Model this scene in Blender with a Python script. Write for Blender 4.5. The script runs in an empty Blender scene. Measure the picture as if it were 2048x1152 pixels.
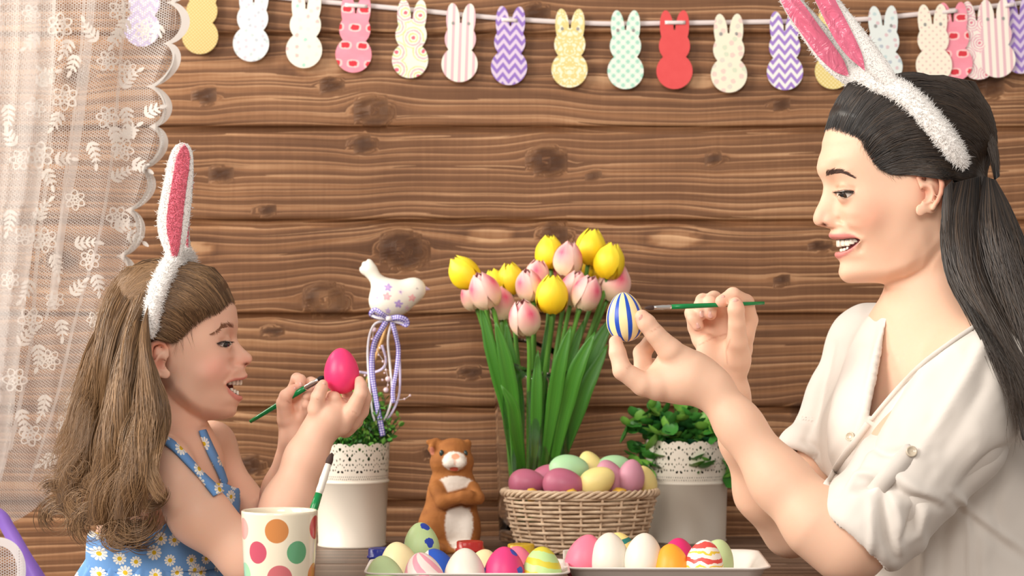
import bpy, bmesh, math, random
import numpy as np
from mathutils import Vector, Matrix, Quaternion
random.seed(7); np.random.seed(7)
SC = bpy.context.scene
HB = .0020
COL = SC.collection
PI = math.pi
# ---------------------------------------------------------------- camera, world, lights, exposure
F = 5250.0                 # focal length in pixels of the 2048 x 1152 frame
CAMY, CAMZ, TABLE = -3.0, 1.091, 0.74
cam_d = bpy.data.cameras.new('camera'); cam = bpy.data.objects.new('camera', cam_d); COL.objects.link(cam)
cam.location = (0, CAMY, CAMZ); cam.rotation_euler = (PI/2, 0, 0)
cam_d.sensor_width = 36; cam_d.lens = F/2048*36; cam_d.clip_start = .05
cam_d.dof.use_dof = True; cam_d.dof.focus_distance = 3.0; cam_d.dof.aperture_fstop = 9.0
SC.camera = cam
SC.view_settings.view_transform = 'Standard'; SC.view_settings.look = 'None'
SC.view_settings.gamma = 1; SC.view_settings.use_curve_mapping = False
SC.view_settings.exposure = 0.0
W = bpy.data.worlds.new('room_light'); SC.world = W; W.use_nodes = True
W.node_tree.nodes['Background'].inputs[0].default_value = (1.0, .93, .86, 1)
W.node_tree.nodes['Background'].inputs[1].default_value = .50
def area_light(name, loc, target, size, power, color):
    l = bpy.data.lights.new(name, 'AREA'); l.shape = 'RECTANGLE'; l.size, l.size_y = size; l.energy = power; l.color = color
    o = bpy.data.objects.new(name, l); COL.objects.link(o); o.location = loc
    o.rotation_euler = (Vector(target)-Vector(loc)).to_track_quat('-Z', 'Y').to_euler()
    return o
area_light('window_light', (-3.3, -2.2, 2.7), (.1, .2, 1.15), (2.0, 2.0), 185, (1, .93, .85))
area_light('softbox_light', (-.25, -3.5, 2.6), (.05, .5, 1.35), (1.4, 1.0), 10, (1, .92, .84)).data.spread = math.radians(70)
area_light('back_window_light', (-1.55, .50, 1.75), (-.35, .05, 1.1), (.5, .9), 26, (1, .93, .82))

def P(px, py, Y):
    """the point at depth Y that shows at this place of the 2048 x 1152 frame"""
    d = Y-CAMY
    return Vector(((px-1024)/F*d, Y, CAMZ+(576-py)/F*d))
def S(Y): return (Y-CAMY)/F          # metres per pixel at depth Y

# ---------------------------------------------------------------- objects
def tag(o, label=None, cat=None, group=None, kind=None):
    if label: o['label'] = label
    if cat: o['category'] = cat
    if group: o['group'] = group
    if kind: o['kind'] = kind
    return o
def link(name, me, parent=None, mat=None, smooth=True):
    o = bpy.data.objects.new(name, me); COL.objects.link(o)
    if mat is not None and not me.materials:
        for m in (mat if isinstance(mat, (list, tuple)) else [mat]): me.materials.append(m)
    if smooth and len(me.polygons): me.polygons.foreach_set('use_smooth', np.ones(len(me.polygons), bool))
    if parent: o.parent = parent
    return o
def empty(name, loc=(0,0,0), rot=(0,0,0), **k):
    o = bpy.data.objects.new(name, None); COL.objects.link(o); o.location = loc; o.rotation_euler = rot; o.empty_display_size = .03
    return tag(o, **k) if k else o
def mesh_np(name, V, Fq, parent=None, mat=None, smooth=True, attrs=None, uv=None, mi=None):
    """mesh from arrays; Fq is an (n,3) or (n,4) index array or a list of such"""
    if not (isinstance(Fq, list) and isinstance(Fq[0], np.ndarray)): Fq = [np.asarray(Fq)]
    Fq = [np.asarray(f, np.int64) for f in Fq if len(f)]
    me = bpy.data.meshes.new(name)
    V = np.asarray(V, np.float64)
    me.vertices.add(len(V)); me.vertices.foreach_set('co', V.ravel())
    nl = sum(f.size for f in Fq); nf = sum(len(f) for f in Fq)
    me.loops.add(nl); me.polygons.add(nf)
    li = np.concatenate([f.ravel() for f in Fq]); me.loops.foreach_set('vertex_index', li)
    tot = np.concatenate([np.full(len(f), f.shape[1]) for f in Fq]); st = np.concatenate([[0], np.cumsum(tot)[:-1]])
    me.polygons.foreach_set('loop_start', st)
    if mi is not None: me.polygons.foreach_set('material_index', np.asarray(mi, np.int32))
    if uv is not None:
        l = me.uv_layers.new(name='UVMap'); l.data.foreach_set('uv', np.asarray(uv)[li].ravel())
    me.update(calc_edges=True); me.validate()
    for k, a in (attrs or {}).items():
        a = np.asarray(a, np.float32)
        if a.ndim == 1:
            at = me.attributes.new(k, 'FLOAT', 'POINT'); at.data.foreach_set('value', a)
        else:
            if a.shape[1] == 3: a = np.hstack([a, np.ones((len(a), 1), np.float32)])
            at = me.attributes.new(k, 'FLOAT_COLOR', 'POINT'); at.data.foreach_set('color', a.ravel())
    return link(name, me, parent, mat, smooth)
def grid_faces(n, m, wrap_u=False, wrap_v=False, off=0):
    """quads of an n x m vertex grid (row-major)"""
    i = np.arange(n if wrap_u else n-1); j = np.arange(m if wrap_v else m-1)
    I, J = np.meshgrid(i, j, indexing='ij'); I2, J2 = (I+1) % n, (J+1) % m
    return np.stack([I*m+J, I*m+J2, I2*m+J2, I2*m+J], -1).reshape(-1, 4)+off
class MB:
    """collects pieces into one mesh"""
    def __init__(s): s.v, s.f4, s.f3, s.n, s.c, s.uvs = [], [], [], 0, [], []
    def add(s, V, Fq, col=None, uv=None):
        V = np.asarray(V, float); Fq = np.asarray(Fq)
        if len(V) == 0: return s
        s.v.append(V); (s.f4 if Fq.shape[1] == 4 else s.f3).append(Fq+s.n); s.n += len(V)
        s.c.append(np.tile(np.asarray(col if col is not None else (1,1,1), np.float32), (len(V), 1)) if col is None or np.ndim(col) == 1 else col)
        s.uvs.append(uv if uv is not None else np.zeros((len(V), 2)))
        return s
    def build(s, name, mat=None, parent=None, smooth=True, col=False, uv=False):
        fs = ([np.concatenate(s.f4)] if s.f4 else [])+([np.concatenate(s.f3)] if s.f3 else [])
        return mesh_np(name, np.concatenate(s.v), fs, parent, mat, smooth, {'col': np.concatenate(s.c)} if col else None, np.concatenate(s.uvs) if uv else None)
def resample(pts, n, closed=False):
    """smooth curve (Catmull-Rom, by arc length) through the points"""
    p = np.asarray(pts, float)
    if len(p) == 2:
        t = np.linspace(0, 1, n)[:, None]; return p[0]*(1-t)+p[1]*t
    q = np.vstack([p[-1], p, p[0], p[1]]) if closed else np.vstack([2*p[0]-p[1], p, 2*p[-1]-p[-2]])
    out = []
    for i in range(len(q)-3):
        a, b, c, d = q[i:i+4]; t = np.linspace(0, 1, 12, endpoint=False)[:, None]
        out.append(.5*((2*b)+(-a+c)*t+(2*a-5*b+4*c-d)*t*t+(-a+3*b-3*c+d)*t**3))
    out = np.vstack(out+[q[-2:-1]])
    L = np.concatenate([[0], np.cumsum(np.linalg.norm(np.diff(out[:, :3], axis=0), axis=1))])
    s = np.linspace(0, L[-1], n+1)[:-1] if closed else np.linspace(0, L[-1], n)
    return np.stack([np.interp(s, L, out[:, k]) for k in range(out.shape[1])], 1)
def frames(c, closed=False):
    t = np.gradient(c, axis=0)
    if closed: t = np.roll(c, -1, 0)-np.roll(c, 1, 0)
    t /= np.linalg.norm(t, axis=1, keepdims=True)+1e-12
    n = np.zeros_like(t); a = np.array([0, 0, 1.]) if abs(t[0, 2]) < .9 else np.array([1., 0, 0])
    n0 = a-t[0]*(a@t[0]); n[0] = n0/np.linalg.norm(n0)
    for i in range(1, len(c)):
        v = n[i-1]-t[i]*(n[i-1]@t[i]); n[i] = v/(np.linalg.norm(v)+1e-12)
    return t, n, np.cross(t, n)
def tube(c, r, sides=8, closed=False, caps=True, flat=1.0, up=None):
    """vertices and quads of a tube around the curve c with radius r (number or array)"""
    c = np.asarray(c, float); n = len(c); r = np.broadcast_to(np.asarray(r, float), (n,)).copy()
    t, a, b = frames(c, closed)
    if up is not None:
        up = np.asarray(up, float); b = np.cross(t, up); b /= np.linalg.norm(b, axis=1, keepdims=True)+1e-12; a = np.cross(b, t)
    th = np.arange(sides)/sides*2*PI
    V = c[:, None]+r[:, None, None]*(np.cos(th)[None, :, None]*a[:, None]*flat+np.sin(th)[None, :, None]*b[:, None])
    V = V.reshape(-1, 3); Q = grid_faces(n, sides, closed, True)
    if caps and not closed:
        V = np.vstack([V, c[:1]-t[:1]*r[0]*.35, c[-1:]+t[-1:]*r[-1]*.35]); k = n*sides
        j = np.arange(sides); j2 = (j+1) % sides
        Q = np.vstack([Q, np.stack([j2, j, np.full(sides, k), np.full(sides, k)], 1), np.stack([(n-1)*sides+j, (n-1)*sides+j2, np.full(sides, k+1), np.full(sides, k+1)], 1)])
    return V, Q
def fixq(V, Q):
    """quads with a doubled last corner -> triangles + quads"""
    d = Q[:, 2] == Q[:, 3]
    return [Q[~d], Q[d][:, :3]]
def tube_obj(name, pts, r, mat, parent=None, sides=10, n=None, **k):
    c = resample(pts, n or max(2, 8*(len(pts)-1))) if n != 0 else np.asarray(pts, float)
    if np.ndim(r): r = np.interp(np.linspace(0, 1, len(c)), np.linspace(0, 1, len(r)), r)
    V, Q = tube(c, r, sides, **k)
    return mesh_np(name, V, fixq(V, Q), parent, mat)
def add_tube(mb, c, r, sides=8, col=None, **k):
    V, Q = tube(c, r, sides, **k)
    a, b = fixq(V, Q)
    n0 = mb.n
    mb.add(V, a, col)
    if len(b): mb.f3.append(b+n0)
def lathe(prof, seg=64, sx=1, sy=1):
    """profile [(r,z)...] turned about z"""
    p = np.asarray(prof, float); th = np.arange(seg)/seg*2*PI
    V = np.stack([p[:, 0][:, None]*np.cos(th)*sx, p[:, 0][:, None]*np.sin(th)*sy, np.repeat(p[:, 1][:, None], seg, 1)], -1).reshape(-1, 3)
    return V, grid_faces(len(p), seg, False, True)
def ribbon(c, w, side):
    """flat strip along curve c, half-width w in direction side (array or vector), with uv in metres"""
    c = np.asarray(c, float); side = np.broadcast_to(np.asarray(side, float), c.shape); w = np.broadcast_to(np.asarray(w, float), (len(c),))
    L = np.concatenate([[0], np.cumsum(np.linalg.norm(np.diff(c, axis=0), axis=1))])
    V = np.stack([c-side*w[:, None], c, c+side*w[:, None]], 1).reshape(-1, 3)
    uv = np.stack([np.stack([L, k*w], 1) for k in (-1, 0, 1)], 1).reshape(-1, 2)
    return V, grid_faces(len(c), 3), uv
def solidify(o, t, off=0):
    m = o.modifiers.new('thick', 'SOLIDIFY'); m.thickness = t; m.offset = off; return o

# ---------------------------------------------------------------- materials
def srgb(r, g, b):
    f = lambda c: (c/255/12.92) if c/255 <= .04045 else ((c/255+.055)/1.055)**2.4
    return (f(r), f(g), f(b), 1)
class NT:
    def __init__(s, name):
        s.m = bpy.data.materials.new(name); s.m.use_nodes = True; s.t = s.m.node_tree; s.b = s.t.nodes['Principled BSDF']; s.o = s.t.nodes['Material Output']
    def n(s, typ, **k):
        x = s.t.nodes.new('ShaderNode'+typ)
        for a, v in k.items(): setattr(x, a, v)
        return x
    def l(s, a, b): s.t.links.new(a, b)
    def val(s, sock, v):
        if hasattr(v, 'node'): s.l(v, sock)
        elif v is not None: sock.default_value = v
    def math(s, op, a, b=None, c=None, clamp=False):
        x = s.n('Math', operation=op, use_clamp=clamp)
        for i, v in enumerate((a, b, c)): s.val(x.inputs[i], v) if v is not None else None
        return x.outputs[0]
    def mix(s, f, a, b, typ='MIX'):
        x = s.n('Mix', data_type='RGBA', blend_type=typ); s.val(x.inputs[0], f); s.val(x.inputs[6], a); s.val(x.inputs[7], b); return x.outputs[2]
    def ramp(s, f, stops, interp='LINEAR'):
        x = s.n('ValToRGB'); x.color_ramp.interpolation = interp; e = x.color_ramp.elements
        while len(e) < len(stops): e.new(.5)
        for i, (p, c) in enumerate(stops): e[i].position = p; e[i].color = c if len(c) == 4 else (*c, 1)
        s.l(f, x.inputs[0]); return x.outputs[0]
    def coord(s, kind='Object'): return s.n('TexCoord').outputs[kind]
    def attr(s, name, out='Fac'): return s.n('Attribute', attribute_name=name).outputs[out]
    def noise(s, vec, scale, detail=3, rough=.5, dim='3D', out=0, dist=0):
        x = s.n('TexNoise', noise_dimensions=dim); s.l(vec, x.inputs['Vector']); x.inputs['Scale'].default_value = scale; x.inputs['Detail'].default_value = detail; x.inputs['Roughness'].default_value = rough; x.inputs['Distortion'].default_value = dist
        return x.outputs[out]
    def vor(s, vec, scale, feature='F1', out='Distance', dim='3D', rand=1):
        x = s.n('TexVoronoi', feature=feature, voronoi_dimensions=dim); s.l(vec, x.inputs['Vector']); x.inputs['Scale'].default_value = scale; x.inputs['Randomness'].default_value = rand
        return x.outputs[out]
    def xyz(s, vec):
        x = s.n('SeparateXYZ'); s.l(vec, x.inputs[0]); return x.outputs
    def cxyz(s, a=0., b=0., c=0.):
        x = s.n('CombineXYZ')
        for i, v in enumerate((a, b, c)): s.val(x.inputs[i], v)
        return x.outputs[0]
    def bump(s, h, strength=.3, dist=.002):
        x = s.n('Bump'); x.inputs['Strength'].default_value = strength; x.inputs['Distance'].default_value = dist; s.l(h, x.inputs['Height']); s.l(x.outputs[0], s.b.inputs['Normal']); return x
    def set(s, **k):
        for a, v in k.items(): s.val(s.b.inputs[a.replace('_', ' ')], v)
        return s
def plain(name, c, rough=.5, **k):
    t = NT(name); t.set(Base_Color=srgb(*c) if max(c) > 1 else (*c, 1), Roughness=rough, **k); return t.m
def colattr(name, rough=.5, bump_scale=None, bump=.2, dist=.001, **k):
    """material coloured by the mesh's own colour attribute"""
    t = NT(name); t.set(Base_Color=t.attr('col', 'Color'), Roughness=rough, **k)
    if bump_scale: t.bump(t.noise(t.coord(), bump_scale, 4), bump, dist)
    return t.m
# ---------------------------------------------------------------- organic shapes: signed distance fields meshed with surface nets
def smin(a, b, k):
    h = np.maximum(k-np.abs(a-b), 0)/np.maximum(k, 1e-9); return np.minimum(a, b)-h*h*k*.25
def smax(a, b, k): return -smin(-a, -b, k)
def V3(p): return np.asarray(p, np.float32)
class Prim:
    """f(points)->distance, bound (centre, radius), blend k (number or function of points), op: union / sub"""
    def __init__(s, f, c, r, k=.005, op='u', tagname=None): s.f, s.c, s.r, s.k, s.op, s.tag = f, np.asarray(c, float), r, k, op, tagname
def cone_f(a, b, r1, r2):
    a, b = V3(a), V3(b); ab = b-a; L2 = np.float32(ab@ab+1e-12); ux, uy, uz = (ab/L2).astype(np.float32); bx, by, bz = ab; dr = np.float32(r2-r1); r1 = np.float32(r1)
    def f(p):
        x, y, z = p[..., 0]-a[0], p[..., 1]-a[1], p[..., 2]-a[2]; t = np.clip(x*ux+y*uy+z*uz, 0, 1); x = x-t*bx; y = y-t*by; z = z-t*bz
        return np.sqrt(x*x+y*y+z*z)-(r1+dr*t)
    return f
def cone(a, b, r1, r2, k=.005, op='u'):
    a, b = np.asarray(a, float), np.asarray(b, float)
    return Prim(cone_f(a, b, r1, r2), (a+b)/2, np.linalg.norm(b-a)/2+max(r1, r2), k, op)
def chain_f(pts, rs, k):
    fs = [cone_f(pts[i], pts[i+1], rs[i], rs[i+1]) for i in range(len(pts)-1)]
    def f(p):
        d = fs[0](p)
        for g in fs[1:]: d = smin(d, g(p), k)
        return d
    return f
def chain(pts, rs, k=.005, ki=.004, op='u', root_k=None, root_r=.02, flat=None):
    """tapered limb through the points; root_k: blend near the first point, k elsewhere"""
    pts = np.asarray(pts, float); c = (pts.max(0)+pts.min(0))/2; r = np.linalg.norm(pts-c, axis=1).max()+max(rs)
    kk = k
    if root_k is not None:
        a = V3(pts[0])
        kk = lambda p: k+(root_k-k)*np.exp(-((p-a)**2).sum(-1)/root_r**2)
    return Prim(chain_f(pts, rs, ki), c, r, kk, op)
def ell(c, rad, k=.01, rot=None, op='u'):
    c = np.asarray(c, float); rad = np.asarray(rad, np.float32); cc = V3(c)
    R = np.eye(3, dtype=np.float32) if rot is None else np.asarray(rot, np.float32)   # rows: local axes in world
    m = float(rad.min())
    def f(p):
        q = ((p-cc)@R.T)/rad; x, y, z = q[..., 0], q[..., 1], q[..., 2]; l = np.sqrt(x*x+y*y+z*z)+1e-6; x, y, z = x/rad[0], y/rad[1], z/rad[2]
        return l*(l-1)/(np.sqrt(x*x+y*y+z*z)+1e-6)
    return Prim(f, c, float(rad.max()), k, op)
def rotm(ax, ang): return np.array(Matrix.Rotation(ang, 3, ax))
class SDF:
    def __init__(s): s.p = []; s.disp = []
    def add(s, *ps): s.p += ps; return s
    def __call__(s, p, cull=None):
        """distance at the points; cull=(centre, radius) skips what cannot matter there"""
        d = np.full(p.shape[:-1], .5, np.float32); ps = s.p
        if cull is not None:
            if getattr(s, 'n', 0) != len(ps): s.n = len(ps); s.cc = np.array([q.c for q in ps]); s.rr = np.array([q.r+.02+1.7*(.02 if callable(q.k) else q.k) for q in ps])
            ps = [ps[i] for i in np.flatnonzero(((s.cc-cull[0])**2).sum(1) <= (s.rr+cull[1])**2)]
        for q in ps:
            v = q.f(p); k = q.k(p) if callable(q.k) else q.k
            d = smin(d, v, k) if q.op == 'u' else smax(d, -v, k)
        return d
def surface_nets(sdf, lo, hi, h, B=14):
    lo = np.asarray(lo, float); hi = np.asarray(hi, float)
    nb = np.maximum(1, np.ceil((hi-lo)/(h*B)).astype(int)); dims = nb*B+2
    I = np.stack(np.meshgrid(*[np.arange(n) for n in nb], indexing='ij'), -1).reshape(-1, 3)
    C = lo+(I+.5)*h*B
    rad = h*B*.87
    # coarse test on clusters of 4^3 blocks to cull primitives
    keep = np.zeros(len(I), bool)
    key = (I//4)@np.array([1000000, 1000, 1])
    for u in np.unique(key):
        m = np.where(key == u)[0]; c = C[m].mean(0); r = np.linalg.norm(C[m]-c, axis=1).max()
        keep[m] = np.abs(sdf(C[m].astype(np.float32), (c, r+rad*2.5))) < rad*1.5
    g = np.stack(np.meshgrid(*[np.arange(B+1)]*3, indexing='ij'), -1).astype(np.float32)
    ids, pos, quads = [], [], []
    def lin(a): return (a[..., 0].astype(np.int64)*dims[1]+a[..., 1])*dims[2]+a[..., 2]
    co = np.stack(np.meshgrid([0, 1], [0, 1], [0, 1], indexing='ij'), -1).reshape(-1, 3)
    ed = [(a, b) for a in range(8) for b in range(a+1, 8) if np.abs(co[a]-co[b]).sum() == 1]
    for bi in np.where(keep)[0]:
        o = I[bi]*B; pts = (lo+o*h).astype(np.float32)+g*np.float32(h)
        d = sdf(pts, (C[bi], rad))
        s = d < 0
        if s.all() or not s.any(): continue
        cor = np.stack([d[c[0]:c[0]+B, c[1]:c[1]+B, c[2]:c[2]+B] for c in co], -1)
        sg = cor < 0; act = sg.any(-1) & ~sg.all(-1)
        idx = np.argwhere(act); cv = cor[act]; sv = sg[act]
        acc = np.zeros((len(idx), 3)); cnt = np.zeros(len(idx))
        for a, b in ed:
            x = sv[:, a] != sv[:, b]; den = cv[:, a]-cv[:, b]
            t = np.where(x, cv[:, a]/np.where(np.abs(den) < 1e-12, 1, den), 0)
            q = co[a]+t[:, None]*(co[b]-co[a]); acc += np.where(x[:, None], q, 0); cnt += x
        ids.append(lin(idx+o)); pos.append(lo+(idx+o+acc/cnt[:, None])*h)
        for ax in range(3):
            sl0 = [slice(0, B)]*3; sl1 = list(sl0); sl1[ax] = slice(1, B+1)
            a, b = s[tuple(sl0)], s[tuple(sl1)]; x = np.argwhere(a != b)
            if not len(x): continue
            u, v = (ax+1) % 3, (ax+2) % 3; e = x+o
            eu = np.eye(3, dtype=int)[u]; ev = np.eye(3, dtype=int)[v]
            q = np.stack([lin(e-eu-ev), lin(e-ev), lin(e), lin(e-eu)], 1)
            fl = a[tuple(x.T)]
            q[~fl] = q[~fl][:, ::-1]
            quads.append(q)
    ids = np.concatenate(ids); pos = np.concatenate(pos); quads = np.concatenate(quads)
    od = np.argsort(ids); ids, pos = ids[od], pos[od]
    w = np.searchsorted(ids, quads); w = np.minimum(w, len(ids)-1); ok = (ids[w] == quads).all(1)
    return pos, w[ok]
def grad_n(sdf, V, e=.0015):
    """outward normals of the field at the points"""
    V = V.astype(np.float32); n = np.zeros_like(V)
    for k in range(3):
        o = np.zeros(3, np.float32); o[k] = e
        n[:, k] = sdf(V+o)-sdf(V-o)
    return n/(np.linalg.norm(n, axis=1, keepdims=True)+1e-9)
def vnormals(V, Q):
    n = np.zeros_like(V); fn = np.cross(V[Q[:, 2]]-V[Q[:, 0]], V[Q[:, 3]]-V[Q[:, 1]])
    for k in range(4):
        for c in range(3): n[:, c] += np.bincount(Q[:, k], fn[:, c], len(V))
    return n/(np.linalg.norm(n, axis=1, keepdims=True)+1e-12)
def smooth_mesh(V, Q, it=2, lam=.5):
    e = np.vstack([Q[:, [0, 1]], Q[:, [1, 2]], Q[:, [2, 3]], Q[:, [3, 0]]]); e = np.vstack([e, e[:, ::-1]])
    n = len(V); deg = np.bincount(e[:, 0], minlength=n)[:, None]+1e-9
    for i in range(it*2):
        m = np.stack([np.bincount(e[:, 0], V[e[:, 1], c], n) for c in range(3)], 1)/deg
        V = V+(m-V)*(lam if i % 2 == 0 else -lam*1.04)
    return V
def vnoise(p, seed=0):
    """smooth value noise on points (n,3), about -1..1"""
    p = np.asarray(p, float); i = np.floor(p).astype(np.int64); f = p-i; f = f*f*(3-2*f); out = 0
    for dx in (0, 1):
        for dy in (0, 1):
            for dz in (0, 1):
                h = ((i[..., 0]+dx)*374761393+(i[..., 1]+dy)*668265263+(i[..., 2]+dz)*2147483647+seed*144665) & 0x7fffffff
                h = ((h ^ (h >> 13))*1274126177) & 0x7fffffff; h = (h ^ (h >> 16)) & 0xffff
                w = (f[..., 0] if dx else 1-f[..., 0])*(f[..., 1] if dy else 1-f[..., 1])*(f[..., 2] if dz else 1-f[..., 2])
                out = out+w*(h/32767.5-1)
    return out
def to_px(V):
    d = V[..., 1]-CAMY; return np.stack([1024+V[..., 0]*F/d, 576-(V[..., 2]-CAMZ)*F/d], -1)
def poly_dist(p, poly, closed=False):
    """distance from 2D points to a polyline, and parameter 0..1 along it"""
    poly = np.asarray(poly, float); n = len(poly) if closed else len(poly)-1; best = np.full(len(p), 1e9); par = np.zeros(len(p))
    for i in range(n):
        a, b = poly[i], poly[(i+1) % len(poly)]; ab = b-a; t = np.clip(((p-a)@ab)/(ab@ab+1e-12), 0, 1)
        d = np.linalg.norm(p-a-t[:, None]*ab, axis=1); m = d < best; best[m] = d[m]; par[m] = (i+t[m])/n
    return best, par
def in_poly(p, poly):
    poly = np.asarray(poly, float); x, y = p[:, 0], p[:, 1]; c = np.zeros(len(p), bool); j = len(poly)-1
    for i in range(len(poly)):
        xi, yi = poly[i]; xj, yj = poly[j]
        m = ((yi > y) != (yj > y)) & (x < (xj-xi)*(y-yi)/(yj-yi+1e-12)+xi); c ^= m; j = i
    return c
def pchip(x, y, xi):
    x = np.asarray(x, float); y = np.asarray(y, float); h = np.diff(x); dl = np.diff(y)/h; d = np.zeros(len(x))
    for i in range(1, len(x)-1):
        if dl[i-1]*dl[i] > 0:
            w1, w2 = 2*h[i]+h[i-1], h[i]+2*h[i-1]; d[i] = (w1+w2)/(w1/dl[i-1]+w2/dl[i])
    d[0], d[-1] = dl[0], dl[-1]
    xi = np.clip(xi, x[0], x[-1]); k = np.clip(np.searchsorted(x, xi)-1, 0, len(x)-2); t = (xi-x[k])/h[k]
    return (1+2*t)*(1-t)**2*y[k]+t*(1-t)**2*h[k]*d[k]+t*t*(3-2*t)*y[k+1]+t*t*(t-1)*h[k]*d[k+1]
# ================================================================ setting: plank wall, floor
YW = 0.78
def wood_mat(name, dark, mid, light, freq=64, rough=.55, bump=.5):
    t = NT(name); ring = t.attr('ring'); knot = t.attr('knot'); co = t.coord(); x, y, z = t.xyz(co)
    seed = t.attr('seed')
    # grain lines follow the ring coordinate, stretched along the plank
    v1 = t.cxyz(t.math('MULTIPLY', x, 1.3), t.math('MULTIPLY', ring, freq), seed)
    n1 = t.noise(v1, 1.0, 2, .55)
    v2 = t.cxyz(t.math('MULTIPLY', x, 4.0), t.math('MULTIPLY', ring, freq*5.2), seed)
    n2 = t.noise(v2, 1.0, 3, .6)
    saw = t.math('FRACT', t.math('ADD', t.math('MULTIPLY', ring, freq*.95), t.math('MULTIPLY', n1, 2.6)))
    late = t.math('POWER', saw, 2.2)
    big = t.noise(t.cxyz(t.math('MULTIPLY', x, 3.0), t.math('MULTIPLY', z, 9.0), seed), 1.0, 3, .6)
    stroke = t.noise(t.cxyz(t.math('MULTIPLY', x, 230), t.math('MULTIPLY', z, 14), seed), 1.0, 2, .6)
    f = t.math('ADD', t.math('MULTIPLY', late, .50), t.math('MULTIPLY', n2, .36))
    f = t.math('ADD', f, t.math('MULTIPLY', big, .55)); f = t.math('ADD', f, t.math('MULTIPLY', stroke, .14))
    f = t.math('ADD', f, t.math('MULTIPLY', knot, 1.0)); f = t.math('SUBTRACT', f, .30, clamp=True)
    c = t.ramp(f, [(.0, dark), (.30, tuple(.55*a+.45*b for a, b in zip(dark, mid))), (.52, mid), (.74, tuple(.5*a+.5*b for a, b in zip(mid, light))), (1, light)])
    t.set(Base_Color=c, Roughness=rough, Specular_IOR_Level=.3)
    t.bump(t.math('ADD', late, t.math('MULTIPLY', n2, .7)), bump, .0012)
    return t.m
M_WALL = wood_mat('stained_pine', (.082, .032, .013), (.30, .142, .064), (.64, .39, .215), 84)
# knots: px, py of the photograph, radius (px), kind: 1 dark, -1 pale island
KNOTS = [(745,222,26,1,-.10),(725,288,15,1,.5),(1095,322,26,1,.55),(441,349,14,1,.6),(530,421,9,1,.7),(805,500,34,1,.35),(652,600,30,1,-.35),(660,172,14,1,.4),
         (413,192,14,1,.5),(1350,478,24,-1,0),(640,135,26,-1,0),(1560,210,10,1,.5),(1430,318,10,1,.6),(1190,352,8,1,.4),(1010,128,10,1,.5),(1200,165,24,-1,0),(1400,165,18,-1,0),
         (545,662,9,1,.6),(1560,560,9,1,.5),(1640,492,9,1,.5),(1070,27,16,1,.5),(1750,205,24,1,.5),(1975,170,22,1,.4),(500,930,16,1,.4),(940,745,10,1,.4),(1600,820,12,1,.4),(1110,470,20,1,.3),
         (380,500,22,-1,0),(980,470,22,-1,0),(120,520,20,1,.4),(150,150,20,1,.4),(1980,640,18,1,.4),(860,905,10,1,.5),(1900,430,16,1,.3)]
def knot_field(X, Z, seed):
    """ring coordinate and knot darkness over the plank face (metres)"""
    p = np.stack([X*1.7+seed*3.1, Z*4+seed, Z*0+seed*7.7], -1)
    ring = Z+.022*vnoise(p, 3)+.010*vnoise(p*2.3, 5)+.004*vnoise(np.stack([X*9, Z*14, Z*0+seed], -1), 9); knot = np.zeros_like(Z)
    for (px, py, r, kind, dk) in KNOTS:
        c = P(px, py, YW); rr = r*S(YW)*(.78 if kind == 1 else 1); dx, dz = X-c.x, Z-c.z
        if abs(dz).min() > .09: continue
        if kind == 1:
            e = np.exp(-(dx/(rr*3.2))**2)
            ring = ring-np.tanh(dz/(rr*.55))*rr*.85*e*np.exp(-np.abs(dz)/(rr*3.2))
            rho = np.sqrt((dx*.85)**2+dz**2+dx*dz*.3)/rr; m = 1/(1+np.exp((rho-1)*9))
            ring = ring*(1-m)+(rho*rr*.8)*m
            knot += -dk*m*.45-.24*np.exp(-((rho-1.05)/.16)**2)-.20*np.exp(-(dx/(rr*2.6))**2-(dz/(rr*.8))**2)
        else:
            rho = np.sqrt((dx/(rr*2.0))**2+(dz/(rr*.7))**2)
            m = 1/(1+np.exp((rho-1)*14)); knot += .34*m-.12*np.exp(-((rho-1.25)/.3)**2)
            ring = ring-np.tanh(dz/(rr*.8))*rr*.6*np.exp(-(dx/(rr*3))**2)*np.exp(-np.abs(dz)/(rr*2))
    return ring, knot
wall = empty('wall_back', (0, YW, 0)); tag(wall, kind='structure')
PITCH = 187/1389
z0 = P(0, 452, YW).z
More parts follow.
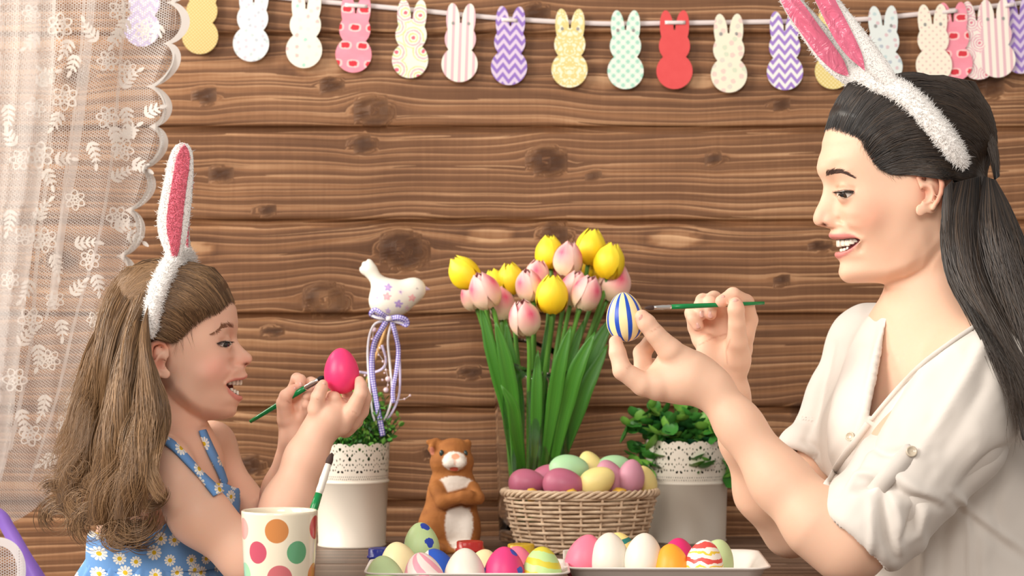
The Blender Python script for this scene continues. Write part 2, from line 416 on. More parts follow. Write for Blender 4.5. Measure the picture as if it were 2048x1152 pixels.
for i in range(-7, 7):
    zb = z0+i*PITCH; zt = zb+PITCH
    if zt < 0: continue
    vis = -5 <= i <= 2
    nx = 220 if vis else 40
    xs = np.linspace(-1.35, 1.35, nx)
    fz = np.linspace(.0112, PITCH-.0012, 26 if vis else 6)
    # front profile from bottom to top: recessed tongue, chamfered lip, face, top edge
    prof = [(0, .0075), (.0004, .0075), (.0088, .0068), (.0094, .0018)]+[(z, 0.0) for z in fz]+[(PITCH-.0002, .0012), (PITCH, .0075)]
    pz = np.array([a for a, b in prof])+zb; py = np.array([b for a, b in prof])
    X, Z = np.meshgrid(xs, pz, indexing='ij'); Yv = np.repeat(py[None], nx, 0)
    sd = (i*37 % 11)+.37
    ring, knot = knot_field(X.ravel(), Z.ravel(), sd)
    wave = .0006*vnoise(np.stack([X.ravel()*3, Z.ravel()*20+sd*3, X.ravel()*0], -1), 2)
    V = np.stack([X.ravel(), Yv.ravel()+wave, Z.ravel()], 1); n0 = len(V)
    Q = grid_faces(nx, len(pz))
    V = np.vstack([V, V.reshape(nx, len(pz), 3)[:, [0, -1]].reshape(-1, 3)+[0, .014, 0]])   # back edge for thickness
    b = np.arange(nx-1)
    back = lambda k, j: n0+k*2+j
    Qb = np.vstack([np.stack([back(b, 0), b*len(pz), (b+1)*len(pz), back(b+1, 0)], 1), np.stack([b*len(pz)+len(pz)-1, back(b, 1), back(b+1, 1), (b+1)*len(pz)+len(pz)-1], 1),
                    np.stack([back(b, 0), back(b+1, 0), back(b+1, 1), back(b, 1)], 1)])
    at = lambda a, fill: np.concatenate([a, np.full(2*nx, fill)])
    o = mesh_np('plank', V, np.vstack([Q, Qb]), wall, M_WALL, True, {'ring': at(ring, zb), 'knot': at(knot, 0), 'seed': np.full(len(V), sd)})
fl = NT('floor_boards'); fl.set(Base_Color=fl.ramp(fl.noise(fl.coord(), 6, 4), [(.3, (.16, .09, .05, 1)), (.7, (.30, .18, .10, 1))]), Roughness=.5)
mb = MB(); 
for k in range(14):
    x = -2.1+k*.3
    mb.add([(x+.002, -4, 0), (x+.298, -4, 0), (x+.298, YW, 0), (x+.002, YW, 0), (x+.002, -4, -.02), (x+.298, -4, -.02), (x+.298, YW, -.02), (x+.002, YW, -.02)], [(0, 1, 2, 3), (0, 4, 5, 1), (1, 5, 6, 2), (2, 6, 7, 3), (3, 7, 4, 0), (4, 7, 6, 5)])
fo = mb.build('floor', fl.m, smooth=False); tag(fo, kind='structure')

# ================================================================ table
table = empty('wooden_table', (0.02, .1, 0), label='dark brown wooden table running under all the eggs and pots', cat='table')
tm = wood_mat('table_wood', (.060, .036, .026), (.20, .125, .088), (.32, .22, .165), 30, .42, .2)
TX0, TX1, TY0, TY1 = -.36, .43, -.42, .715
nb = 6; bw = (TY1-TY0)/nb
for k in range(nb):
    ya, yb = TY0+k*bw+.001, TY0+(k+1)*bw-.001
    xs = np.linspace(TX0, TX1, 60); prof = [(ya, -.03), (ya, -.0015), (ya+.0015, 0)]+[(y, 0) for y in np.linspace(ya+.01, yb-.01, 8)]+[(yb-.0015, 0), (yb, -.0015), (yb, -.03)]
    pr = np.array(prof); X, J = np.meshgrid(xs, np.arange(len(pr)), indexing='ij'); X, J = X.ravel(), J.ravel()
    V = np.stack([X, pr[J, 0], TABLE+pr[J, 1]], 1)-np.array([.02, .1, 0]); m = len(pr)
    Q = np.vstack([grid_faces(60, m), [[0, m-1, m-2, 1]], [[59*m, 59*m+1, 59*m+m-2, 59*m+m-1]]])
    ring, knot = V[:, 1]+.01*vnoise(np.stack([X*3, V[:, 1]*9, X*0+k], 1), 4), np.zeros(len(V))
    mesh_np('board', V, Q[:, ::-1], table, tm, False, {'ring': ring, 'knot': knot, 'seed': np.full(len(V), k*1.7)})
for sx in (TX0+.05, TX1-.05):
    for sy in (TY0+.05, TY1-.05):
        V, Q = lathe([(.001, 0), (.02, 0), (.022, .02), (.03, .66), (.032, .709), (.001, .709)], 16)
        mesh_np('leg', V+np.array([sx-.02, sy-.1, 0]), Q, table, plain('table_leg', (.10, .055, .035), .5) if sx < 0 and sy < 0 else bpy.data.materials['table_leg'])

# ================================================================ lace curtain
YC = .42
edge_cusps = [(352,-82),(347,5),(340,87),(306,173),(311,253),(287,338),(262,420),(246,512),(228,598),(204,684),(178,770),(158,860),(148,940)]
def curtain_y(x, v):
    return YC+(.020*np.sin(x*.047+v*.6)+.012*np.sin(x*.021+1.3+v))*(1-.35*v)
cm = NT('lace_net')
u_, v_, _ = cm.xyz(cm.coord('UV'))
def thread(t, a, b, ca, cb, k):   # distance from a family of parallel threads
    s = t.math('ADD', t.math('MULTIPLY', a, ca*k), t.math('MULTIPLY', b, cb*k))
    return t.math('ABSOLUTE', t.math('SUBTRACT', t.math('FRACT', s), .5))
d1 = thread(cm, u_, v_, .5, .866, 320); d2 = thread(cm, u_, v_, .5, -.866, 320); d3 = thread(cm, u_, v_, 1, 0, 320)
mn = cm.math('MINIMUM', d1, cm.math('MINIMUM', d2, d3)); net = cm.math('LESS_THAN', mn, .085)
def cloth_shader(t, alpha, col=(.80, .79, .78, 1)):
    df = t.n('BsdfDiffuse'); df.inputs[0].default_value = col; tr = t.n('BsdfTranslucent'); tr.inputs[0].default_value = col
    mx = t.n('MixShader'); mx.inputs[0].default_value = .45; t.l(df.outputs[0], mx.inputs[1]); t.l(tr.outputs[0], mx.inputs[2])
    if alpha is None: t.l(mx.outputs[0], t.o.inputs[0]); return t.m
    tp = t.n('BsdfTransparent'); m2 = t.n('MixShader'); t.val(m2.inputs[0], alpha); t.l(tp.outputs[0], m2.inputs[1]); t.l(mx.outputs[0], m2.inputs[2]); t.l(m2.outputs[0], t.o.inputs[0]); return t.m
M_NET = cloth_shader(cm, net)
M_LACE = cloth_shader(NT('lace_thread'), None, (.93, .90, .86, 1))
M_SHEER = cloth_shader(NT('sheer_voile'), .42, (.93, .91, .89, 1))
curtain = empty('lace_curtain', P(100, 100, YC), label='white lace curtain with flower embroidery and a scalloped edge at the left', cat='curtain')
ec = resample(edge_cusps, 200); ecv = np.linspace(0, 1, 200)
def bulge(v):
    return 36*np.abs(np.sin(PI*v*(len(edge_cusps)-1)))**.55
def edge_pt(v):      # the cusps sit at equal steps of v
    k = np.clip(v, 0, 1)*(len(edge_cusps)-1); i = np.minimum(k.astype(int), len(edge_cusps)-2); f = (k-i)[:, None]; e = np.array(edge_cusps, float)
    return e[i]*(1-f)+e[i+1]*f
def left_pt(v):
    return resample([(-180,-82),(-180,300),(-170,700),(-120,930),(-60,1060)], 200)[np.clip((v*199).astype(int), 0, 199)]
def curtain_px(u, v):
    """px position of curtain parameter u (0 left .. 1 cusp line; beyond 1 into the scallop), v down"""
    a, b = left_pt(v), edge_pt(v)
    p = a+(b-a)*np.minimum(u, 1)[:, None]
    p[:, 1] += 70*np.clip((v-.8)/.2, 0, 1)**2*np.sin(PI*np.clip(u, 0, 1))*.5
    p[:, 0] += np.maximum(u-1, 0)*bulge(v)
    return p
def px3(p, Y):
    d = Y-CAMY; return np.stack([(p[:, 0]-1024)/F*d, Y, CAMZ+(576-p[:, 1])/F*d], 1)
def curtain_3d(u, v, off=0):
    p = curtain_px(u, v); return px3(p, curtain_y(u*520*(1-.35*v), v)-off)
nu, nv = 90, 300
us = np.concatenate([np.linspace(0, 1, nu-10), np.linspace(1, 2, 11)[1:]])
U, Vv = np.meshgrid(us, np.linspace(0, 1, nv), indexing='ij')
V = curtain_3d(U.ravel(), Vv.ravel())
uvw = np.stack([np.minimum(U, 1).ravel()*.36+np.maximum(U.ravel()-1, 0)*.022, Vv.ravel()*.72], 1)
org = np.array(curtain.location)
mesh_np('net', V-org, grid_faces(nu, nv), curtain, M_NET, True, uv=uvw)
# border band just inside the scalloped rim
v = np.linspace(0, 1, 900); b = bulge(v)
p_out = curtain_px(np.full(900, 2.), v); inner = p_out.copy()
t_ = np.gradient(p_out, axis=0); t_ /= np.linalg.norm(t_, axis=1, keepdims=True)+1e-9; nrm = np.stack([-t_[:, 1], t_[:, 0]], 1)
cent = edge_pt(v)-np.array([16, 0])
dirn = cent-p_out; dirn /= np.linalg.norm(dirn, axis=1, keepdims=True)+1e-9
inner = p_out+dirn*17
yy = curtain_y(520*(1-.35*v), v)-.0012
V = np.vstack([px3(p_out, yy), px3(inner, yy)]); i = np.arange(899)
mesh_np('lace_border', V-org, np.stack([i, i+1, i+901, i+900], 1), curtain, M_LACE)
# embroidered flowers, leaves and stems lie on the net
FL = MB(); rng = np.random.RandomState(4)
def motif_poly(px, py, ang, L, Wd, ring=False, hollow=0):
    n = 10; th = np.linspace(0, 2*PI, n, endpoint=False)
    q = np.stack([L*.5+np.cos(th)*L*.5, np.sin(th)*Wd*.5*(1-.25*np.cos(th))], 1)
    c, s = math.cos(ang), math.sin(ang); R = np.array([[c, -s], [s, c]]); q = q@R.T+[px, py]
    if not hollow: return np.vstack([q, q.mean(0)]), [(k, (k+1) % n, n) for k in range(n)]
    cc = q.mean(0); return np.vstack([q, cc+(q-cc)*hollow]), None
def put(q, f):
    Y = curtain_y(np.clip((q[:, 0]+180)/530*520, 0, 520), q[:, 1]/1000)-.0016
    v3 = px3(q, Y)-org
    if f is None:
        n = len(q)//2; FL.add(v3, [(k, (k+1) % n, n+(k+1) % n, n+k) for k in range(n)])
    else: FL.add(v3, f)
def flower(px, py, r):
    global FL
    FL = MB()
    a0 = rng.rand()*6
    for k in range(6): 
        a = a0+k*PI/3; put(*motif_poly(px+math.cos(a)*r*.35, py+math.sin(a)*r*.35, a, r*.75, r*.72, hollow=.62))
    for k in range(7):
        a = k*PI*2/7; put(*motif_poly(px+math.cos(a)*r*.1, py+math.sin(a)*r*.1, a, r*.3, r*.2))
    FL.build('embroidered_flower', M_LACE, curtain, smooth=False)
def sprig(px, py, ang, n=4, L=20):
    global FL
    FL = MB()
    x, y = px, py
    for k in range(n):
        for sgn in (-1, 1): put(*motif_poly(x, y, ang+sgn*.85, L*(1-.12*k), 7.2-k*.8))
        x2, y2 = x+math.cos(ang)*L*.55, y+math.sin(ang)*L*.55; put(*motif_poly(x, y, ang, L*.6, 3.5)); x, y, ang = x2, y2, ang+.12
    put(*motif_poly(x, y, ang, L*.8, 8)); FL.build('embroidered_sprig', M_LACE, curtain, smooth=False)
for (x, y, r) in [(120,52,25),(62,28,18),(130,195,25),(215,235,22),(215,122,20),(70,215,20),(80,310,26),(40,320,20),(90,480,24),(50,470,20),(240,20,22),(245,300,22),(235,435,22),(180,520,20),(60,640,24),(110,600,18),(30,760,24),(100,720,20),(60,870,22),(290,60,20),(255,140,18),(150,400,20),(20,560,18),(130,850,18),(190,640,16)]: flower(x, y, r)
for (x, y, a, n) in [(140,80,1.9,3),(150,110,1.7,3),(75,70,2.2,3),(120,225,1.9,3),(110,160,3.6,3),(75,170,-.8,4),(195,80,-2.4,4),(225,255,1.2,4),(180,285,1.1,4),(245,175,-1,4),(250,215,1.3,4),(290,230,-.6,3),(270,260,2.6,3),(90,340,1,3),(110,320,-.2,3),(30,290,-2.2,3),(75,440,-1.2,4),(105,510,1.1,4),(265,325,.3,3),(250,275,-.9,3),(225,360,-.7,4),(230,455,-.3,3),(255,470,.3,3),(150,490,-.3,4),(190,550,1.2,3),(255,40,2.1,4),(320,50,1.9,2),(240,60,1.9,3),(60,560,1.8,4),(75,690,1.4,4),(40,690,-1,4),(90,790,1.6,4),(40,820,1.2,4),(20,420,1.5,4),(15,210,1.4,4),(120,640,1.3,3),(145,590,-1,3),(150,790,1.8,3),(110,910,2.4,3)]: sprig(x, y, a, n)
# hemmed folds: narrow double layers of cloth
for pts, w in (([(188,-60),(170,150),(146,330),(120,480),(104,620)], 8), ([(252,-60),(240,130),(222,330),(196,480),(150,640),(112,800),(60,960)], 3.2), ([(172,-60),(158,150),(130,360),(108,560),(92,640)], 3), ([(110,-60),(102,250),(74,520),(60,700),(20,900)], 4)):
    c = resample(pts, 60); vv = np.linspace(0, 1, 60)
    c3 = px3(c, curtain_y((c[:, 0]+180), vv)-.003)-org
    V, Q, uv = ribbon(c3, w*S(YC), (1, .25, 0)); mesh_np('fold_hem', V, Q, curtain, M_SHEER)
sheer = empty('sheer_curtain', P(0, 300, YC-.08), label='plain white sheer curtain hanging in front of the lace at the far left', cat='curtain')
vv = np.linspace(0, 1, 120); uu = np.linspace(0, 1, 60); U, V_ = np.meshgrid(uu, vv, indexing='ij'); U, V_ = U.ravel(), V_.ravel()
rt = resample([(112,-80),(104,180),(78,400),(52,600),(34,760),(18,900),(-10,1000)], 120)[(V_*119).astype(int)]
pp = np.stack([-200+(rt[:, 0]+200)*U, rt[:, 1]], 1); Y = YC-.08+.018*np.sin(U*26+V_)*(1-.4*V_)
mesh_np('voile', px3(pp, Y)-np.array(sheer.location), grid_faces(60, 120), sheer, M_SHEER)
# purple tie-back band and the lace tail below it
vio = NT('violet_satin'); vio.set(Base_Color=(.27, .14, .60, 1), Roughness=.4, Sheen_Weight=.3)
band = empty('curtain_tie', P(20, 1080, YC-.09), label='violet satin ribbon tying the lace curtain back at the lower left', cat='ribbon')
o0 = np.array(band.location)
c = resample([(-90,1000),(-10,1022),(18,1060),(45,1110),(80,1170),(110,1240)], 50)
Vr, Q, uv = ribbon(px3(c, np.full(50, YC-.10)+.006*np.sin(np.linspace(0, 5, 50)))-o0, np.interp(np.linspace(0, 1, 50), [0, .25, .5, 1], [24, 12, 15, 20])*S(YC), (.86, .35, .35))
solidify(mesh_np('band', Vr, Q, band, vio.m), .0012)
# lace tail: same net, rounded scallop
th = np.linspace(-PI/2, PI/2, 40); rr = np.linspace(0, 1, 14)
T, R = np.meshgrid(th, rr, indexing='ij'); T, R = T.ravel(), R.ravel()
pp = np.stack([-12+R*64*np.cos(T)**.8, 1140+R*66*np.sin(T)], 1)
mesh_np('lace_tail', px3(pp, np.full(len(pp), YC-.125)+.006*np.sin(pp[:, 0]*.1))-org, grid_faces(40, 14), curtain, M_NET, uv=pp*S(YC))
po, pi_ = np.stack([-12+64*np.cos(th)**.8, 1140+66*np.sin(th)], 1), np.stack([-12+46*np.cos(th)**.8, 1140+49*np.sin(th)], 1)
V = np.vstack([px3(po, np.full(40, YC-.1265)), px3(pi_, np.full(40, YC-.1265))]); i = np.arange(39)
mesh_np('tail_border', V-org, np.stack([i, i+1, i+41, i+40], 1), curtain, M_LACE)
# ================================================================ bunny garland on a white ribbon
def bunny_outline(n=26):
    """paper rabbit in mm-like units: lower circle r=36 at the origin, middle circle r=31 at 51, two ears to 121 (pixels at the wall)"""
    out = []
    def circ(cx, cy, rx, ry, rot=0):
        th = np.linspace(0, 2*PI, 160, endpoint=False); c, s = math.cos(rot), math.sin(rot)
        x, y = rx*np.cos(th), ry*np.sin(th); return np.stack([cx+x*c-y*s, cy+x*s+y*c], 1)
    shapes = [(0, 0, 36, 36, 0), (0, 50, 31, 32, 0), (-15.5, 86, 13.5, 35, .07), (15.5, 86, 13.5, 35, -.07), (0, 62, 22, 20, 0)]
    pts = []
    def inside(p, sh):
        cx, cy, rx, ry, r = sh; c, s = math.cos(-r), math.sin(-r); d = p-[cx, cy]; x = d[:, 0]*c-d[:, 1]*s; y = d[:, 0]*s+d[:, 1]*c; return (x/rx)**2+(y/ry)**2 < .998
    for i, sh in enumerate(shapes):
        q = circ(*sh); k = np.ones(len(q), bool)
        for j, s2 in enumerate(shapes):
            if j != i: k &= ~inside(q, s2)
        pts.append(q[k])
    q = np.vstack(pts)
    # order the outline points into one loop
    left = list(range(len(q))); cur = int(np.argmin(q[:, 1])); loop = [cur]; left.remove(cur)
    while left:
        d = np.linalg.norm(q[left]-q[cur], axis=1); j = int(np.argmin(d))
        if d[j] > 14: break
        cur = left.pop(j); loop.append(cur)
    return q[loop]
BO = bunny_outline()*S(YW)
def bunny_mesh(name):
    bm = bmesh.new(); vs = [bm.verts.new((x, 0, z)) for x, z in BO]; f = bm.faces.new(vs)
    r = bmesh.ops.extrude_face_region(bm, geom=[f]); bmesh.ops.translate(bm, verts=[v for v in r['geom'] if isinstance(v, bmesh.types.BMVert)], vec=(0, .0009, 0))
    bmesh.ops.recalc_face_normals(bm, faces=bm.faces[:]); me = bpy.data.meshes.new(name); bm.to_mesh(me); bm.free(); return me
U_ = S(YW)          # one photo pixel on the wall
def paper(name, build):
    t = NT(name); x, y, z = t.xyz(t.coord()); px, pz = t.math('DIVIDE', x, U_), t.math('DIVIDE', z, U_)
    c = build(t, px, pz); t.set(Base_Color=c, Roughness=.75, Specular_IOR_Level=.2); return t.m
C = lambda r, g, b: srgb(r, g, b)
def chevron(a, b, per=19):
    def f(t, x, z):
        tri = t.math('ABSOLUTE', t.math('SUBTRACT', t.math('FRACT', t.math('DIVIDE', x, 24.)), .5))
        s = t.math('FRACT', t.math('DIVIDE', t.math('ADD', z, t.math('MULTIPLY', tri, 30.)), float(per)))
        return t.mix(t.math('GREATER_THAN', s, .5), a, b)
    return f
def dots(base, col, per=8, r=.3, soft=None):
    def f(t, x, z):
        a = t.math('SUBTRACT', t.math('FRACT', t.math('DIVIDE', t.math('ADD', x, z), per*1.)), .5); b = t.math('SUBTRACT', t.math('FRACT', t.math('DIVIDE', t.math('SUBTRACT', x, z), per*1.)), .5)
        d = t.math('SQRT', t.math('ADD', t.math('MULTIPLY', a, a), t.math('MULTIPLY', b, b))); return t.mix(t.math('LESS_THAN', d, r), base, col)
    return f
def speck(base, cols, per=15, r=.22, rand=.8):
    def f(t, x, z):
        v = t.cxyz(x, z, 0.); d = t.vor(v, 1/per, dim='2D', rand=rand); cc = t.n('TexVoronoi', voronoi_dimensions='2D'); t.l(v, cc.inputs['Vector']); cc.inputs['Scale'].default_value = 1/per; cc.inputs['Randomness'].default_value = rand
        hue = t.xyz(cc.outputs['Color'])[0]
        col = t.ramp(hue, [(i/len(cols), c) for i, c in enumerate(cols)], 'CONSTANT')
        n = t.noise(v, .3, 3); return t.mix(t.math('LESS_THAN', t.math('ADD', d, t.math('MULTIPLY', n, .25)), r+.12), base, col)
    return f
def stripes(a, b, per=14):
    def f(t, x, z):
        s = t.math('FRACT', t.math('DIVIDE', t.math('ADD', x, 3.), per*1.)); return t.mix(t.math('LESS_THAN', s, .42), a, b)
    return f
def rings(base, c1, c2, c3, per=34):
    def f(t, x, z):
        v = t.cxyz(x, z, 0.); d = t.vor(v, 1/per, dim='2D', rand=.75)
        w = t.noise(v, .16, 2); d = t.math('ADD', d, t.math('MULTIPLY', t.math('SUBTRACT', w, .5), .12))
        return t.ramp(d, [(0, c1), (.09, base), (.17, c2), (.24, base), (.33, c3), (.40, base), (.48, c2), (.53, base), (.8, base), (.86, c3)], 'CONSTANT')
    return f
def damask(base, c1):
    def f(t, x, z):
        ax = t.math('ABSOLUTE', x); v = t.cxyz(t.math('MULTIPLY', ax, .06), t.math('MULTIPLY', z, .06), 0.)
        n = t.noise(v, 1.3, 2, .5); return t.ramp(n, [(.40, base), (.47, c1), (.55, c1), (.60, base)])
    return f
def gingham(base, c1):
    def f(t, x, z):
        a = t.math('ADD', x, z); b = t.math('SUBTRACT', x, z); s1 = t.math('LESS_THAN', t.math('FRACT', t.math('DIVIDE', a, 19.)), .5); s2 = t.math('LESS_THAN', t.math('FRACT', t.math('DIVIDE', b, 19.)), .5)
        e = t.math('ABSOLUTE', t.math('SUBTRACT', s1, s2)); both = t.math('MULTIPLY', s1, s2)
        c = t.mix(e, base, C(215, 233, 222)); return t.mix(both, c, c1)
    return f
def lanterns(t, x, z):
    v = t.cxyz(t.math('ADD', x, t.math('MULTIPLY', t.math('FLOOR', t.math('DIVIDE', z, 36.)), 17.)), z, 0.)
    X, Z, _ = t.xyz(v); fx = t.math('SUBTRACT', t.math('FRACT', t.math('DIVIDE', X, 34.)), .5); fz = t.math('SUBTRACT', t.math('FRACT', t.math('DIVIDE', Z, 36.)), .5)
    d = t.math('ADD', t.math('POWER', t.math('ABSOLUTE', t.math('MULTIPLY', fx, 2.8)), 3.), t.math('POWER', t.math('ABSOLUTE', t.math('MULTIPLY', fz, 4.6)), 3.))
    d = t.math('ADD', d, t.math('MULTIPLY', t.noise(v, .25, 3), .8))
    blotch = t.mix(t.noise(v, .03, 2), C(238, 135, 150), C(246, 165, 185))
    return t.mix(t.math('LESS_THAN', d, 1.5), blotch, t.mix(t.math('LESS_THAN', d, .75), C(250, 200, 200), C(214, 62, 74)))
CREAM = C(240, 234, 214); WHT = C(236, 236, 232); PURP = C(150, 120, 196)
PAP = {
 'lilac': paper('paper_lilac_zigzag', chevron(C(214, 208, 228), C(184, 172, 214))),
 'tan': paper('paper_tan_dots', dots(C(204, 178, 116), C(230, 212, 162), 7, .26)),
 'grey': paper('paper_grey_sprigs', speck(C(226, 228, 228), [C(196, 208, 210), C(205, 200, 210), C(190, 196, 205)], 15, .22)),
 'mint': paper('paper_mint_flecks', speck(C(240, 236, 222), [C(170, 218, 200), C(238, 190, 185), C(225, 224, 215), C(238, 214, 205)], 19, .20, .6)),
 'cup': paper('paper_red_lanterns', lanterns),
 'flora': paper('paper_floral', rings(C(242, 238, 224), C(226, 110, 130), C(205, 218, 150), C(222, 180, 190), 40)),
 'pink': paper('paper_pink_stripes', stripes(C(244, 238, 226), C(228, 188, 196))),
 'purple': paper('paper_purple_zigzag', chevron(PURP, C(216, 200, 224))),
 'damask': paper('paper_yellow_damask', damask(C(242, 236, 208), C(226, 208, 140))),
 'gingham': paper('paper_mint_check', gingham(C(244, 238, 228), C(166, 216, 196))),
 'red': paper('paper_red', lambda t, x, z: t.mix(t.noise(t.cxyz(x, z, 0.), .05, 3), C(214, 78, 80), C(224, 92, 92))),
 'cream': paper('paper_cream_flowers', speck(C(238, 232, 210), [C(220, 214, 200), C(228, 205, 195), C(212, 220, 196)], 17, .30)),
 'purplew': paper('paper_purple_white_zigzag', chevron(C(238, 236, 234), C(160, 130, 204))),
 'yellow': paper('paper_yellow_dots', dots(C(222, 202, 128), C(240, 228, 182), 8, .28)),
 'blue': paper('paper_pale_blue_flowers', speck(C(222, 230, 228), [C(190, 210, 212), C(214, 190, 195), C(180, 190, 200)], 17, .22)),
 'dotty': paper('paper_pink_speckle', dots(C(240, 234, 216), C(228, 200, 190), 15, .2)),
 'circles': paper('paper_pink_circles', rings(C(242, 236, 226), C(222, 130, 150), C(226, 160, 180), C(230, 178, 190), 33)),
}
BUN = [(284,57,'lilac','lilac zigzag paper bunny hanging behind the lace curtain',-8,0), (400,72,'tan','tan dotted paper bunny beside the curtain edge',-7,0),
 (502,87,'grey','pale grey paper bunny, second one right of the curtain edge',-6,0), (608,100,'mint','cream paper bunny with mint green and pink flecks',-5,0),
 (707,109,'cup','pink paper bunny with red lanterns, hanging by itself left of centre',-5,0), (820,120,'flora','white paper bunny with green and pink paisley flowers',-4,0),
 (919,128,'pink','pink and white striped paper bunny hanging left of the lilac zigzag bunny',-3,0), (1018,134,'purple','purple zigzag paper bunny on lilac, right of the pink striped bunny',-3,0),
 (1139,139,'damask','pale yellow damask patterned paper bunny',-1,0), (1251,142,'gingham','mint green and white checked paper bunny',0,0),
 (1349,142,'red','plain red paper bunny with the ribbon crossing its front',0,0), (1458,149,'cream','cream paper bunny with faint flowers, right of the red one',1,0),
 (1570,144,'purplew','purple and white zigzag paper bunny just left of the woman\'s rabbit ears',1,0), (1666,142,'yellow','yellow dotted paper bunny half hidden behind the woman\'s rabbit ears',2,0),
 (1769,133,'blue','pale blue flowered paper bunny right of the woman\'s rabbit ears',3,0), (1868,130,'dotty','cream speckled paper bunny in front of the crowded right end of the garland',3,3),
 (1909,126,'cup','pink paper bunny with red lanterns in the crowded right end of the garland',4,2), (1957,123,'circles','white paper bunny with pink circles in the crowded right end of the garland',4,1),
 (1995,119,'pink','pink striped paper bunny in the crowded right end of the garland',5,2), (2042,111,'purple','purple zigzag paper bunny at the far right end of the garland',5,0)]
bme = bunny_mesh('paper_bunny'); hole = plain('ribbon_hole', (150, 148, 146), .8)
hm = MB(); th = np.linspace(0, 2*PI, 10, endpoint=False)
hm.add(np.vstack([np.stack([np.cos(th)*3.0*U_, 0*th, np.sin(th)*3.6*U_], 1), [[0, -.0002, 0]]]), [(k, (k+1) % 10, 10) for k in range(10)])
hole_me = None
for (px, py, pk, lab, tilt, lay) in BUN:
    o = link('paper_bunny', bme.copy(), None, PAP[pk], smooth=False); o.location = P(px, py, YW-.0135-.0024*lay); o.rotation_euler = (0, math.radians(-tilt)*.6, 0)
    tag(o, lab, 'paper bunny', 'paper bunnies on the garland')
    if pk in ('pink', 'damask', 'gingham', 'cream', 'blue', 'dotty'):
        for sx in (-15.5, 15.5):
            h = hm.build('ribbon_hole', hole, o) if hole_me is None else link('ribbon_hole', hole_me, o); hole_me = h.data; h.location = (sx*U_, -.0004, 81*U_)
cord = [(380,-26),(590,-2),(700,8),(850,22),(1010,37),(1200,47),(1349,46),(1500,44),(1700,40),(1850,27),(2060,4),(2200,-12)]
gr = empty('garland_ribbon', P(1200, 47, YW-.005), label='narrow white ribbon strung across the plank wall holding the paper bunnies', cat='ribbon')
g0 = np.array(gr.location); RM = plain('white_ribbon', (226, 214, 212), .7)
c = resample([tuple(P(x, y, YW-.005)) for x, y in cord], 160)-g0
Vr, Q, uv = ribbon(c, 4.6*U_, (0, 0, 1)); solidify(mesh_np('band', Vr, Q, gr, RM), .0006)
for (xa, xb, y) in [(1330,1371,45),(690,735,10),(1003,1035,39),(1880,1915,25),(2010,2030,11)]:
    l = np.array([P(xa+(xb-xa)*k/6, y+((xb-xa)*k/6)*(-.1 if xa > 1400 else .06 if xa < 1300 else 0), YW-.0155-.006*(xa > 1800)+.0005*abs(k-3)) for k in range(7)])-g0
    Vr, Q, uv = ribbon(l, 3.6*U_, (0, 0, 1)); solidify(mesh_np('front_loop', Vr, Q, gr, RM), .0006)

# ================================================================ eggs
def egg_prof(n=28):
    t = np.linspace(0, PI, n); z = -np.cos(t)*.5; r = np.sin(t)*.38*(1-.16*np.cos(PI-t)); return np.stack([r, z], 1)   # unit height, blunt end down
EGV, EGQ = lathe(egg_prof(), 40)
def egg_mesh(name): return None
def egg_mat(name, c, c2=None, kind=None, **k):
    t = NT(name); co = t.coord(); n = t.noise(co, 60, 4, .6)
    base = t.mix(t.math('MULTIPLY', n, .35), srgb(*c), tuple(min(1, v*1.12+.02) for v in srgb(*c)[:3])+(1,))
    if kind == 'spots':
        d = t.vor(t.cxyz(*t.xyz(co)), k.get('sc', 55), rand=.7); d = t.math('ADD', d, t.math('MULTIPLY', t.noise(co, 160, 3), .22)); base = t.mix(t.math('LESS_THAN', d, k.get('r', .38)), base, srgb(*c2))
    if kind == 'bands':
        x, y, z = t.xyz(co); w = t.math('ADD', t.math('MULTIPLY', z, k.get('f', 75.)), t.math('ADD', t.math('MULTIPLY', x, k.get('slant', 14.)), t.math('MULTIPLY', t.noise(co, 45, 3), k.get('w', 1.0))))
        s = t.math('FRACT', w); base = t.mix(t.math('LESS_THAN', s, k.get('duty', .42)), base, srgb(*c2))
        if 'c3' in k: base = t.mix(t.math('MULTIPLY', t.math('GREATER_THAN', s, .6), t.math('LESS_THAN', s, .74)), base, srgb(*k['c3']))
    if kind == 'meridian':
        x, y, z = t.xyz(co); a = t.math('ARCTAN2', y, x); tw = t.math('ADD', t.math('MULTIPLY', a, k.get('m', 5)/(2*PI)), t.math('MULTIPLY', z, k.get('twist', 0.)))
        tw = t.math('ADD', tw, t.math('MULTIPLY', t.noise(co, 50, 2), k.get('w', .12)))
        s = t.math('FRACT', t.math('ADD', tw, k.get('ph', .1))); base = t.mix(t.math('LESS_THAN', s, k.get('duty', .38)), base, srgb(*c2))
    if kind == 'half':
        x, y, z = t.xyz(co); base = t.mix(t.math('GREATER_THAN', t.math('ADD', t.math('ADD', x, t.math('MULTIPLY', z, -.3)), t.math('MULTIPLY', t.noise(co, 70, 3), .006)), k.get('at', -.004)), base, srgb(*c2))
    t.set(Base_Color=base, Roughness=k.get('rough', .42), Specular_IOR_Level=.4, Subsurface_Weight=.12, Subsurface_Scale=.004); t.bump(t.noise(co, 420, 3), .12, .0006); return t.m
def egg(px, py, Y, h, mat, label, lean=0, toward=0, spin=0, group=None, fat=1.0):
    """egg centred at this place; lean turns it in the picture (degrees, clockwise), toward tips its top to the camera"""
    o = mesh_np('egg', EGV*np.array([h*fat, h*fat, h]), EGQ, None, mat); o.location = P(px, py, Y)
    o.rotation_euler = (Matrix.Rotation(math.radians(lean), 3, 'Y') @ Matrix.Rotation(math.radians(toward), 3, 'X') @ Matrix.Rotation(math.radians(spin), 3, 'Z')).to_euler()
    return tag(o, label, 'egg', group)
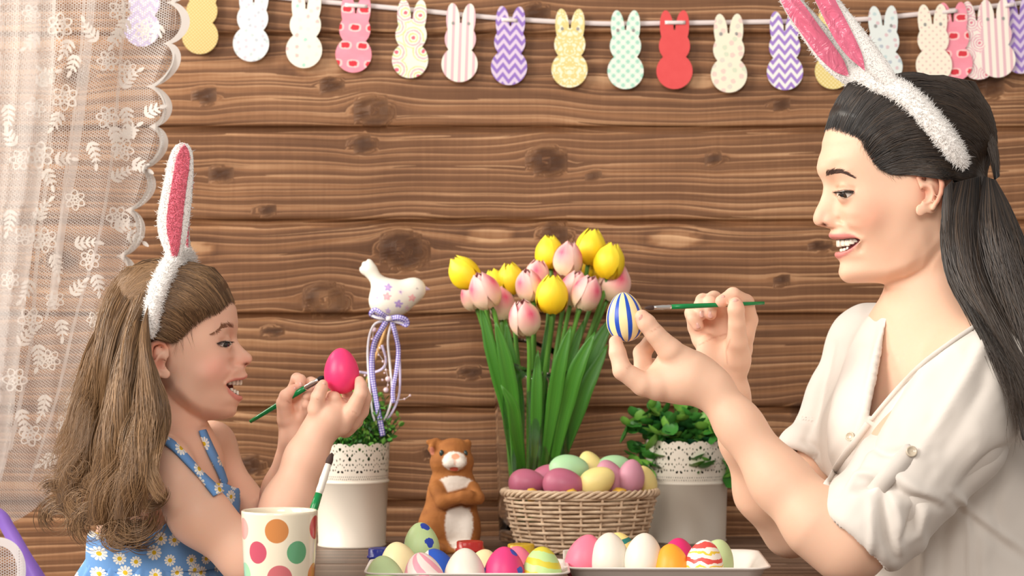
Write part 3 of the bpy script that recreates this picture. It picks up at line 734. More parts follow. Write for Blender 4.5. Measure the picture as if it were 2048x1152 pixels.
E = {k: egg_mat('egg_'+k, c) for k, c in dict(mauve=(186,104,130), lilac=(206,146,166), mint=(172,216,168), yellow=(240,222,146), white=(232,226,213), cream=(243,226,176), pink=(238,124,150), magenta=(214,42,112), orange=(244,166,48), sage=(190,212,158), hot=(238,66,118)).items()}
G = 'pastel eggs in the wicker basket'
YB = .50
egg(1097,958,YB+.02,.052,E['mauve'],'dark mauve egg lying behind the others under the green one in the basket',60,20,0,G)
egg(1054,966,YB-.005,.050,E['mauve'],'mauve egg lying at the left end of the wicker basket',88,10,0,G)
egg(1137,940,YB+.012,.055,E['mint'],'pale green egg lying on top at the left of the basket',82,10,0,G)
egg(1127,969,YB-.028,.056,E['mauve'],'mauve egg lying at the front rim, centre left of the basket',95,12,0,G)
egg(1181,935,YB+.035,.046,E['yellow'],'small pale yellow egg at the back between two green eggs in the basket',-20,0,0,G)
egg(1194,964,YB-.028,.052,E['yellow'],'pale yellow egg leaning at the front rim in the basket',58,14,0,G)
egg(1219,957,YB-.006,.052,E['lilac'],'slim lilac egg half hidden between yellow and rose eggs in the basket',-20,5,0,G)
egg(1226,938,YB+.032,.050,E['mint'],'pale green egg at the back right of the basket',70,0,0,G)
egg(1262,954,YB-.012,.048,E['lilac'],'upright rose lilac egg at the right of the basket',6,8,0,G)
egg(1289,964,YB+.012,.044,E['yellow'],'pale yellow egg tucked at the far right end of the basket',-10,0,0,G)
G = 'painted eggs on the left tray'
YL = -.09
def egg_top(px, pytop, Y, h, *a, **k):
    c = P(px, pytop, Y); return egg(px, pytop+h*.5/S(Y), Y, h, *a, **k)
egg_top(770,1111,YL-.02,.061,E['sage'],'plain sage green egg at the left end of the front row',-8,-6,0,G)
egg_top(800,1083,YL+.05,.061,E['cream'],'plain cream yellow egg behind the sage green egg',-12,0,0,G)
egg_top(848,1104,YL-.018,.060,egg_mat('egg_pink_swirl',(244,226,220),(240,164,180),'meridian',m=6,twist=30.,w=.2,duty=.45,ph=.35),'white egg with pale pink swirling stripes',-12,0,0,G)
egg_top(876,1096,YL+.045,.059,egg_mat('egg_half_blue',(240,236,224),(44,92,196),'half',at=-.008),'white egg painted half bright blue',-16,0,0,G)
egg_top(930,1096,YL-.012,.062,E['white'],'plain white egg in the middle of the left tray',0,0,0,G)
egg_top(966,1098,YL+.048,.057,E['cream'],'cream egg peeping out behind the plain white egg',8,0,0,G)
egg_top(1009,1093,YL-.008,.062,egg_mat('egg_magenta_spots',(222,60,124),(62,82,190),'spots',sc=42,r=.32),'magenta egg with blue brush spots',0,0,40,G)
egg_top(1034,1092,YL+.052,.058,E['pink'],'plain pink egg peeping out behind the magenta spotted egg',0,0,0,G)
egg_top(1084,1093,YL-.004,.059,egg_mat('egg_green_yellow',(190,222,150),(222,206,66),'bands',f=70.,slant=10.,w=.7,duty=.45),'light green egg with yellow painted bands',0,0,0,G)
egg(843,1092,.10,.056,egg_mat('egg_green_blue',(196,222,162),(44,74,184),'spots',sc=40,r=.42),'pale green egg with dark blue blots in front of the rabbit figurine',-4,0,20)
G = 'painted eggs on the right tray'
YR = -.02
egg(1170,1118,YR+.01,.057,E['pink'],'speckled pink egg at the left end of the right tray',14,0,0,G)
egg(1219,1117,YR,.059,E['white'],'plain white egg, the left one of two, right of the pink egg',0,0,0,G)
egg(1243,1112,YR+.075,.056,egg_mat('egg_yellow_teal',(240,218,140),(36,128,120),'bands',f=60.,slant=-8.,w=.4,duty=.3),'yellow egg with a teal stripe peeping between two white eggs',-14,0,0,G)
egg(1287,1117,YR-.01,.058,E['white'],'plain white egg, the right one of two, left of the orange egg',4,0,0,G)
egg(1357,1124,YR+.062,.056,E['magenta'],'glossy magenta egg behind the orange egg',0,0,0,G)
egg(1343,1136,YR-.018,.055,E['orange'],'plain orange egg at the front of the right tray',-4,0,0,G)
egg(1408,1131,YR-.022,.058,egg_mat('egg_red_yellow',(248,240,228),(226,84,78),'bands',f=68.,slant=-9.,w=1.3,duty=.32,c3=(238,206,70)),'white egg with wavy red, orange and yellow brush strokes',4,0,0,G)
egg(1430,1128,YR+.045,.058,E['sage'],'plain sage green egg at the right end behind the red striped egg',14,0,0,G)

# ================================================================ trays
def tray(name, cx, cy, hx, hy, zr, mat, label, rot=0, fz=.0125):
    """square dish with flared sides and a turned rim"""
    t = empty(name, (cx, cy, TABLE), (0, 0, rot), label=label, cat='tray')
    def ring(ax, ay, z, r=.02, n=8):
        out = []
        for sx, sy, a0 in ((1, 1, 0), (-1, 1, PI/2), (-1, -1, PI), (1, -1, 3*PI/2)):
            for k in range(n):
                a = a0+k/(n-1)*PI/2; out.append((sx*(ax-r)+r*math.cos(a), sy*(ay-r)+r*math.sin(a), z))
        return out
    levels = [(-.030, .0005, .008), (-.030, .004, .01), (-.018, max(.008, fz-.002), .014), (-.006, zr-.003, .02), (0, zr-.001, .022), (.0, zr+.0008, .022), (-.003, zr+.0004, .021), (-.010, zr-.004, .02), (-.022, fz+.002, .014), (-.034, fz, .01)]
    V = []; 
    for d, z, r in levels: V += ring(hx+d, hy+d, z, r)
    m = 32; n = len(levels); V += [(0, 0, .0005), (0, 0, fz)]
    Q = grid_faces(n, m, False, True); j = np.arange(m)
    T = np.vstack([np.stack([(j+1) % m, j, np.full(m, n*m)], 1), np.stack([(n-1)*m+j, (n-1)*m+(j+1) % m, np.full(m, n*m+1)], 1)])
    mesh_np('dish', V, [Q, T], t, mat); return t
TRM = plain('tray_white', (238, 230, 222), .3)
tray('egg_tray', (1331-1024)*S(.0), .032, .1165, .105, .0385, TRM, 'white square dish holding the eggs at the lower right', math.radians(-1))
tray('egg_tray', (936-1024)*S(-.05), -.050, .1135, .080, .0385, TRM, 'white dish holding the eggs at the lower centre left', 0, .005)

# ================================================================ paint pots in a row
def paint_pot(px, Y, h, c, cl, label, lidh=.012, open_=False):
    p = P(px, 576, Y); t = empty('paint_pot', (p.x, Y, TABLE), label=label, cat='paint pot', group='paint pots behind the left tray'); r = .0158
    body = NT('pot_clear_'+label.split()[0]); body.set(Base_Color=srgb(*c), Roughness=.15, Transmission_Weight=.55, IOR=1.4)
    V, Q = lathe([(.0005, 0), (r-.001, 0), (r, .002), (r, h-lidh-.001), (r-.0015, h-lidh), (.0005, h-lidh)], 40); mesh_np('jar', V, Q, t, body.m)
    lid = NT('lid_'+label.split()[0]); lid.set(Base_Color=srgb(*cl), Roughness=.25, Transmission_Weight=.2)
    ribs = []
    V, Q = lathe([(.0005, h-lidh), (r+.0016, h-lidh), (r+.002, h-lidh+.001), (r+.002, h-lidh+.0028), (r+.0004, h-lidh+.0034), (r+.0004, h-.0012), (r-.0006, h), (r-.003, h-.0004), (.0005, h-.0012)], 60)
    a = np.arctan2(V[:, 1], V[:, 0]); g = 1+.012*np.sign(np.sin(a*30))*((V[:, 2] > h-lidh+.003) & (V[:, 2] < h-.001)); V[:, :2] *= g[:, None]
    mesh_np('lid', V, Q, t, lid.m); return t
paint_pot(763, .20, .034, (60, 80, 190), (44, 62, 170), 'blue paint pot, leftmost of the row behind the left tray')
paint_pot(838, .19, .033, (40, 140, 128), (90, 190, 170), 'green paint pot beside the blue blotted egg')
paint_pot(940, .19, .0435, (214, 60, 50), (220, 52, 48), 'red paint pot in front of the rabbit figurine')
paint_pot(1042, .18, .041, (236, 186, 40), (238, 196, 40), 'yellow paint pot in front of the wicker basket')

# ================================================================ polka dot mug and brush
YM = -.19
mug = empty('mug', (P(559, 600, YM).x, YM, TABLE), label='white mug with pink, orange and green polka dots before the girl', cat='mug')
t = NT('mug_glaze'); co = t.coord(); x, y, z = t.xyz(co); ang = t.math('ARCTAN2', x, t.math('MULTIPLY', y, -1.)); u = t.math('MULTIPLY', ang, .0405)
base = srgb(240, 230, 206); cur = base
pm = S(YM-.04)
def arc(px): return math.asin(max(-1, min(1, (px-559)*S(YM-.02)/.0412)))*.0405
zt = P(559, 1020, YM).z-TABLE
for (px, py, r, col) in [(560,1057,24.5,(206,134,72)),(518,1101,22.5,(200,84,106)),(602,1101,23,(104,172,126)),(634,1054,24,(206,72,76)),(566,1154,28,(206,112,118)),(488,1056,22,(238,168,160)),(488,1148,24,(160,214,172)),(634,1150,24,(222,138,52)),(520,1196,22,(104,172,126)),(606,1198,22,(206,134,72))]:
    uu, zz, rr = arc(px), zt-(py-1021)*pm, r*pm
    d = t.math('SQRT', t.math('ADD', t.math('POWER', t.math('SUBTRACT', u, uu), 2.), t.math('POWER', t.math('SUBTRACT', z, zz), 2.)))
    cur = t.mix(t.math('LESS_THAN', d, rr), cur, srgb(*col))
for k in range(9):      # the pattern goes on round the back
    uu, zz = .075+.012*k*(1 if k % 2 else -1), .02+.022*(k % 4); d = t.math('SQRT', t.math('ADD', t.math('POWER', t.math('SUBTRACT', t.math('ABSOLUTE', u), .09+.018*(k % 3)), 2.), t.math('POWER', t.math('SUBTRACT', z, zz), 2.)))
    cur = t.mix(t.math('LESS_THAN', d, .010), cur, srgb(*[(200,84,106),(104,172,126),(206,134,72)][k % 3]))
t.set(Base_Color=cur, Roughness=.12, Coat_Weight=.3)
V, Q = lathe([(.0005, .001), (.030, 0), (.034, .003), (.0362, .02), (.039, .065), (.0408, zt-.003), (.0408, zt-.001), (.0398, zt), (.0384, zt-.0012), (.0378, zt-.006), (.034, .02), (.031, .007), (.0005, .006)], 80)
mesh_np('cup', V, Q, mug, t.m)
pw = P(559, 600, YM)
tube_obj('handle', [(.0, .037, zt-.022), (.006, .056, zt-.022), (.008, .066, zt-.045), (.006, .058, zt-.072), (0, .036, zt-.078)], .0052, plain('mug_handle', (240, 230, 206), .15), mug)
BRW, BRG, BRF = plain('brush_white', (238, 232, 220), .3), plain('brush_green', (10, 128, 66), .22), plain('brush_hair', (70, 50, 44), .8)
FER = NT('brush_ferrule'); FER.set(Base_Color=(.72, .70, .68, 1), Metallic=1., Roughness=.28)
def brush(a, b, L_bristle, L_fer, r, label, name='paint_brush', ferm=None, rtip=None, fer_r=None, hairm=None):
    """brush from handle end a to bristle tip b"""
    a, b = np.array(a, float), np.array(b, float); d = b-a; L = np.linalg.norm(d); d /= L
    o = empty(name, a, label=label, cat='paint brush'); fr = fer_r or r
    e1, e2 = L-L_bristle-L_fer, L-L_bristle
    def tb(nm, s0, s1, rad, mt, flat=1): 
        c = np.array([d*(s0+(s1-s0)*k/(len(rad)-1)) for k in range(len(rad))]); V, Q = tube(c, rad, 14, flat=flat); mesh_np(nm, V, fixq(V, Q), o, mt)
    tb('handle', 0, e1, [r*.72, r*.8, r*.9, r, r*1.05, r*1.1, fr*1.02], BRG)
    tb('ferrule', e1-.001, e2, [fr*.95, fr*1.08, fr, fr*1.1, fr, fr*.95, fr*.85], ferm or FER.m)
    tb('bristles', e2-.001, L, [fr*.8, fr*1.0, fr*.95, fr*.7, fr*.25], hairm or BRF)
    return o
brush(P(588, 1140, YM+.012), P(664, 906, YM+.05), .013, .034, .0042, 'green brush with white ferrule standing in the polka dot mug', ferm=BRW, fer_r=.0040)

# ================================================================ wicker basket
WK = NT('wicker'); n = WK.noise(WK.coord(), 90, 3); WK.set(Base_Color=WK.ramp(n, [(.3, srgb(196, 168, 138)), (.7, srgb(232, 208, 178))]), Roughness=.6); WK.bump(WK.noise(WK.coord(), 500, 2), .2, .0006)
BX = P(1160, 600, YB).x
bask = empty('wicker_basket', (BX, YB, TABLE), label='oval cream wicker basket full of pastel eggs', cat='basket')
z_rim = P(1160, 990, YB-.05).z-TABLE
def bask_r(f): return np.interp(f, [0, .15, .5, 1], [.079, .084, .093, .1015]), np.interp(f, [0, .15, .5, 1], [.047, .050, .054, .058])
NS = 22; rows = 13
thd = np.linspace(0, 2*PI, 220, endpoint=False)
for i in range(rows):
    f = .07+.86*i/(rows-1); ax, ay = bask_r(f); w = .0021*np.sin(thd*NS/2+PI*(i % 2))
    c = np.stack([(ax+w)*np.cos(thd), (ay+w)*np.sin(thd), f*z_rim+.0004*np.sin(thd*5+i)], 1)
    V, Q = tube(c, .0021, 7, closed=True); mesh_np('weaver', V, Q, bask, WK.m)
for k in range(NS):
    a = 2*PI*(k+.5)/NS; pts = []
    for f in np.linspace(.02, .98, 7):
        ax, ay = bask_r(f); pts.append((ax*math.cos(a), ay*math.sin(a), f*z_rim))
    V, Q = tube(np.array(pts), .0019, 6); mesh_np('stake', V, fixq(V, Q), bask, WK.m)
def braid(name, f, rad, strands, turns, r, zoff=0):
    ax, ay = bask_r(f); th = np.linspace(0, 2*PI, 420, endpoint=False)
    for s in range(strands):
        ph = th*turns+2*PI*s/strands; c = np.stack([(ax+rad*np.cos(ph))*np.cos(th), (ay+rad*np.cos(ph))*np.sin(th), f*z_rim+zoff+rad*np.sin(ph)], 1)
        V, Q = tube(c, r, 6, closed=True); mesh_np(name, V, Q, bask, WK.m)
braid('rim_strand', 1.0, .0036, 4, 14, .0022)
braid('base_strand', .0, .0022, 3, 14, .0020, .0042)
ax, ay = bask_r(0); V, Q = lathe([(.001, .003), (1, .003), (1, .0055), (.001, .0055)], 48, ax, ay); mesh_np('basket_floor', V, Q, bask, WK.m)
# crumpled yellow paper under the eggs
yp = plain('yellow_paper', (236, 190, 70), .7)
for (px, py, Y, r, s, lab) in [(1064,990,YB-.036,15,1,'crumpled yellow paper corner under the left mauve egg in the basket'),(1144,987,YB-.050,13,2,'crumpled yellow paper corner at the front rim between mauve and yellow eggs'),(1240,985,YB-.034,13,3,'crumpled yellow paper corner under the rose egg in the basket')]:
    q = np.random.RandomState(s); n = 9; th = np.linspace(0, 2*PI, n, endpoint=False); m = r*S(Y)
    V = np.stack([np.cos(th)*m*(.9+.4*q.rand(n)), (q.rand(n)-.5)*m*.5+np.sin(th)*m*.35, np.sin(th)*m*.75*(.8+.5*q.rand(n))], 1); V = np.vstack([V, [[0, -m*.5, m*.25]]])
    o = mesh_np('paper_scrap', V, [(k, (k+1) % n, n) for k in range(n)], None, yp, False); o.location = P(px, py, Y); solidify(o, .0004); tag(o, lab, 'paper', 'yellow paper in the basket')

# ================================================================ white pots with pierced lace rims
PW = plain('pot_white_enamel', (226, 218, 204), .38); SOIL = plain('potting_soil', (52, 36, 26), .95)
def holes_at(u, v, w, h):
    """True where the lace rim is cut; u along the rim in units of one fan (0..1), v 0 bottom .. 1 top of the pierced band"""
    cut = np.zeros(u.shape, bool); uu = (u-.5)*1.0
    def dot(cu, cv, ru, rv, ang=0):
        nonlocal cut
        for sh in (-1, 0, 1):
            du, dv = (uu-cu-sh)*w, (v-cv)*h; c, s = math.cos(ang), math.sin(ang); x, y = du*c+dv*s, -du*s+dv*c; cut |= (x/ru)**2+(y/rv)**2 < 1
    mm = .001
    dot(-.10, .10, 1.9*mm, 1.25*mm, .3); dot(.10, .10, 1.9*mm, 1.25*mm, -.3)
    for k in range(7):
        a = math.radians(12+k*26); dot(.27*math.cos(a), .10+.24*math.sin(a), .75*mm, .95*mm)
    for k in range(7):
        a = math.radians(4+k*28.6); dot(.40*math.cos(a), .12+.38*math.sin(a), 1.25*mm, .8*mm, a)
    dot(.5, .50, 1.9*mm, 2.6*mm); dot(.5-.12, .62, 1.1*mm, 1.9*mm, .6); dot(.5+.12, .62, 1.1*mm, 1.9*mm, -.6); dot(.5, .32, .9*mm, 1.3*mm)
    for k in range(5):
        a = math.radians(18+k*36); dot(.5+.24*math.cos(a), .62+.17*math.sin(a), .7*mm, .7*mm)
    dot(0, .80, 1.9*mm, 1.9*mm); dot(.17, .74, 1.3*mm, .9*mm, .5); dot(-.17, .74, 1.3*mm, .9*mm, -.5); dot(.5, .93, 1.0*mm, 1.0*mm); dot(.30, .90, .9*mm, .9*mm); dot(-.30, .90, .9*mm, .9*mm)
    return cut
def lace_pot(px, Yc, pytop, pyline, pybot, rt, rb, label):
    x0 = P(px, 600, Yc).x; t = empty('potted_plant', (x0, Yc, TABLE), label=label, cat='potted plant')
    zt, zl = P(px, pytop, Yc-rt).z-TABLE, P(px, pyline, Yc-rt).z-TABLE
    rr = lambda z: rb+(rt-rb)*z/zt
    V, Q = lathe([(.0005, .002), (rb-.002, .002), (rb, 0), (rb+.0012, .0008), (rb+.0012, .003), (rr(.004), .004), (rr(zl-.006), zl-.006), (rr(zl)+.0012, zl-.005), (rr(zl)+.0016, zl-.0035), (rr(zl)+.0012, zl-.002), (rr(zl), zl-.001), (rr(zl)-.001, zl), (rr(zl)-.0022, zl-.004), (rr(.005)-.002, .005), (.0005, .004)], 96)
    mesh_np('pot_body', V, Q, t, PW)
    NU, NV, N = 780, 62, 12
    th = np.arange(NU)/NU*2*PI; vz = np.linspace(0, 1, NV)
    TH, VZ = np.meshgrid(th, vz, indexing='ij'); H = zt-zl; Z = zl-.001+VZ*H; R = rr(Z)
    keepv = np.ones(TH.shape, bool)
    u = TH/(2*PI)*N; uf = u-np.floor(u); w = 2*PI*rt/N
    band = (VZ-.16)/.84
    cut = holes_at(uf, band, w, H*.84) & (VZ > .17)
    for row in (.055, .115):     # two rows of pin holes below the fans
        q = (u*9+(.5 if row > .1 else 0)); q = q-np.floor(q)-.5; cut |= (q*w/9/.00062)**2+((VZ-row)*H/.00062)**2 < 1
    scal = 1-.10*(np.abs(np.sin(PI*u*2))**.8 < .0)-.075*(1-np.abs(np.sin(PI*u)))-.03*(1-np.abs(np.sin(PI*u*3))); cut |= VZ > scal
    Vt = np.stack([R*np.cos(TH), R*np.sin(TH), Z], -1).reshape(-1, 3); Q = grid_faces(NU, NV, True)
    ctr = cut.ravel()[Q].sum(1) >= 2; Q = Q[~ctr]
    used = np.unique(Q); mp = np.full(len(Vt), -1); mp[used] = np.arange(len(used))
    o = mesh_np('lace_rim', Vt[used], mp[Q], t, PW); tag(o, 'pierced lace rim')
    V, Q = lathe([(.0005, zl+.012), (rr(zl)-.004, zl+.006), (rr(zl)-.004, zl-.004)], 32); mesh_np('soil', V, Q, t, SOIL)
    return t, zl, zt, rr
pot_l, zl_l, zt_l, _ = lace_pot(704, .575, 885, 962, 1098, .0515, .0455, 'fine leaved plant in a white lace rim pot behind the mug')
pot_r, zl_r, zt_r, _ = lace_pot(1374, .64, 880, 964, 1088, .0575, .0535, 'round leaved plant in a white lace rim pot right of the basket')
# fine-leaved plant in the left pot
def leaf_v(L, Wd, fold=.25, n=5, curl=.2):
    t = np.linspace(0, 1, n); w = Wd*np.sin(PI*np.clip(t, .02, .98))**.8*.5; V = []
    for a, b in zip(t, w): z = curl*L*a*a; V += [(-b, a*L, z+b*fold), (0, a*L, z), (b, a*L, z+b*fold)]
    return np.array(V), grid_faces(n, 3)
def rot_to(d, roll=0):
    q = Vector(d).to_track_quat('Y', 'Z').to_matrix() @ Matrix.Rotation(roll, 3, 'Y'); return np.array(q)
rng = np.random.RandomState(11)
pl = empty('plant', (0, 0, zl_l+.011)); pl.parent = pot_l
mb = MB(); LV, LQ = leaf_v(.0075, .0045, n=4); stems = MB()
cols = [np.array(srgb(*c)[:3]) for c in [(50,112,40),(74,142,50),(108,166,64),(158,194,98),(38,92,38)]]
zb = zl_l+.011
H0 = P(704, 748, .56).z-TABLE-zb
for k in range(210):
    a = rng.rand()*2*PI; e = rng.rand()**.6; top = np.array([math.cos(a)*.060*e*(1.15 if abs(math.cos(a)) > .7 else .8), math.sin(a)*.050*e, H0*(1-.50*e*e)*(.72+.3*rng.rand())])
    base = np.array([math.cos(a)*.030*e, math.sin(a)*.030*e, 0]); mid = (base+top)/2+[0, 0, .008]; c = resample([base, mid, top], 9); add_tube(stems, c, .0005, 4, (.05, .09, .03))
    d = c[-1]-c[-2]; d /= np.linalg.norm(d)
    for j in range(15):
        s = .35+.65*j/14; p = c[min(8, int(s*8))]+(rng.rand(3)-.5)*.003; dd = d*.6+rng.randn(3)*.55; R = rot_to(dd, rng.rand()*6)
        cc = cols[min(4, int(rng.rand()*3)+(1 if s > .85 else 0))]; mb.add(LV*(.75+.6*rng.rand())@R.T+p, LQ, cc)
LFM = colattr('leaf_small', .45, Subsurface_Weight=.0); o = mb.build('foliage', LFM, pl, col=True); tag(o, kind='stuff'); stems.build('stems', LFM, pl, col=True)
# round-leaved plant in the right pot: each leaf its own mesh
pr = empty('plant', (0, 0, zl_r+.011)); pr.parent = pot_r
LG = [plain('leaf_round_%s' % n, c, .38, Specular_IOR_Level=.4) for n, c in [('dark', (40, 96, 44)), ('mid', (66, 134, 54)), ('light', (116, 172, 70)), ('deep', (28, 76, 46))]]
def round_leaf(L, Wd):
    n = 6; t = np.linspace(0, 1, n); w = Wd*.5*np.sin(PI*np.clip(t, .05, 1))**.55; w[-1] = Wd*.06; V = []
    for a, b in zip(t, w): z = -.10*L*math.sin(PI*a)+.12*L*a*a; V += [(-b, a*L, z+b*.35), (-b*.5, a*L, z+b*.08), (0, a*L, z), (b*.5, a*L, z+b*.08), (b, a*L, z+b*.35)]
    return np.array(V), grid_faces(n, 5)
LFV, LFQ = round_leaf(.0225, .0205)
me_leaf = [mesh_np('leaf', LFV, LFQ, pr, m) for m in LG]; first = list(me_leaf); LGm = [o.data for o in me_leaf]
stm = MB(); cnt = 0
zb = TABLE+zl_r+.011
def r_leaf(p, d, roll, k, sc):
    global cnt
    if cnt < 4: o = first[cnt]; o.data = LGm[k]
    else: o = link('leaf', LGm[k], pr)
    cnt += 1; R = Matrix(rot_to(d, roll).tolist()).to_4x4(); o.matrix_local = Matrix.Translation(Vector(p)) @ R @ Matrix.Scale(sc, 4)
tips = []
for k in range(34):
    a = rng.rand()*2*PI if k > 14 else PI+(k/14)*PI; e = .55+.45*rng.rand() if k < 26 else .4*rng.rand()
    hz = P(1374, 778+35*rng.rand(), .64).z-zb
    top = np.array([math.cos(a)*(.104 if math.cos(a) < 0 else .088)*e, math.sin(a)*.055*e, (hz*(1.02-.5*e*e) if k % 4 else (-.012+.035*rng.rand()) if math.sin(a) < .1 else hz*.6)])
    base = np.array([math.cos(a)*.02, math.sin(a)*.02, 0]); mid = base*.5+top*.5+np.array([0, 0, .03]); c = resample([base, mid, top], 12); add_tube(stm, c, .0008, 5)
    tips.append((c, a))
add = 0
for c, a in tips:
    for j in range(4, 12):
        d = c[min(j, 11)]-c[j-1]; d /= np.linalg.norm(d)+1e-9; side = np.cross(d, [0, 0, 1.]); side /= np.linalg.norm(side)+1e-9; up = np.cross(side, d)
        ph = j*1.6
        for sg in (-1, 1):
            if cnt >= 290: break
            dd = d*.45+sg*(side*math.cos(ph)+up*math.sin(ph))*.9+np.array([0, -.25, .15])+rng.randn(3)*.15
            r_leaf(c[j], dd, rng.randn()*.5, int(rng.choice([0, 1, 1, 2, 3] if j < 9 else [1, 2, 2, 1])), .75+.5*rng.rand())
stm.build('stems', LG[1], pr)
# ================================================================ glass vase with tulips
YV = .63; sv = S(YV); VX = P(1066, 600, YV).x
vase = empty('glass_vase', (VX, YV, TABLE), label='clear glass vase with a slanted rim holding the tulips', cat='vase')
GL = NT('clear_glass'); GL.set(Base_Color=(.97, .99, .98, 1), Roughness=.02, Transmission_Weight=1., IOR=1.45, Specular_IOR_Level=.4)
NS_ = 96; th = np.arange(NS_)/NS_*2*PI; zr0 = P(1066, 710, YV).z-TABLE
def vr(z): return .0468+.0085*z/zr0
rows_ = []
def vring(f, off):      # f 0..1 of the slanted height
    out = []
    for a in th:
        x, y = math.cos(a), math.sin(a); top = zr0+(-.25*x+.34*y)*.0555; z = .003+(top-.003)*f; r = vr(z)-off; out.append((r*x, r*y, z))
    return out
for f in np.linspace(0, 1, 14): rows_ += vring(f, 0)
for f in np.linspace(1, .06, 14): rows_ += vring(f, .0030)
V = np.array(rows_); n = 28; V = np.vstack([V, [[0, 0, .0005], [0, 0, .012]]]); j = np.arange(NS_)
T = np.vstack([np.stack([(j+1) % NS_, j, np.full(NS_, n*NS_)], 1), np.stack([(n-1)*NS_+j, (n-1)*NS_+(j+1) % NS_, np.full(NS_, n*NS_+1)], 1)])
mesh_np('glass', V, [grid_faces(n, NS_, False, True), T], vase, GL.m)
def petal_mat(name, base, mid, tip):
    t = NT(name); uv = t.coord('UV'); u, v, _ = t.xyz(uv)
    w = t.math('ABSOLUTE', t.math('SUBTRACT', u, .5)); n = t.noise(t.cxyz(t.math('MULTIPLY', u, 26), t.math('MULTIPLY', v, 2.), 0.), 1.0, 3)
    c = t.ramp(t.math('ADD', v, t.math('MULTIPLY', n, .25)), [(.12, base), (.62, mid), (1.05, tip)]); t.set(Base_Color=c, Roughness=.5, Subsurface_Weight=.2, Subsurface_Scale=.006); t.bump(n, .25, .0008); return t.m
PY_ = petal_mat('tulip_yellow', srgb(226, 186, 20), srgb(248, 214, 28), srgb(252, 226, 60))
t = NT('tulip_pink'); u, v, _ = t.xyz(t.coord('UV')); n = t.noise(t.cxyz(t.math('MULTIPLY', u, 24), t.math('MULTIPLY', v, 2.), 0.), 1.0, 3)
cw = t.math('SUBTRACT', 1., t.math('MULTIPLY', t.math('ABSOLUTE', t.math('SUBTRACT', u, .5)), 2.6), clamp=True); vv = t.math('SUBTRACT', 1., t.math('MULTIPLY', t.math('ABSOLUTE', t.math('SUBTRACT', v, .68)), 2.6), clamp=True)
k = t.math('MULTIPLY', t.math('MULTIPLY', cw, vv), t.math('ADD', .75, t.math('MULTIPLY', n, .6)), clamp=True)
c0 = t.ramp(v, [(.1, srgb(236, 214, 176)), (.4, srgb(240, 196, 178)), (.9, srgb(244, 196, 190))]); t.set(Base_Color=t.mix(k, c0, srgb(236, 92, 124)), Roughness=.5, Subsurface_Weight=.2, Subsurface_Scale=.006); t.bump(n, .25, .0008); PP_ = t.m
STM = plain('tulip_stem', (92, 150, 54), .4); TLF = NT('tulip_leaf'); u, v, _ = TLF.xyz(TLF.coord('UV')); nn = TLF.noise(TLF.cxyz(TLF.math('MULTIPLY', u, 30), TLF.math('MULTIPLY', v, 1.5), 0.), 1.0, 2)
TLF.set(Base_Color=TLF.ramp(nn, [(.3, srgb(40, 108, 30)), (.7, srgb(84, 148, 44))]), Roughness=.38); TLF.bump(nn, .2, .001)
def petal_mesh(H, R, openn, off):
    n, m = 15, 11; V = []; UV = []
    for i in range(n):
        v = i/(n-1); r = R*(.16+.92*math.sin(PI*min(1, v*.86+.05)**.80)**.62)*(1-.06*v); r = max(r, R*.14); r += openn*R*v**3
        r *= 1-.34*max(0, (v-.62)/.38)**2*(1-openn*4)
        wv = 1.18*math.sin(PI*min(.55, .12+.62*v))**.6*(1 if v < .78 else math.sqrt(max(0.06, 1-((v-.78)/.225)**2)))
        for j in range(m):
            s = j/(m-1)*2-1; a = s*wv*.92; rr = r*(1+.05*s*s)+off
            V.append((rr*math.sin(a), -rr*math.cos(a), H*v-.04*H*s*s*v+.0006*math.sin(9*a+i))); UV.append((j/(m-1), v))
    return np.array(V), grid_faces(n, m), np.array(UV)
def tulip(px, py, Y, H, lean, toward, mat, label, basex, by=0., Rf=.40, openn=.0, leafy=None, stem_px=None):
    c = P(px, py, Y); d = (Matrix.Rotation(math.radians(lean), 3, 'Y') @ Matrix.Rotation(math.radians(toward), 3, 'X')); up = d @ Vector((0, 0, 1))
    b = c-up*H*.5; base = Vector((VX+basex, YV+by, TABLE+.020))
    o = empty('tulip', base, label=label, cat='tulip', group='tulips in the glass vase')
    mid = Vector((base.x*.45+b.x*.55, base.y*.4+b.y*.6, TABLE+zr0*.80)); mid.x = VX+(mid.x-VX)*.8
    pts = [base, base*.5+mid*.5+Vector((0, 0, .0)), mid, b-up*.02, b+up*.002]
    cc = resample([tuple(p-base) for p in pts], 30); V, Q = tube(cc, np.linspace(.0034, .0030, 30), 8); mesh_np('stem', V, fixq(V, Q), o, STM)
    head = empty('flower_head', b-base); head.rotation_euler = d.to_euler(); head.parent = o
    for ring_, off, Hs in ((1, -.0012, .97), (0, .0006, 1.0)):
        for k in range(3):
            V, Q, UV = petal_mesh(H*Hs, H*Rf*(.96 if ring_ else 1), openn, off)
            p = mesh_np('petal', V, Q, head, mat, uv=UV); p.rotation_euler = (random.uniform(-.03, .03), random.uniform(-.03, .03), k*2*PI/3+ring_*PI/3+px*.7); p.modifiers.new('soft', 'SUBSURF').render_levels = 1
    return o
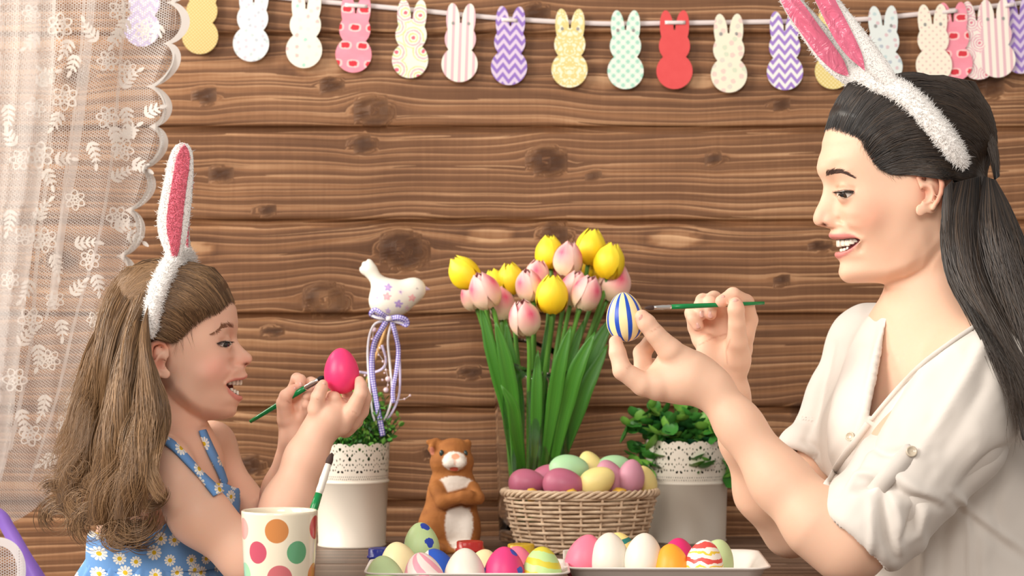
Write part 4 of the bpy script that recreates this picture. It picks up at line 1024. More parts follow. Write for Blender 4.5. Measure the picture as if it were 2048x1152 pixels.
TUL = [(927,543,.60,.048,-38,5,PY_,'yellow tulip leaning out furthest left',-.018),(1021,556,.63,.043,-4,10,PY_,'small upright yellow tulip left of the middle',-.012),(1100,504,.66,.047,-2,0,PY_,'yellow tulip standing tall beside the pink one at the top',.004),
 (1182,493,.66,.050,10,6,PY_,'topmost yellow tulip at the upper right',.014),(1220,521,.62,.050,10,6,PY_,'yellow tulip at the far right above the pink ones',.018),(1104,587,.56,.052,2,8,PY_,'yellow tulip low in the middle front',.006),(991,566,.67,.040,-14,0,PY_,'yellow tulip mostly hidden behind the left pink tulips',-.016),(1192,538,.69,.046,6,0,PY_,'yellow tulip hidden behind the two upper right ones',.012),
 (968,580,.57,.050,-22,12,PP_,'pink tulip in front of the leftmost yellow one',-.020),(1000,606,.62,.046,-6,0,PP_,'pink tulip peeping out behind the left front pink one',-.016),(1058,569,.58,.043,-10,16,PP_,'pink tulip opening to the front in the middle',-.004),(1074,548,.63,.040,6,10,PP_,'pink tulip behind the opening middle one',0),
 (1136,516,.62,.047,4,8,PP_,'tall pink tulip between the upper yellow ones',.010),(1150,576,.60,.048,14,10,PP_,'pink tulip just left of the lower right pink one',.012),(1174,584,.56,.047,20,14,PP_,'pink tulip at the lower right in front',.016),(1048,634,.54,.048,-10,18,PP_,'lowest pink tulip hanging in front',-.006),(1230,566,.64,.052,24,0,PP_,'pink tulip at the far right behind the striped egg',.020),(1110,552,.68,.040,0,4,PP_,'rosy tulip deep in the middle of the bunch',.004),(944,592,.66,.038,-20,0,PP_,'pale pink tulip at the far left behind the front one',-.022)]
LEAF_BLADES = {0: [(960,606),26,-6], 8: [(990,640),30,8], 9: [(1012,640),26,-8], 15: [(1002,770),26,20], 5: [(1142,652),30,-10], 14: [(1190,664),34,-14], 16: [(1228,628),38,-18], 4: [(1215,690),30,-10], 13: [(1120,700),26,4], 10: [(1076,700),24,0], 12: [(1168,640),26,-10], 2: [(1096,640),22,2]}
for i, a in enumerate(TUL):
    o = tulip(*a, by=.012*math.sin(i*2.1), openn=.03 if 'opening' in a[7] else 0)
    if i in LEAF_BLADES:
        (tx, ty), wpx, bow = LEAF_BLADES[i]; Y = a[2]-.012; tip = np.array(P(tx, ty, Y)); base = np.array(o.location)+[0, -.004, .03]; rimx = np.array([VX+(tip[0]-VX)*.52, YV+(Y-YV)*.8, TABLE+zr0*(.72 if ty < 690 else .6)])
        c = resample([base, base*.5+rimx*.5+[0, -.004, 0], rimx, rimx*.5+tip*.5+[bow*sv*.4, -.006, .004], tip], 26); s = np.linspace(0, 1, 26); w = wpx*sv*.5*np.interp(s, [0, .3, .62, .8, .93, 1], [.35, .5, 1, .9, .5, .04])
        tg = np.gradient(c, axis=0); tg /= np.linalg.norm(tg, axis=1, keepdims=True); sd = np.cross(tg, [0, -1, .2]); sd /= np.linalg.norm(sd, axis=1, keepdims=True)
        dep = np.cross(sd, tg); V = np.stack([c+sd*(k*w)[:, None]-dep*(w*(1-k*k)*.35)[:, None]*(1) for k in (-1, -.5, 0, .5, 1)], 1).reshape(-1, 3)-np.array(o.location)
        uv = np.stack([np.tile(np.linspace(0, 1, 5), 26), np.repeat(s, 5)], 1); lf = mesh_np('leaf', V, grid_faces(26, 5), o, TLF.m, uv=uv); solidify(lf, .0009)

# ================================================================ painted wooden bird on a stick
YBD = .585
def PB(px, py, dy=0): return np.array(P(px, py, YBD+dy))
sb = S(YBD); bird = empty('bird_pick', PB(762, 860), label='white painted bird on a stick with a violet gingham bow', cat='ornament')
ob = np.array(bird.location)
sd = SDF()
sd.add(ell(PB(787, 596), (47*sb, 33*sb, 36*sb), .01, rotm('Y', math.radians(10))), ell(PB(827, 579), (25*sb, 22*sb, 24*sb), .010), ell(PB(776, 604), (34*sb, 31*sb, 29*sb), .01),
  chain([PB(768, 578), PB(751, 556), PB(741, 540)], [17*sb, 11*sb, 10*sb], .016), ell(PB(738, 539), (14*sb, 6*sb, 16*sb), .008, rotm('Y', math.radians(-38)).T))
for (x, y) in [(726,541),(731,531),(740,526)]: sd.add(ell(PB(x, y), (6.5*sb, 5*sb, 9*sb), .0022, rotm('Y', math.radians(-36)).T))
V, Q = surface_nets(sd, PB(710, 640, -.03)-.004, PB(860, 510, .03)+.004, .0013)
pxy = to_px(V); col = np.tile(np.array(srgb(236, 230, 216)[:3]), (len(V), 1)); near = V[:, 1] < YBD+.004
def petals(cx, cy, r, c1, c2, rim=None):
    d = pxy-[cx, cy]; rr = np.hypot(d[:, 0], d[:, 1]); a = np.arctan2(d[:, 1], d[:, 0]); R = r*(.80+.22*np.cos(5*a+.8)); m = (rr < R) & near; col[m] = srgb(*c1)[:3]; m = (rr < r*.3) & near; col[m] = srgb(*c2)[:3]
for f in [(776,575,8.5,(176,150,206),(200,160,210)),(774,593,8.5,(240,160,168),(244,176,182)),(797,608,8.5,(170,146,208),(196,160,206)),(801,584,6.5,(228,214,222),(170,130,180)),(754,595,7,(226,214,228),(180,160,210)),(824,596,8,(240,176,176),(244,190,186)),(814,616,6,(226,206,216),(230,190,200)),(776,622,6,(190,170,214),(200,180,214))]: petals(*f)
m = (np.abs(pxy-[834, 577])@[1, 3] < 5) & near; col[m] = srgb(190, 180, 172)[:3]
mesh_np('body', V-ob, Q, bird, colattr('bird_paint', .55, 260, .12, .0006), True, {'col': col})
V, Q = tube(np.array([PB(845, 576), PB(852, 577.5), PB(860, 579)])-ob, [6.5*sb, 4.5*sb, .8*sb], 10); mesh_np('beak', V, fixq(V, Q), bird, plain('beak_lilac', (206, 180, 208), .5))
V, Q = tube(np.array([PB(782, 622), PB(768, 670), PB(742, 740), PB(722, 800), PB(708, 866)])-ob, .0024, 8); mesh_np('stick', V, fixq(V, Q), bird, plain('stick_wood', (206, 160, 98), .6))
gm = NT('gingham_ribbon'); u, v, _ = gm.xyz(gm.coord('UV')); s1 = gm.math('LESS_THAN', gm.math('FRACT', gm.math('MULTIPLY', u, 310.)), .5); s2 = gm.math('LESS_THAN', gm.math('FRACT', gm.math('ADD', gm.math('MULTIPLY', v, 310.), .25)), .5)
f = gm.math('MULTIPLY', gm.math('ADD', s1, s2), .5); gm.set(Base_Color=gm.ramp(f, [(0, srgb(236, 232, 240)), (.4, srgb(150, 140, 214)), (.9, srgb(92, 78, 178))], 'CONSTANT'), Roughness=.7)
wr = plain('white_satin', (232, 228, 232), .4); lr = plain('lilac_satin', (206, 196, 228), .4)
def rib(pts, wpx, mat, name, side=(1, 0, 0)):
    c = resample([tuple(PB(x, y, dy)-ob) for x, y, dy in pts], 40); tg = np.gradient(c, axis=0); tg /= np.linalg.norm(tg, axis=1, keepdims=True); sdv = np.cross(tg, [0, 1, 0]); sdv /= np.linalg.norm(sdv, axis=1, keepdims=True)+1e-9
    tw = np.linspace(0, 1, 40); sdv = sdv*np.cos(.5*np.sin(tw*7))[:, None]+np.array([0, 1, 0])*np.sin(.5*np.sin(tw*7))[:, None]
    Vr, Q, uv = ribbon(c, wpx*sb*.5, sdv); solidify(mesh_np(name, Vr, Q, bird, mat, uv=uv), .0005)
rib([(776,637,-.030),(764,658,-.032),(748,690,-.03),(744,740,-.034),(752,800,-.032),(766,872,-.036)], 11, gm.m, 'gingham_tail'); rib([(782,637,-.030),(790,665,-.034),(797,700,-.032),(793,740,-.036),(786,780,-.03),(787,806,-.034)], 9, gm.m, 'gingham_tail')
rib([(774,640,-.028),(748,650,-.03),(736,690,-.028),(738,760,-.03),(746,830,-.028),(760,856,-.03)], 4.5, wr, 'white_tail'); rib([(784,640,-.026),(776,680,-.028),(780,730,-.026),(784,790,-.028),(776,824,-.026),(766,842,-.028)], 4.5, wr, 'white_tail')
rib([(786,640,-.026),(796,680,-.022),(800,740,-.024),(798,790,-.022),(784,825,-.024),(770,842,-.022)], 4.5, lr, 'lilac_tail'); rib([(764,690,-.01),(772,720,-.008),(764,738,-.012),(740,746,-.01),(718,744,-.012)], 5, lr, 'lilac_tail')
def loop(pts, wpx, mat): rib(pts, wpx, mat, 'bow_loop')
loop([(777,637,-.034),(764,628,-.042),(750,620,-.040),(742,628,-.036),(752,634,-.032),(777,637,-.032)], 10, gm.m); loop([(777,638,-.034),(796,634,-.042),(812,640,-.040),(813,650,-.036),(800,644,-.032),(779,638,-.032)], 10, gm.m)
loop([(777,640,-.032),(756,636,-.036),(742,630,-.034)], 5, wr); loop([(777,640,-.030),(800,646,-.034),(812,652,-.032)], 5, wr)
V, Q = lathe([(.0005, -.0035), (.004, -.003), (.0046, 0), (.004, .003), (.0005, .0035)], 16); mesh_np('bow_knot', V+PB(778, 637, -.036)-ob, Q, bird, wr)
pearl = plain('pearl_pink', (232, 206, 214), .2, Coat_Weight=.3); V0, Q0 = lathe([(math.sin(a)*.5, -math.cos(a)*.5) for a in np.linspace(.02, PI-.02, 9)], 12); first = None
BEADS = [(748,659,10),(744,678,4),(756,672,4),(752,700,4),(760,696,5),(757,710,4),(766,723,5),(770,727,4),(772,740,5),(769,746,4),(776,758,11),(765,760,5),(772,780,11),(776,770,4),(797,800,4.5),(809,798,4.5),(820,791,5),(730,751,4.5),(764,640,4),(771,714,3.5)]
for (x, y, d) in BEADS:
    if first is None: b = mesh_np('bead', V0, Q0, bird, pearl); first = b
    else: b = link('bead', first.data, bird)
    b.location = PB(x, y, -.026)-ob; b.scale = (d*sb,)*3
for pts in ([(748,650),(746,680),(756,705),(768,725),(773,745),(776,760),(773,782)], [(786,806),(797,800),(809,798),(820,791)]):
    tube_obj('bead_thread', [tuple(PB(x, y, -.026)-ob) for x, y in pts], .0003, wr, bird, 5)

# ================================================================ brown rabbit figurine
YF = .50; sf = S(YF)
def PF(px, py, dy=0): return np.array(P(px, py, YF+dy))
z_base = TABLE; fig = empty('rabbit_figurine', (PF(900, 1000)[0], YF, TABLE), label='brown flocked rabbit figurine with white belly and crossed paws', cat='figurine'); of = np.array(fig.location)
def E_(x, y, dy, rx, ry, rz, k=.008, ang=0, op='u'): return ell(PF(x, y, dy), (rx*sf, ry*sf, rz*sf), k, rotm('Y', math.radians(ang)).T if ang else None, op)
sd = SDF()
sd.add(E_(898,1040,.006,52,46,56,.01), E_(866,1060,-.004,30,36,44,.012), E_(938,1060,-.004,24,36,42,.012), E_(905,985,0,50,36,44,.018), E_(905,955,0,38,30,26,.014),
  E_(905,912,0,35,32,30,.012), E_(880,925,-.006,20,22,20,.010), E_(930,925,-.006,17,22,19,.010), E_(909,921,-.019,24,16,19,.006), E_(900,926,-.028,12,9,10,.004), E_(919,926,-.028,12,9,10,.004), E_(908,894,.002,27,26,16,.01), E_(908,937,-.020,10,8,7,.003))
sd.add(chain([PF(872,975,-.016),PF(886,1004,-.030),PF(925,994,-.036),PF(940,990,-.036)], [15*sf,14*sf,11*sf,10*sf], .004), chain([PF(946,975,-.014),PF(956,996,-.028),PF(934,1000,-.036)], [13*sf,12*sf,10*sf], .004))
sd.add(chain([PF(884,898,0),PF(872,886,.002),PF(857,884,-.004)], [10*sf,9*sf,5*sf], .006), chain([PF(866,886,-.004),PF(862,898,-.008),PF(864,908,-.01)], [5*sf,5*sf,3*sf], .004), chain([PF(930,896,.0),PF(936,886,.004)], [8*sf,7*sf], .006))
sd.add(E_(860,1098,-.030,30,34,13,.006), E_(942,1098,-.030,28,34,13,.006), E_(900,1098,0,60,50,14,.01))
V, Q = surface_nets(sd, PF(820, 1125, -.075), PF(985, 868, .06), .0014)
n_ = vnormals(V, Q); px_ = to_px(V); fr = n_[:, 1] < .2
fz = vnoise(V*420, 3)*.5+vnoise(V*900, 5)*.4
brown = np.array(srgb(158, 98, 44)[:3]); dark = np.array(srgb(118, 66, 28)[:3]); lightb = np.array(srgb(188, 124, 62)[:3])
w = np.clip(vnoise(V*130, 8)*.5+.5, 0, 1)[:, None]; col = dark*(1-w)*.6+brown*(.4+.6*w); col = col*.7+lightb*.3*w+brown*.3*(1-w)
def soft(mask, c, a=1.): 
    global col; mm = np.clip(mask*a, 0, 1)[:, None]; col = col*(1-mm)+np.array(srgb(*c)[:3])*mm
def blob(cx, cy, rx, ry, ang=0): 
    d = px_-[cx, cy]; c, s = math.cos(ang), math.sin(ang); x, y = d[:, 0]*c+d[:, 1]*s, -d[:, 0]*s+d[:, 1]*c; return np.clip((1.06+.10*fz-np.sqrt((x/rx)**2+(y/ry)**2))*9, 0, 1)*fr
arm = np.minimum(np.clip(poly_dist(px_, [(872,975),(886,1004),(925,994),(944,988)])[0]-15, 0, 4)/4, 1)
armL = np.clip(poly_dist(px_, [(948,975),(956,996),(934,1002)])[0]-12, 0, 4)/4
soft(blob(913,970,38,18,.05)*arm*armL, (226,216,204)); soft(blob(918,1050,28,50)*arm*armL, (226,218,208)); soft(blob(909,922,24,19), (236,228,216)); soft(blob(911,913,8,6), (240,164,130)); soft(blob(910,924,2.4,8), (210,150,120), .6); soft(blob(908,938,9,4), (206,96,74)); soft(blob(864,902,5,8), (206,130,110), .7)
V = V+n_*(fz*.0005)[:, None]
mesh_np('body', V-of, Q, fig, colattr('flocked_fur', .85), True, {'col': col})
ey = plain('figurine_eye', (44, 58, 54), .15)
for (x, y, dy) in [(883,906,-.019),(931,907,-.017)]:
    V, Q = lathe([(math.sin(a)*4.5*sf, -math.cos(a)*6.5*sf) for a in np.linspace(.02, PI-.02, 10)], 14); mesh_np('eye', V+PF(x, y, dy)-of, Q, fig, ey)
# ================================================================ people: heads from profile + width tables, bodies as one distance field
WID = {  # half-widths (mm) at distances (mm) behind the profile line, for a grown woman's head
 'crown': None,
 'brow': [(0,0),(3,18),(8,32),(18,46),(34,57),(60,64),(100,74),(150,65),(188,0)],
 'eye':  [(0,0),(3,8),(8,12),(13,17),(17,30),(21,41),(28,49),(45,59),(70,65),(100,72),(150,63),(186,0)],
 'nmid': [(0,0),(4,8),(11,12),(17,15),(21,23),(26,38),(35,50),(50,59),(70,64),(100,70),(145,59),(180,0)],
 'nlow': [(0,0),(3,8.5),(11,12),(21,15),(26,21),(31,34),(41,47),(55,56),(75,61),(100,66),(140,56),(175,0)],
 'tip':  [(0,0),(2,7),(6,10),(12,12),(20,15),(26,17),(30,21),(36,34),(46,45),(60,53),(80,58),(100,63),(135,54),(165,0)],
 'nbase':[(0,0),(3,7),(10,11),(16,15),(21,20),(27,32),(38,43),(53,51),(75,57),(95,61),(125,52),(150,0)],
 'sub':  [(0,0),(1,8),(4,16),(9,25),(17,35),(30,44),(50,52),(75,58),(95,59),(115,48),(135,0)],
 'ulip': [(0,0),(2,10),(6,18),(12,25),(20,33),(32,43),(50,51),(75,57),(92,57),(110,44),(128,0)],
 'mouth':[(0,0),(1.5,9),(6,18),(14,26),(26,35),(40,43),(55,49),(80,55),(92,54),(105,42),(120,0)],
 'llip': [(0,0),(2,9),(7,17),(15,25),(27,33),(40,40),(60,47),(80,52),(92,48),(108,0)],
 'groove':[(0,0),(2,10),(8,18),(17,25),(30,33),(50,42),(75,48),(85,44),(100,0)],
 'chin': [(0,0),(2,9),(6,15),(14,21),(28,29),(50,39),(70,45),(80,40),(95,0)],
}
def bil(grid, u, v):
    u = np.clip(u, 0, grid.shape[1]-1.001); v = np.clip(v, 0, grid.shape[0]-1.001); i, j = v.astype(np.int32), u.astype(np.int32); a, b = v-i, u-j
    return grid[i, j]*(1-a)*(1-b)+grid[i, j+1]*(1-a)*b+grid[i+1, j]*a*(1-b)+grid[i+1, j+1]*a*b
def poly2d_grid(poly, lo, hi, res=1.0):
    """signed distance of a polygon (pixels) on a grid"""
    xs = np.arange(lo[0], hi[0]+res, res); ys = np.arange(lo[1], hi[1]+res, res); X, Yg = np.meshgrid(xs, ys); p = np.stack([X.ravel(), Yg.ravel()], 1)
    d = poly_dist(p, poly, True)[0]; d[in_poly(p, poly)] *= -1; return d.reshape(X.shape).astype(np.float32)
class Head:
    """local frame in photo pixels: u right, v down, w away from the camera (mirrored by |w|)"""
    def __init__(s, Y, cx, cy, yaw, sgn, keys, prof, ref, cran, jaw, ws, ss):
        s.Y, s.C, s.S, s.sgn = Y, np.array(P(cx, cy, Y)), S(Y), sgn; s.cx, s.cy = cx, cy
        s.R = np.array(Matrix.Rotation(yaw, 3, 'Z'), np.float32)      # columns: local axes in world
        L = lambda x, y: s.at(x, y, 0)[:2]
        prof = [tuple(L(*p)) for p in prof]; ref = [tuple(L(*p)) for p in ref]; jaw = [(*L(j[0], j[1]), j[2]) for j in jaw]; cran = [(L(c[1], c[0])[1], L(c[1], c[0])[0], L(c[2], c[0])[0], c[3]) for c in cran]
        keys = [(L(prof[0][0], v)[1], n) for v, n in keys]
        v0, v1 = cran[0][0]-12, jaw[0][1]+14; s.v0 = v0
        vs = np.arange(v0, v1+.5, 1.0); prof = sorted(prof, key=lambda a: a[1]); mm = .001/s.S
        xf = np.interp(vs, [p[1] for p in prof], [p[0] for p in prof])
        sg = np.arange(-14, 420, 1.0)                 # pixels behind the profile line
        rows, rv = [], []
        for (v, name) in keys:
            t = WID[name]; sv = np.array([a for a, b in t])*mm*ss; wv = np.array([b for a, b in t])*mm*ws.get(name, ws['*'])
            rows.append(pchip(sv, wv*wv, np.clip(sg, 0, sv[-1]))-np.clip(sg-sv[-1], 0, None)*90); rv.append(v)
        rows = np.array(rows); q = np.zeros((len(vs), len(sg)))
        for k in range(len(sg)): q[:, k] = pchip(rv, rows[:, k], vs)
        # cheeks and sides follow a smooth reference line instead of the profile
        xr = pchip([r[1] for r in ref], [r[0] for r in ref], vs); pr = (xr-xf) if sgn < 0 else (xf-xr)
        prk = np.interp(rv, vs, pr); rr_ = np.array([np.interp(sg+prk[i], sg, rows[i]) for i in range(len(rv))]); q2 = np.zeros_like(q)
        for k in range(len(sg)): q2[:, k] = pchip(rv, rr_[:, k], vs)
        q2 = np.array([np.interp(sg-pr[i], sg, q2[i]) for i in range(len(vs))])
        tb = np.clip(((sg[None]-pr[:, None])-3*mm)/(12*mm), 0, 1); tb = tb*tb*(3-2*tb); q = q*(1-tb)+q2*tb
        slope = np.maximum(q[:, 15]-q[:, 14], 12)[:, None]; neg = sg < 0
        q[:, neg] = slope*sg[neg][None]
        # cranium rows above the brow: rounded between front and back contour
        cv = np.array([c[0] for c in cran]); cf = pchip(cv, [c[1] for c in cran], vs); cb = pchip(cv, [c[2] for c in cran], vs); cw = pchip(cv, [c[3] for c in cran], vs)*mm*ws['*']
        u0, u1 = (min(p[0] for p in prof)-30, max(max(c[2], c[1]) for c in cran)+30) if sgn < 0 else (min(min(c[2], c[1]) for c in cran)-30, max(p[0] for p in prof)+30)
        s.u0 = u0; us = np.arange(u0, u1+.5, 1.0); Q = np.zeros((len(vs), len(us)))
        for i, v in enumerate(vs):
            sl = (us-xf[i]) if sgn < 0 else (xf[i]-us)
            face = np.interp(sl, sg, q[i]); face = np.where(sl < sg[0], q[i][0]+(sl-sg[0])*slope[i], face)
            L = abs(cb[i]-cf[i])+1e-6; tt = ((us-cf[i]) if sgn < 0 else (cf[i]-us))/L*2-1
            at_ = np.abs(tt); sk = np.where(at_ <= 1, cw[i]**2*(1-np.minimum(at_, 1)**2.3), -(at_-1)*L*.5*110)
            b = np.clip((v-cran[-1][0])/(keys[0][0]-cran[-1][0]), 0, 1); b = b*b*(3-2*b)
            Q[i] = np.where(v <= cran[-1][0], sk, sk*(1-b)+face*b)
            if v < cran[0][0]: Q[i] = np.where(True, sk-(cran[0][0]-v)*120, sk)
        kk = np.exp(-np.arange(-36, 37)**2/(2*13.**2)); kk /= kk.sum(); Qp = np.pad(Q, ((36, 36), (0, 0)), mode='edge'); Qs = sum(kk[i]*Qp[i:i+Q.shape[0]] for i in range(73))
        tt = ((us[None]-xr[:, None])*(1 if sgn < 0 else -1)-15*mm*ss)/(18*mm*ss); tt = np.clip(tt, 0, 1)*((vs > cran[-1][0])[:, None]); tt = tt*tt*(3-2*tt); Q = Q*(1-tt)+Qs*tt
        # underside of the jaw
        vb = np.interp(us if sgn < 0 else -us, [j[0] if sgn < 0 else -j[0] for j in jaw], [j[1] for j in jaw])
        t = (vb[None]-vs[:, None]); R = np.interp(us if sgn < 0 else -us, [j[0] if sgn < 0 else -j[0] for j in jaw], [j[2] for j in jaw])[None]
        f = 1-(1-np.clip(t/R, 0, 1))**2
        Q = np.where(Q > 0, Q*f, Q)-np.clip(-t, 0, None)*60
        k = np.exp(-np.arange(-4, 5)**2/(2*1.5**2)); k /= k.sum()
        Qp = np.pad(Q, 4, mode='edge'); Qp = sum(k[i]*Qp[i:i+Q.shape[0]] for i in range(9)); Q = sum(k[i]*Qp[:, i:i+Q.shape[1]] for i in range(9))
        s.Q = Q.astype(np.float32); gy, gx = np.gradient(s.Q); s.G2 = (gx**2+gy**2).astype(np.float32); s.feats = []; s.bumps = []; s.carve = None
    def loc(s, p):
        q = (p-s.C.astype(np.float32))@s.R/np.float32(s.S); return s.cx+q[..., 0], s.cy-q[..., 2], q[..., 1]
    def world(s, u, v, w):
        q = np.stack(np.broadcast_arrays(np.asarray(u, float)-s.cx, np.asarray(w, float), s.cy-np.asarray(v, float)), -1)*s.S; return s.C+q@s.R.T.astype(float)
    def at(s, px, py, wmm):
        """local position of a feature seen at this pixel, wmm millimetres off the middle plane towards the camera"""
        w = wmm*.001/s.S; u, v = float(px), float(py)
        for _ in range(4): q = to_px(s.world(u, v, -w)[None])[0]; u += px-q[0]; v += py-q[1]
        return np.array([u, v, w], float)
    def half(s, u, v): return np.sqrt(np.maximum(bil(s.Q, np.asarray(u, float)-s.u0, np.asarray(v, float)-s.v0), 0))
    def skin_at(s, px, py, lift=0):
        """world point on the near side of the face that shows at this pixel"""
        return s.skin_many(np.array([[px, py]]), lift)[0]
    def skin_many(s, pp, lift=0, carve=False):
        pp = np.asarray(pp, float); w = np.full(len(pp), 150.)
        for _ in range(40):
            d_ = s.Y-w*s.S-CAMY; p = np.stack([(pp[:, 0]-1024)/F*d_, s.Y-w*s.S, CAMZ+(576-pp[:, 1])/F*d_], 1); u, v, ww = s.loc(p.astype(np.float32)); w = w-np.clip(s.local_d(u, v, ww, carve), -6, 25)*.8
        return p+np.array([0, -1, 0])*(np.asarray(lift)*s.S)[..., None] if np.ndim(lift) else p+np.array([0, -1, 0])*lift*s.S
    def local_d(s, u, v, w, carve=True):
        w = np.abs(w); q = bil(s.Q, u-s.u0, v-s.v0); g = bil(s.G2, u-s.u0, v-s.v0)
        d = (w*w-q)/np.sqrt(4*w*w+g+60)
        base = d
        if len(s.bumps) != getattr(s, 'nb', 0):
            s.nb = len(s.bumps); s.bg = {}; h_, w_ = s.Q.shape; X, Yg = np.meshgrid(s.u0+np.arange(w_), s.v0+np.arange(h_)); pp = np.stack([X.ravel(), Yg.ravel()], 1)
            for poly, amp, sig, wmin in s.bumps: s.bg[wmin] = s.bg.get(wmin, 0)+(amp*np.exp(-(poly_dist(pp, poly)[0]/sig)**2)).reshape(h_, w_).astype(np.float32)
        for wmin, g_ in getattr(s, 'bg', {}).items(): d = d-bil(g_, u-s.u0, v-s.v0)*(w > wmin)
        ou = np.maximum(np.maximum(s.u0-u, u-(s.u0+s.Q.shape[1]-2)), 0); ov = np.maximum(np.maximum(s.v0-v, v-(s.v0+s.Q.shape[0]-2)), 0); d = d+np.sqrt(ou*ou+ov*ov); base = d
        for kind, c, rad, k, rot in s.feats:
            x = np.stack([u-c[0], v-c[1], w-c[2]], -1)
            if rot is not None: x = x@np.asarray(rot, np.float32).T
            if kind[0] == 'c':      # tapered chain; c is dummy, rad = list of (point, radius)
                x = np.stack([u, v, w], -1); e = None
                for (p1, r1), (p2, r2) in zip(rad[:-1], rad[1:]):
                    f = cone_f(p1, p2, r1, r2)(x); e = f if e is None else smin(e, f, 1.5)
            else:
                y = x/np.asarray(rad, np.float32); l = np.sqrt((y*y).sum(-1))+1e-6; gg = np.sqrt(((y/np.asarray(rad, np.float32))**2).sum(-1))+1e-6; e = l*(l-1)/gg
            d = smin(d, e, k) if kind[-1] == '+' else smax(d, -e, k)
        if carve:
            for grid, lo, depth, wmin, k in (s.carve or []):
                pd = bil(grid, u-lo[0], v-lo[1]); cd = np.maximum(pd, -(base+depth)); cd = np.maximum(cd, wmin-w); d = smax(d, -cd, k)
        return d
    def prim(s, k=.006):
        r = 260*s.S; c = s.world(s.u0+s.Q.shape[1]/2, s.v0+s.Q.shape[0]/2, 0)
        return Prim(lambda p: s.local_d(*s.loc(p))*np.float32(s.S), c, r, k)
    def add_poly(s, pts, wmm, depth, wmin=0, k=.6):
        """carve the polygon seen in the photo to some depth (pixels) below the skin"""
        q = np.array([s.at(x, y, wv)[:2] for (x, y), wv in zip(pts, wmm if np.ndim(wmm) else [wmm]*len(pts))]); lo, hi = q.min(0)-30, q.max(0)+30
        s.carve = (s.carve or [])+[(poly2d_grid(q, lo, hi), lo, depth, wmin, k)]; return q
    def line(s, pts, wmm): return np.array([s.at(x, y, wv)[:2] for (x, y), wv in zip(pts, wmm if np.ndim(wmm) else [wmm]*len(pts))])

def mesh_person(sdf, lo, hi, h):
    V, Q = surface_nets(sdf, lo, hi, h)
    for _ in range(2):      # settle the vertices on the surface
        n = np.zeros((len(V), 3)); 
        d, g = eval_chunks(sdf, V); V = V-np.clip(d, -h, h)[:, None]*g
    return V, Q
def eval_chunks(sdf, V, e=.0008, cell=.05):
    """value and unit gradient at scattered points, chunked in space so that far primitives are skipped"""
    key = np.floor(V/cell).astype(np.int64); key = (key[:, 0]*4000+key[:, 1])*4000+key[:, 2]; od = np.argsort(key, kind='stable'); ks = key[od]; cut = np.flatnonzero(np.diff(ks))+1
    D = np.zeros(len(V)); G = np.zeros((len(V), 3))
    for idx in np.split(od, cut):
        p = V[idx].astype(np.float32); c = p.mean(0); r = float(np.linalg.norm(p-c, axis=1).max())+.002
        off = np.array([[1, -1, -1], [-1, -1, 1], [-1, 1, -1], [1, 1, 1]], np.float32)*e
        vals = sdf(p[None]+off[:, None], (c, r)); D[idx] = vals.mean(0); g = (vals[:, :, None]*off[:, None]).sum(0); G[idx] = g/(np.linalg.norm(g, axis=1, keepdims=True)+1e-12)
    return D, G
def skin_material(name):
    t = NT(name); c = t.attr('col', 'Color'); n = t.noise(t.coord(), 260, 3); c2 = t.mix(t.math('MULTIPLY', n, .12), c, (.55, .25, .18, 1), 'SOFT_LIGHT')
    t.set(Base_Color=c2, Roughness=.52, Specular_IOR_Level=.35, Subsurface_Weight=.28, Subsurface_Scale=.006); t.b.inputs['Subsurface Radius'].default_value = (1, .35, .2)
    t.bump(t.noise(t.coord(), 1400, 2), .06, .0004); return t.m
M_SKIN = skin_material('skin')
def nail(parent, org, c, along, normal, L, W, mat):
    """fingernail: small domed plate at c"""
    a = np.array(along, float); a /= np.linalg.norm(a); n = np.array(normal, float); n -= a*(n@a); n /= np.linalg.norm(n); b = np.cross(n, a)
    u = np.linspace(-1, 1, 9); U, Vv = np.meshgrid(u, u, indexing='ij'); U, Vv = U.ravel(), Vv.ravel()
    x, y = U*np.sqrt(1-Vv**2/2), Vv*np.sqrt(1-U**2/2)       # square -> disc
    V = np.array(c)-org+np.outer(x*L*.5, a)+np.outer(y*W*.5, b)+np.outer(-.30*W*(y**2)-.06*L*x**2, n)
    o = mesh_np('fingernail', V, grid_faces(9, 9), parent, mat); solidify(o, .0006); return o
NAIL = NT('nail'); NAIL.set(Base_Color=srgb(226, 172, 158), Roughness=.22, Subsurface_Weight=.15, Subsurface_Scale=.003); NAIL = NAIL.m
def paint(col, mask, c, a=1.):
    m = np.clip(mask*a, 0, 1)[:, None]; col[:] = col*(1-m)+np.array(srgb(*c)[:3])*m
def ss_(x, a, b):
    t = np.clip((x-a)/(b-a), 0, 1); return t*t*(3-2*t)
def pmask(px, poly, soft=3.):
    """soft mask of a polygon in the photo"""
    lo, hi = np.min(poly, 0)-soft*2, np.max(poly, 0)+soft*2; m = ((px > lo) & (px < hi)).all(1); out = np.zeros(len(px))
    if m.any():
        d = poly_dist(px[m], poly, True)[0]; d[in_poly(px[m], poly)] *= -1; out[m] = ss_(-d, -soft, soft)
    return out
def lmask(px, line, w, soft=3.):
    lo, hi = np.min(line, 0)-w*3, np.max(line, 0)+w*3; m = ((px > lo) & (px < hi)).all(1); out = np.zeros(len(px))
    if m.any(): out[m] = 1-ss_(poly_dist(px[m], line)[0], w-soft, w+soft)
    return out
def gmask(px, c, rx, ry=None):
    d = (px-np.array(c))/[rx, ry or rx]; return np.exp(-(d*d).sum(1))

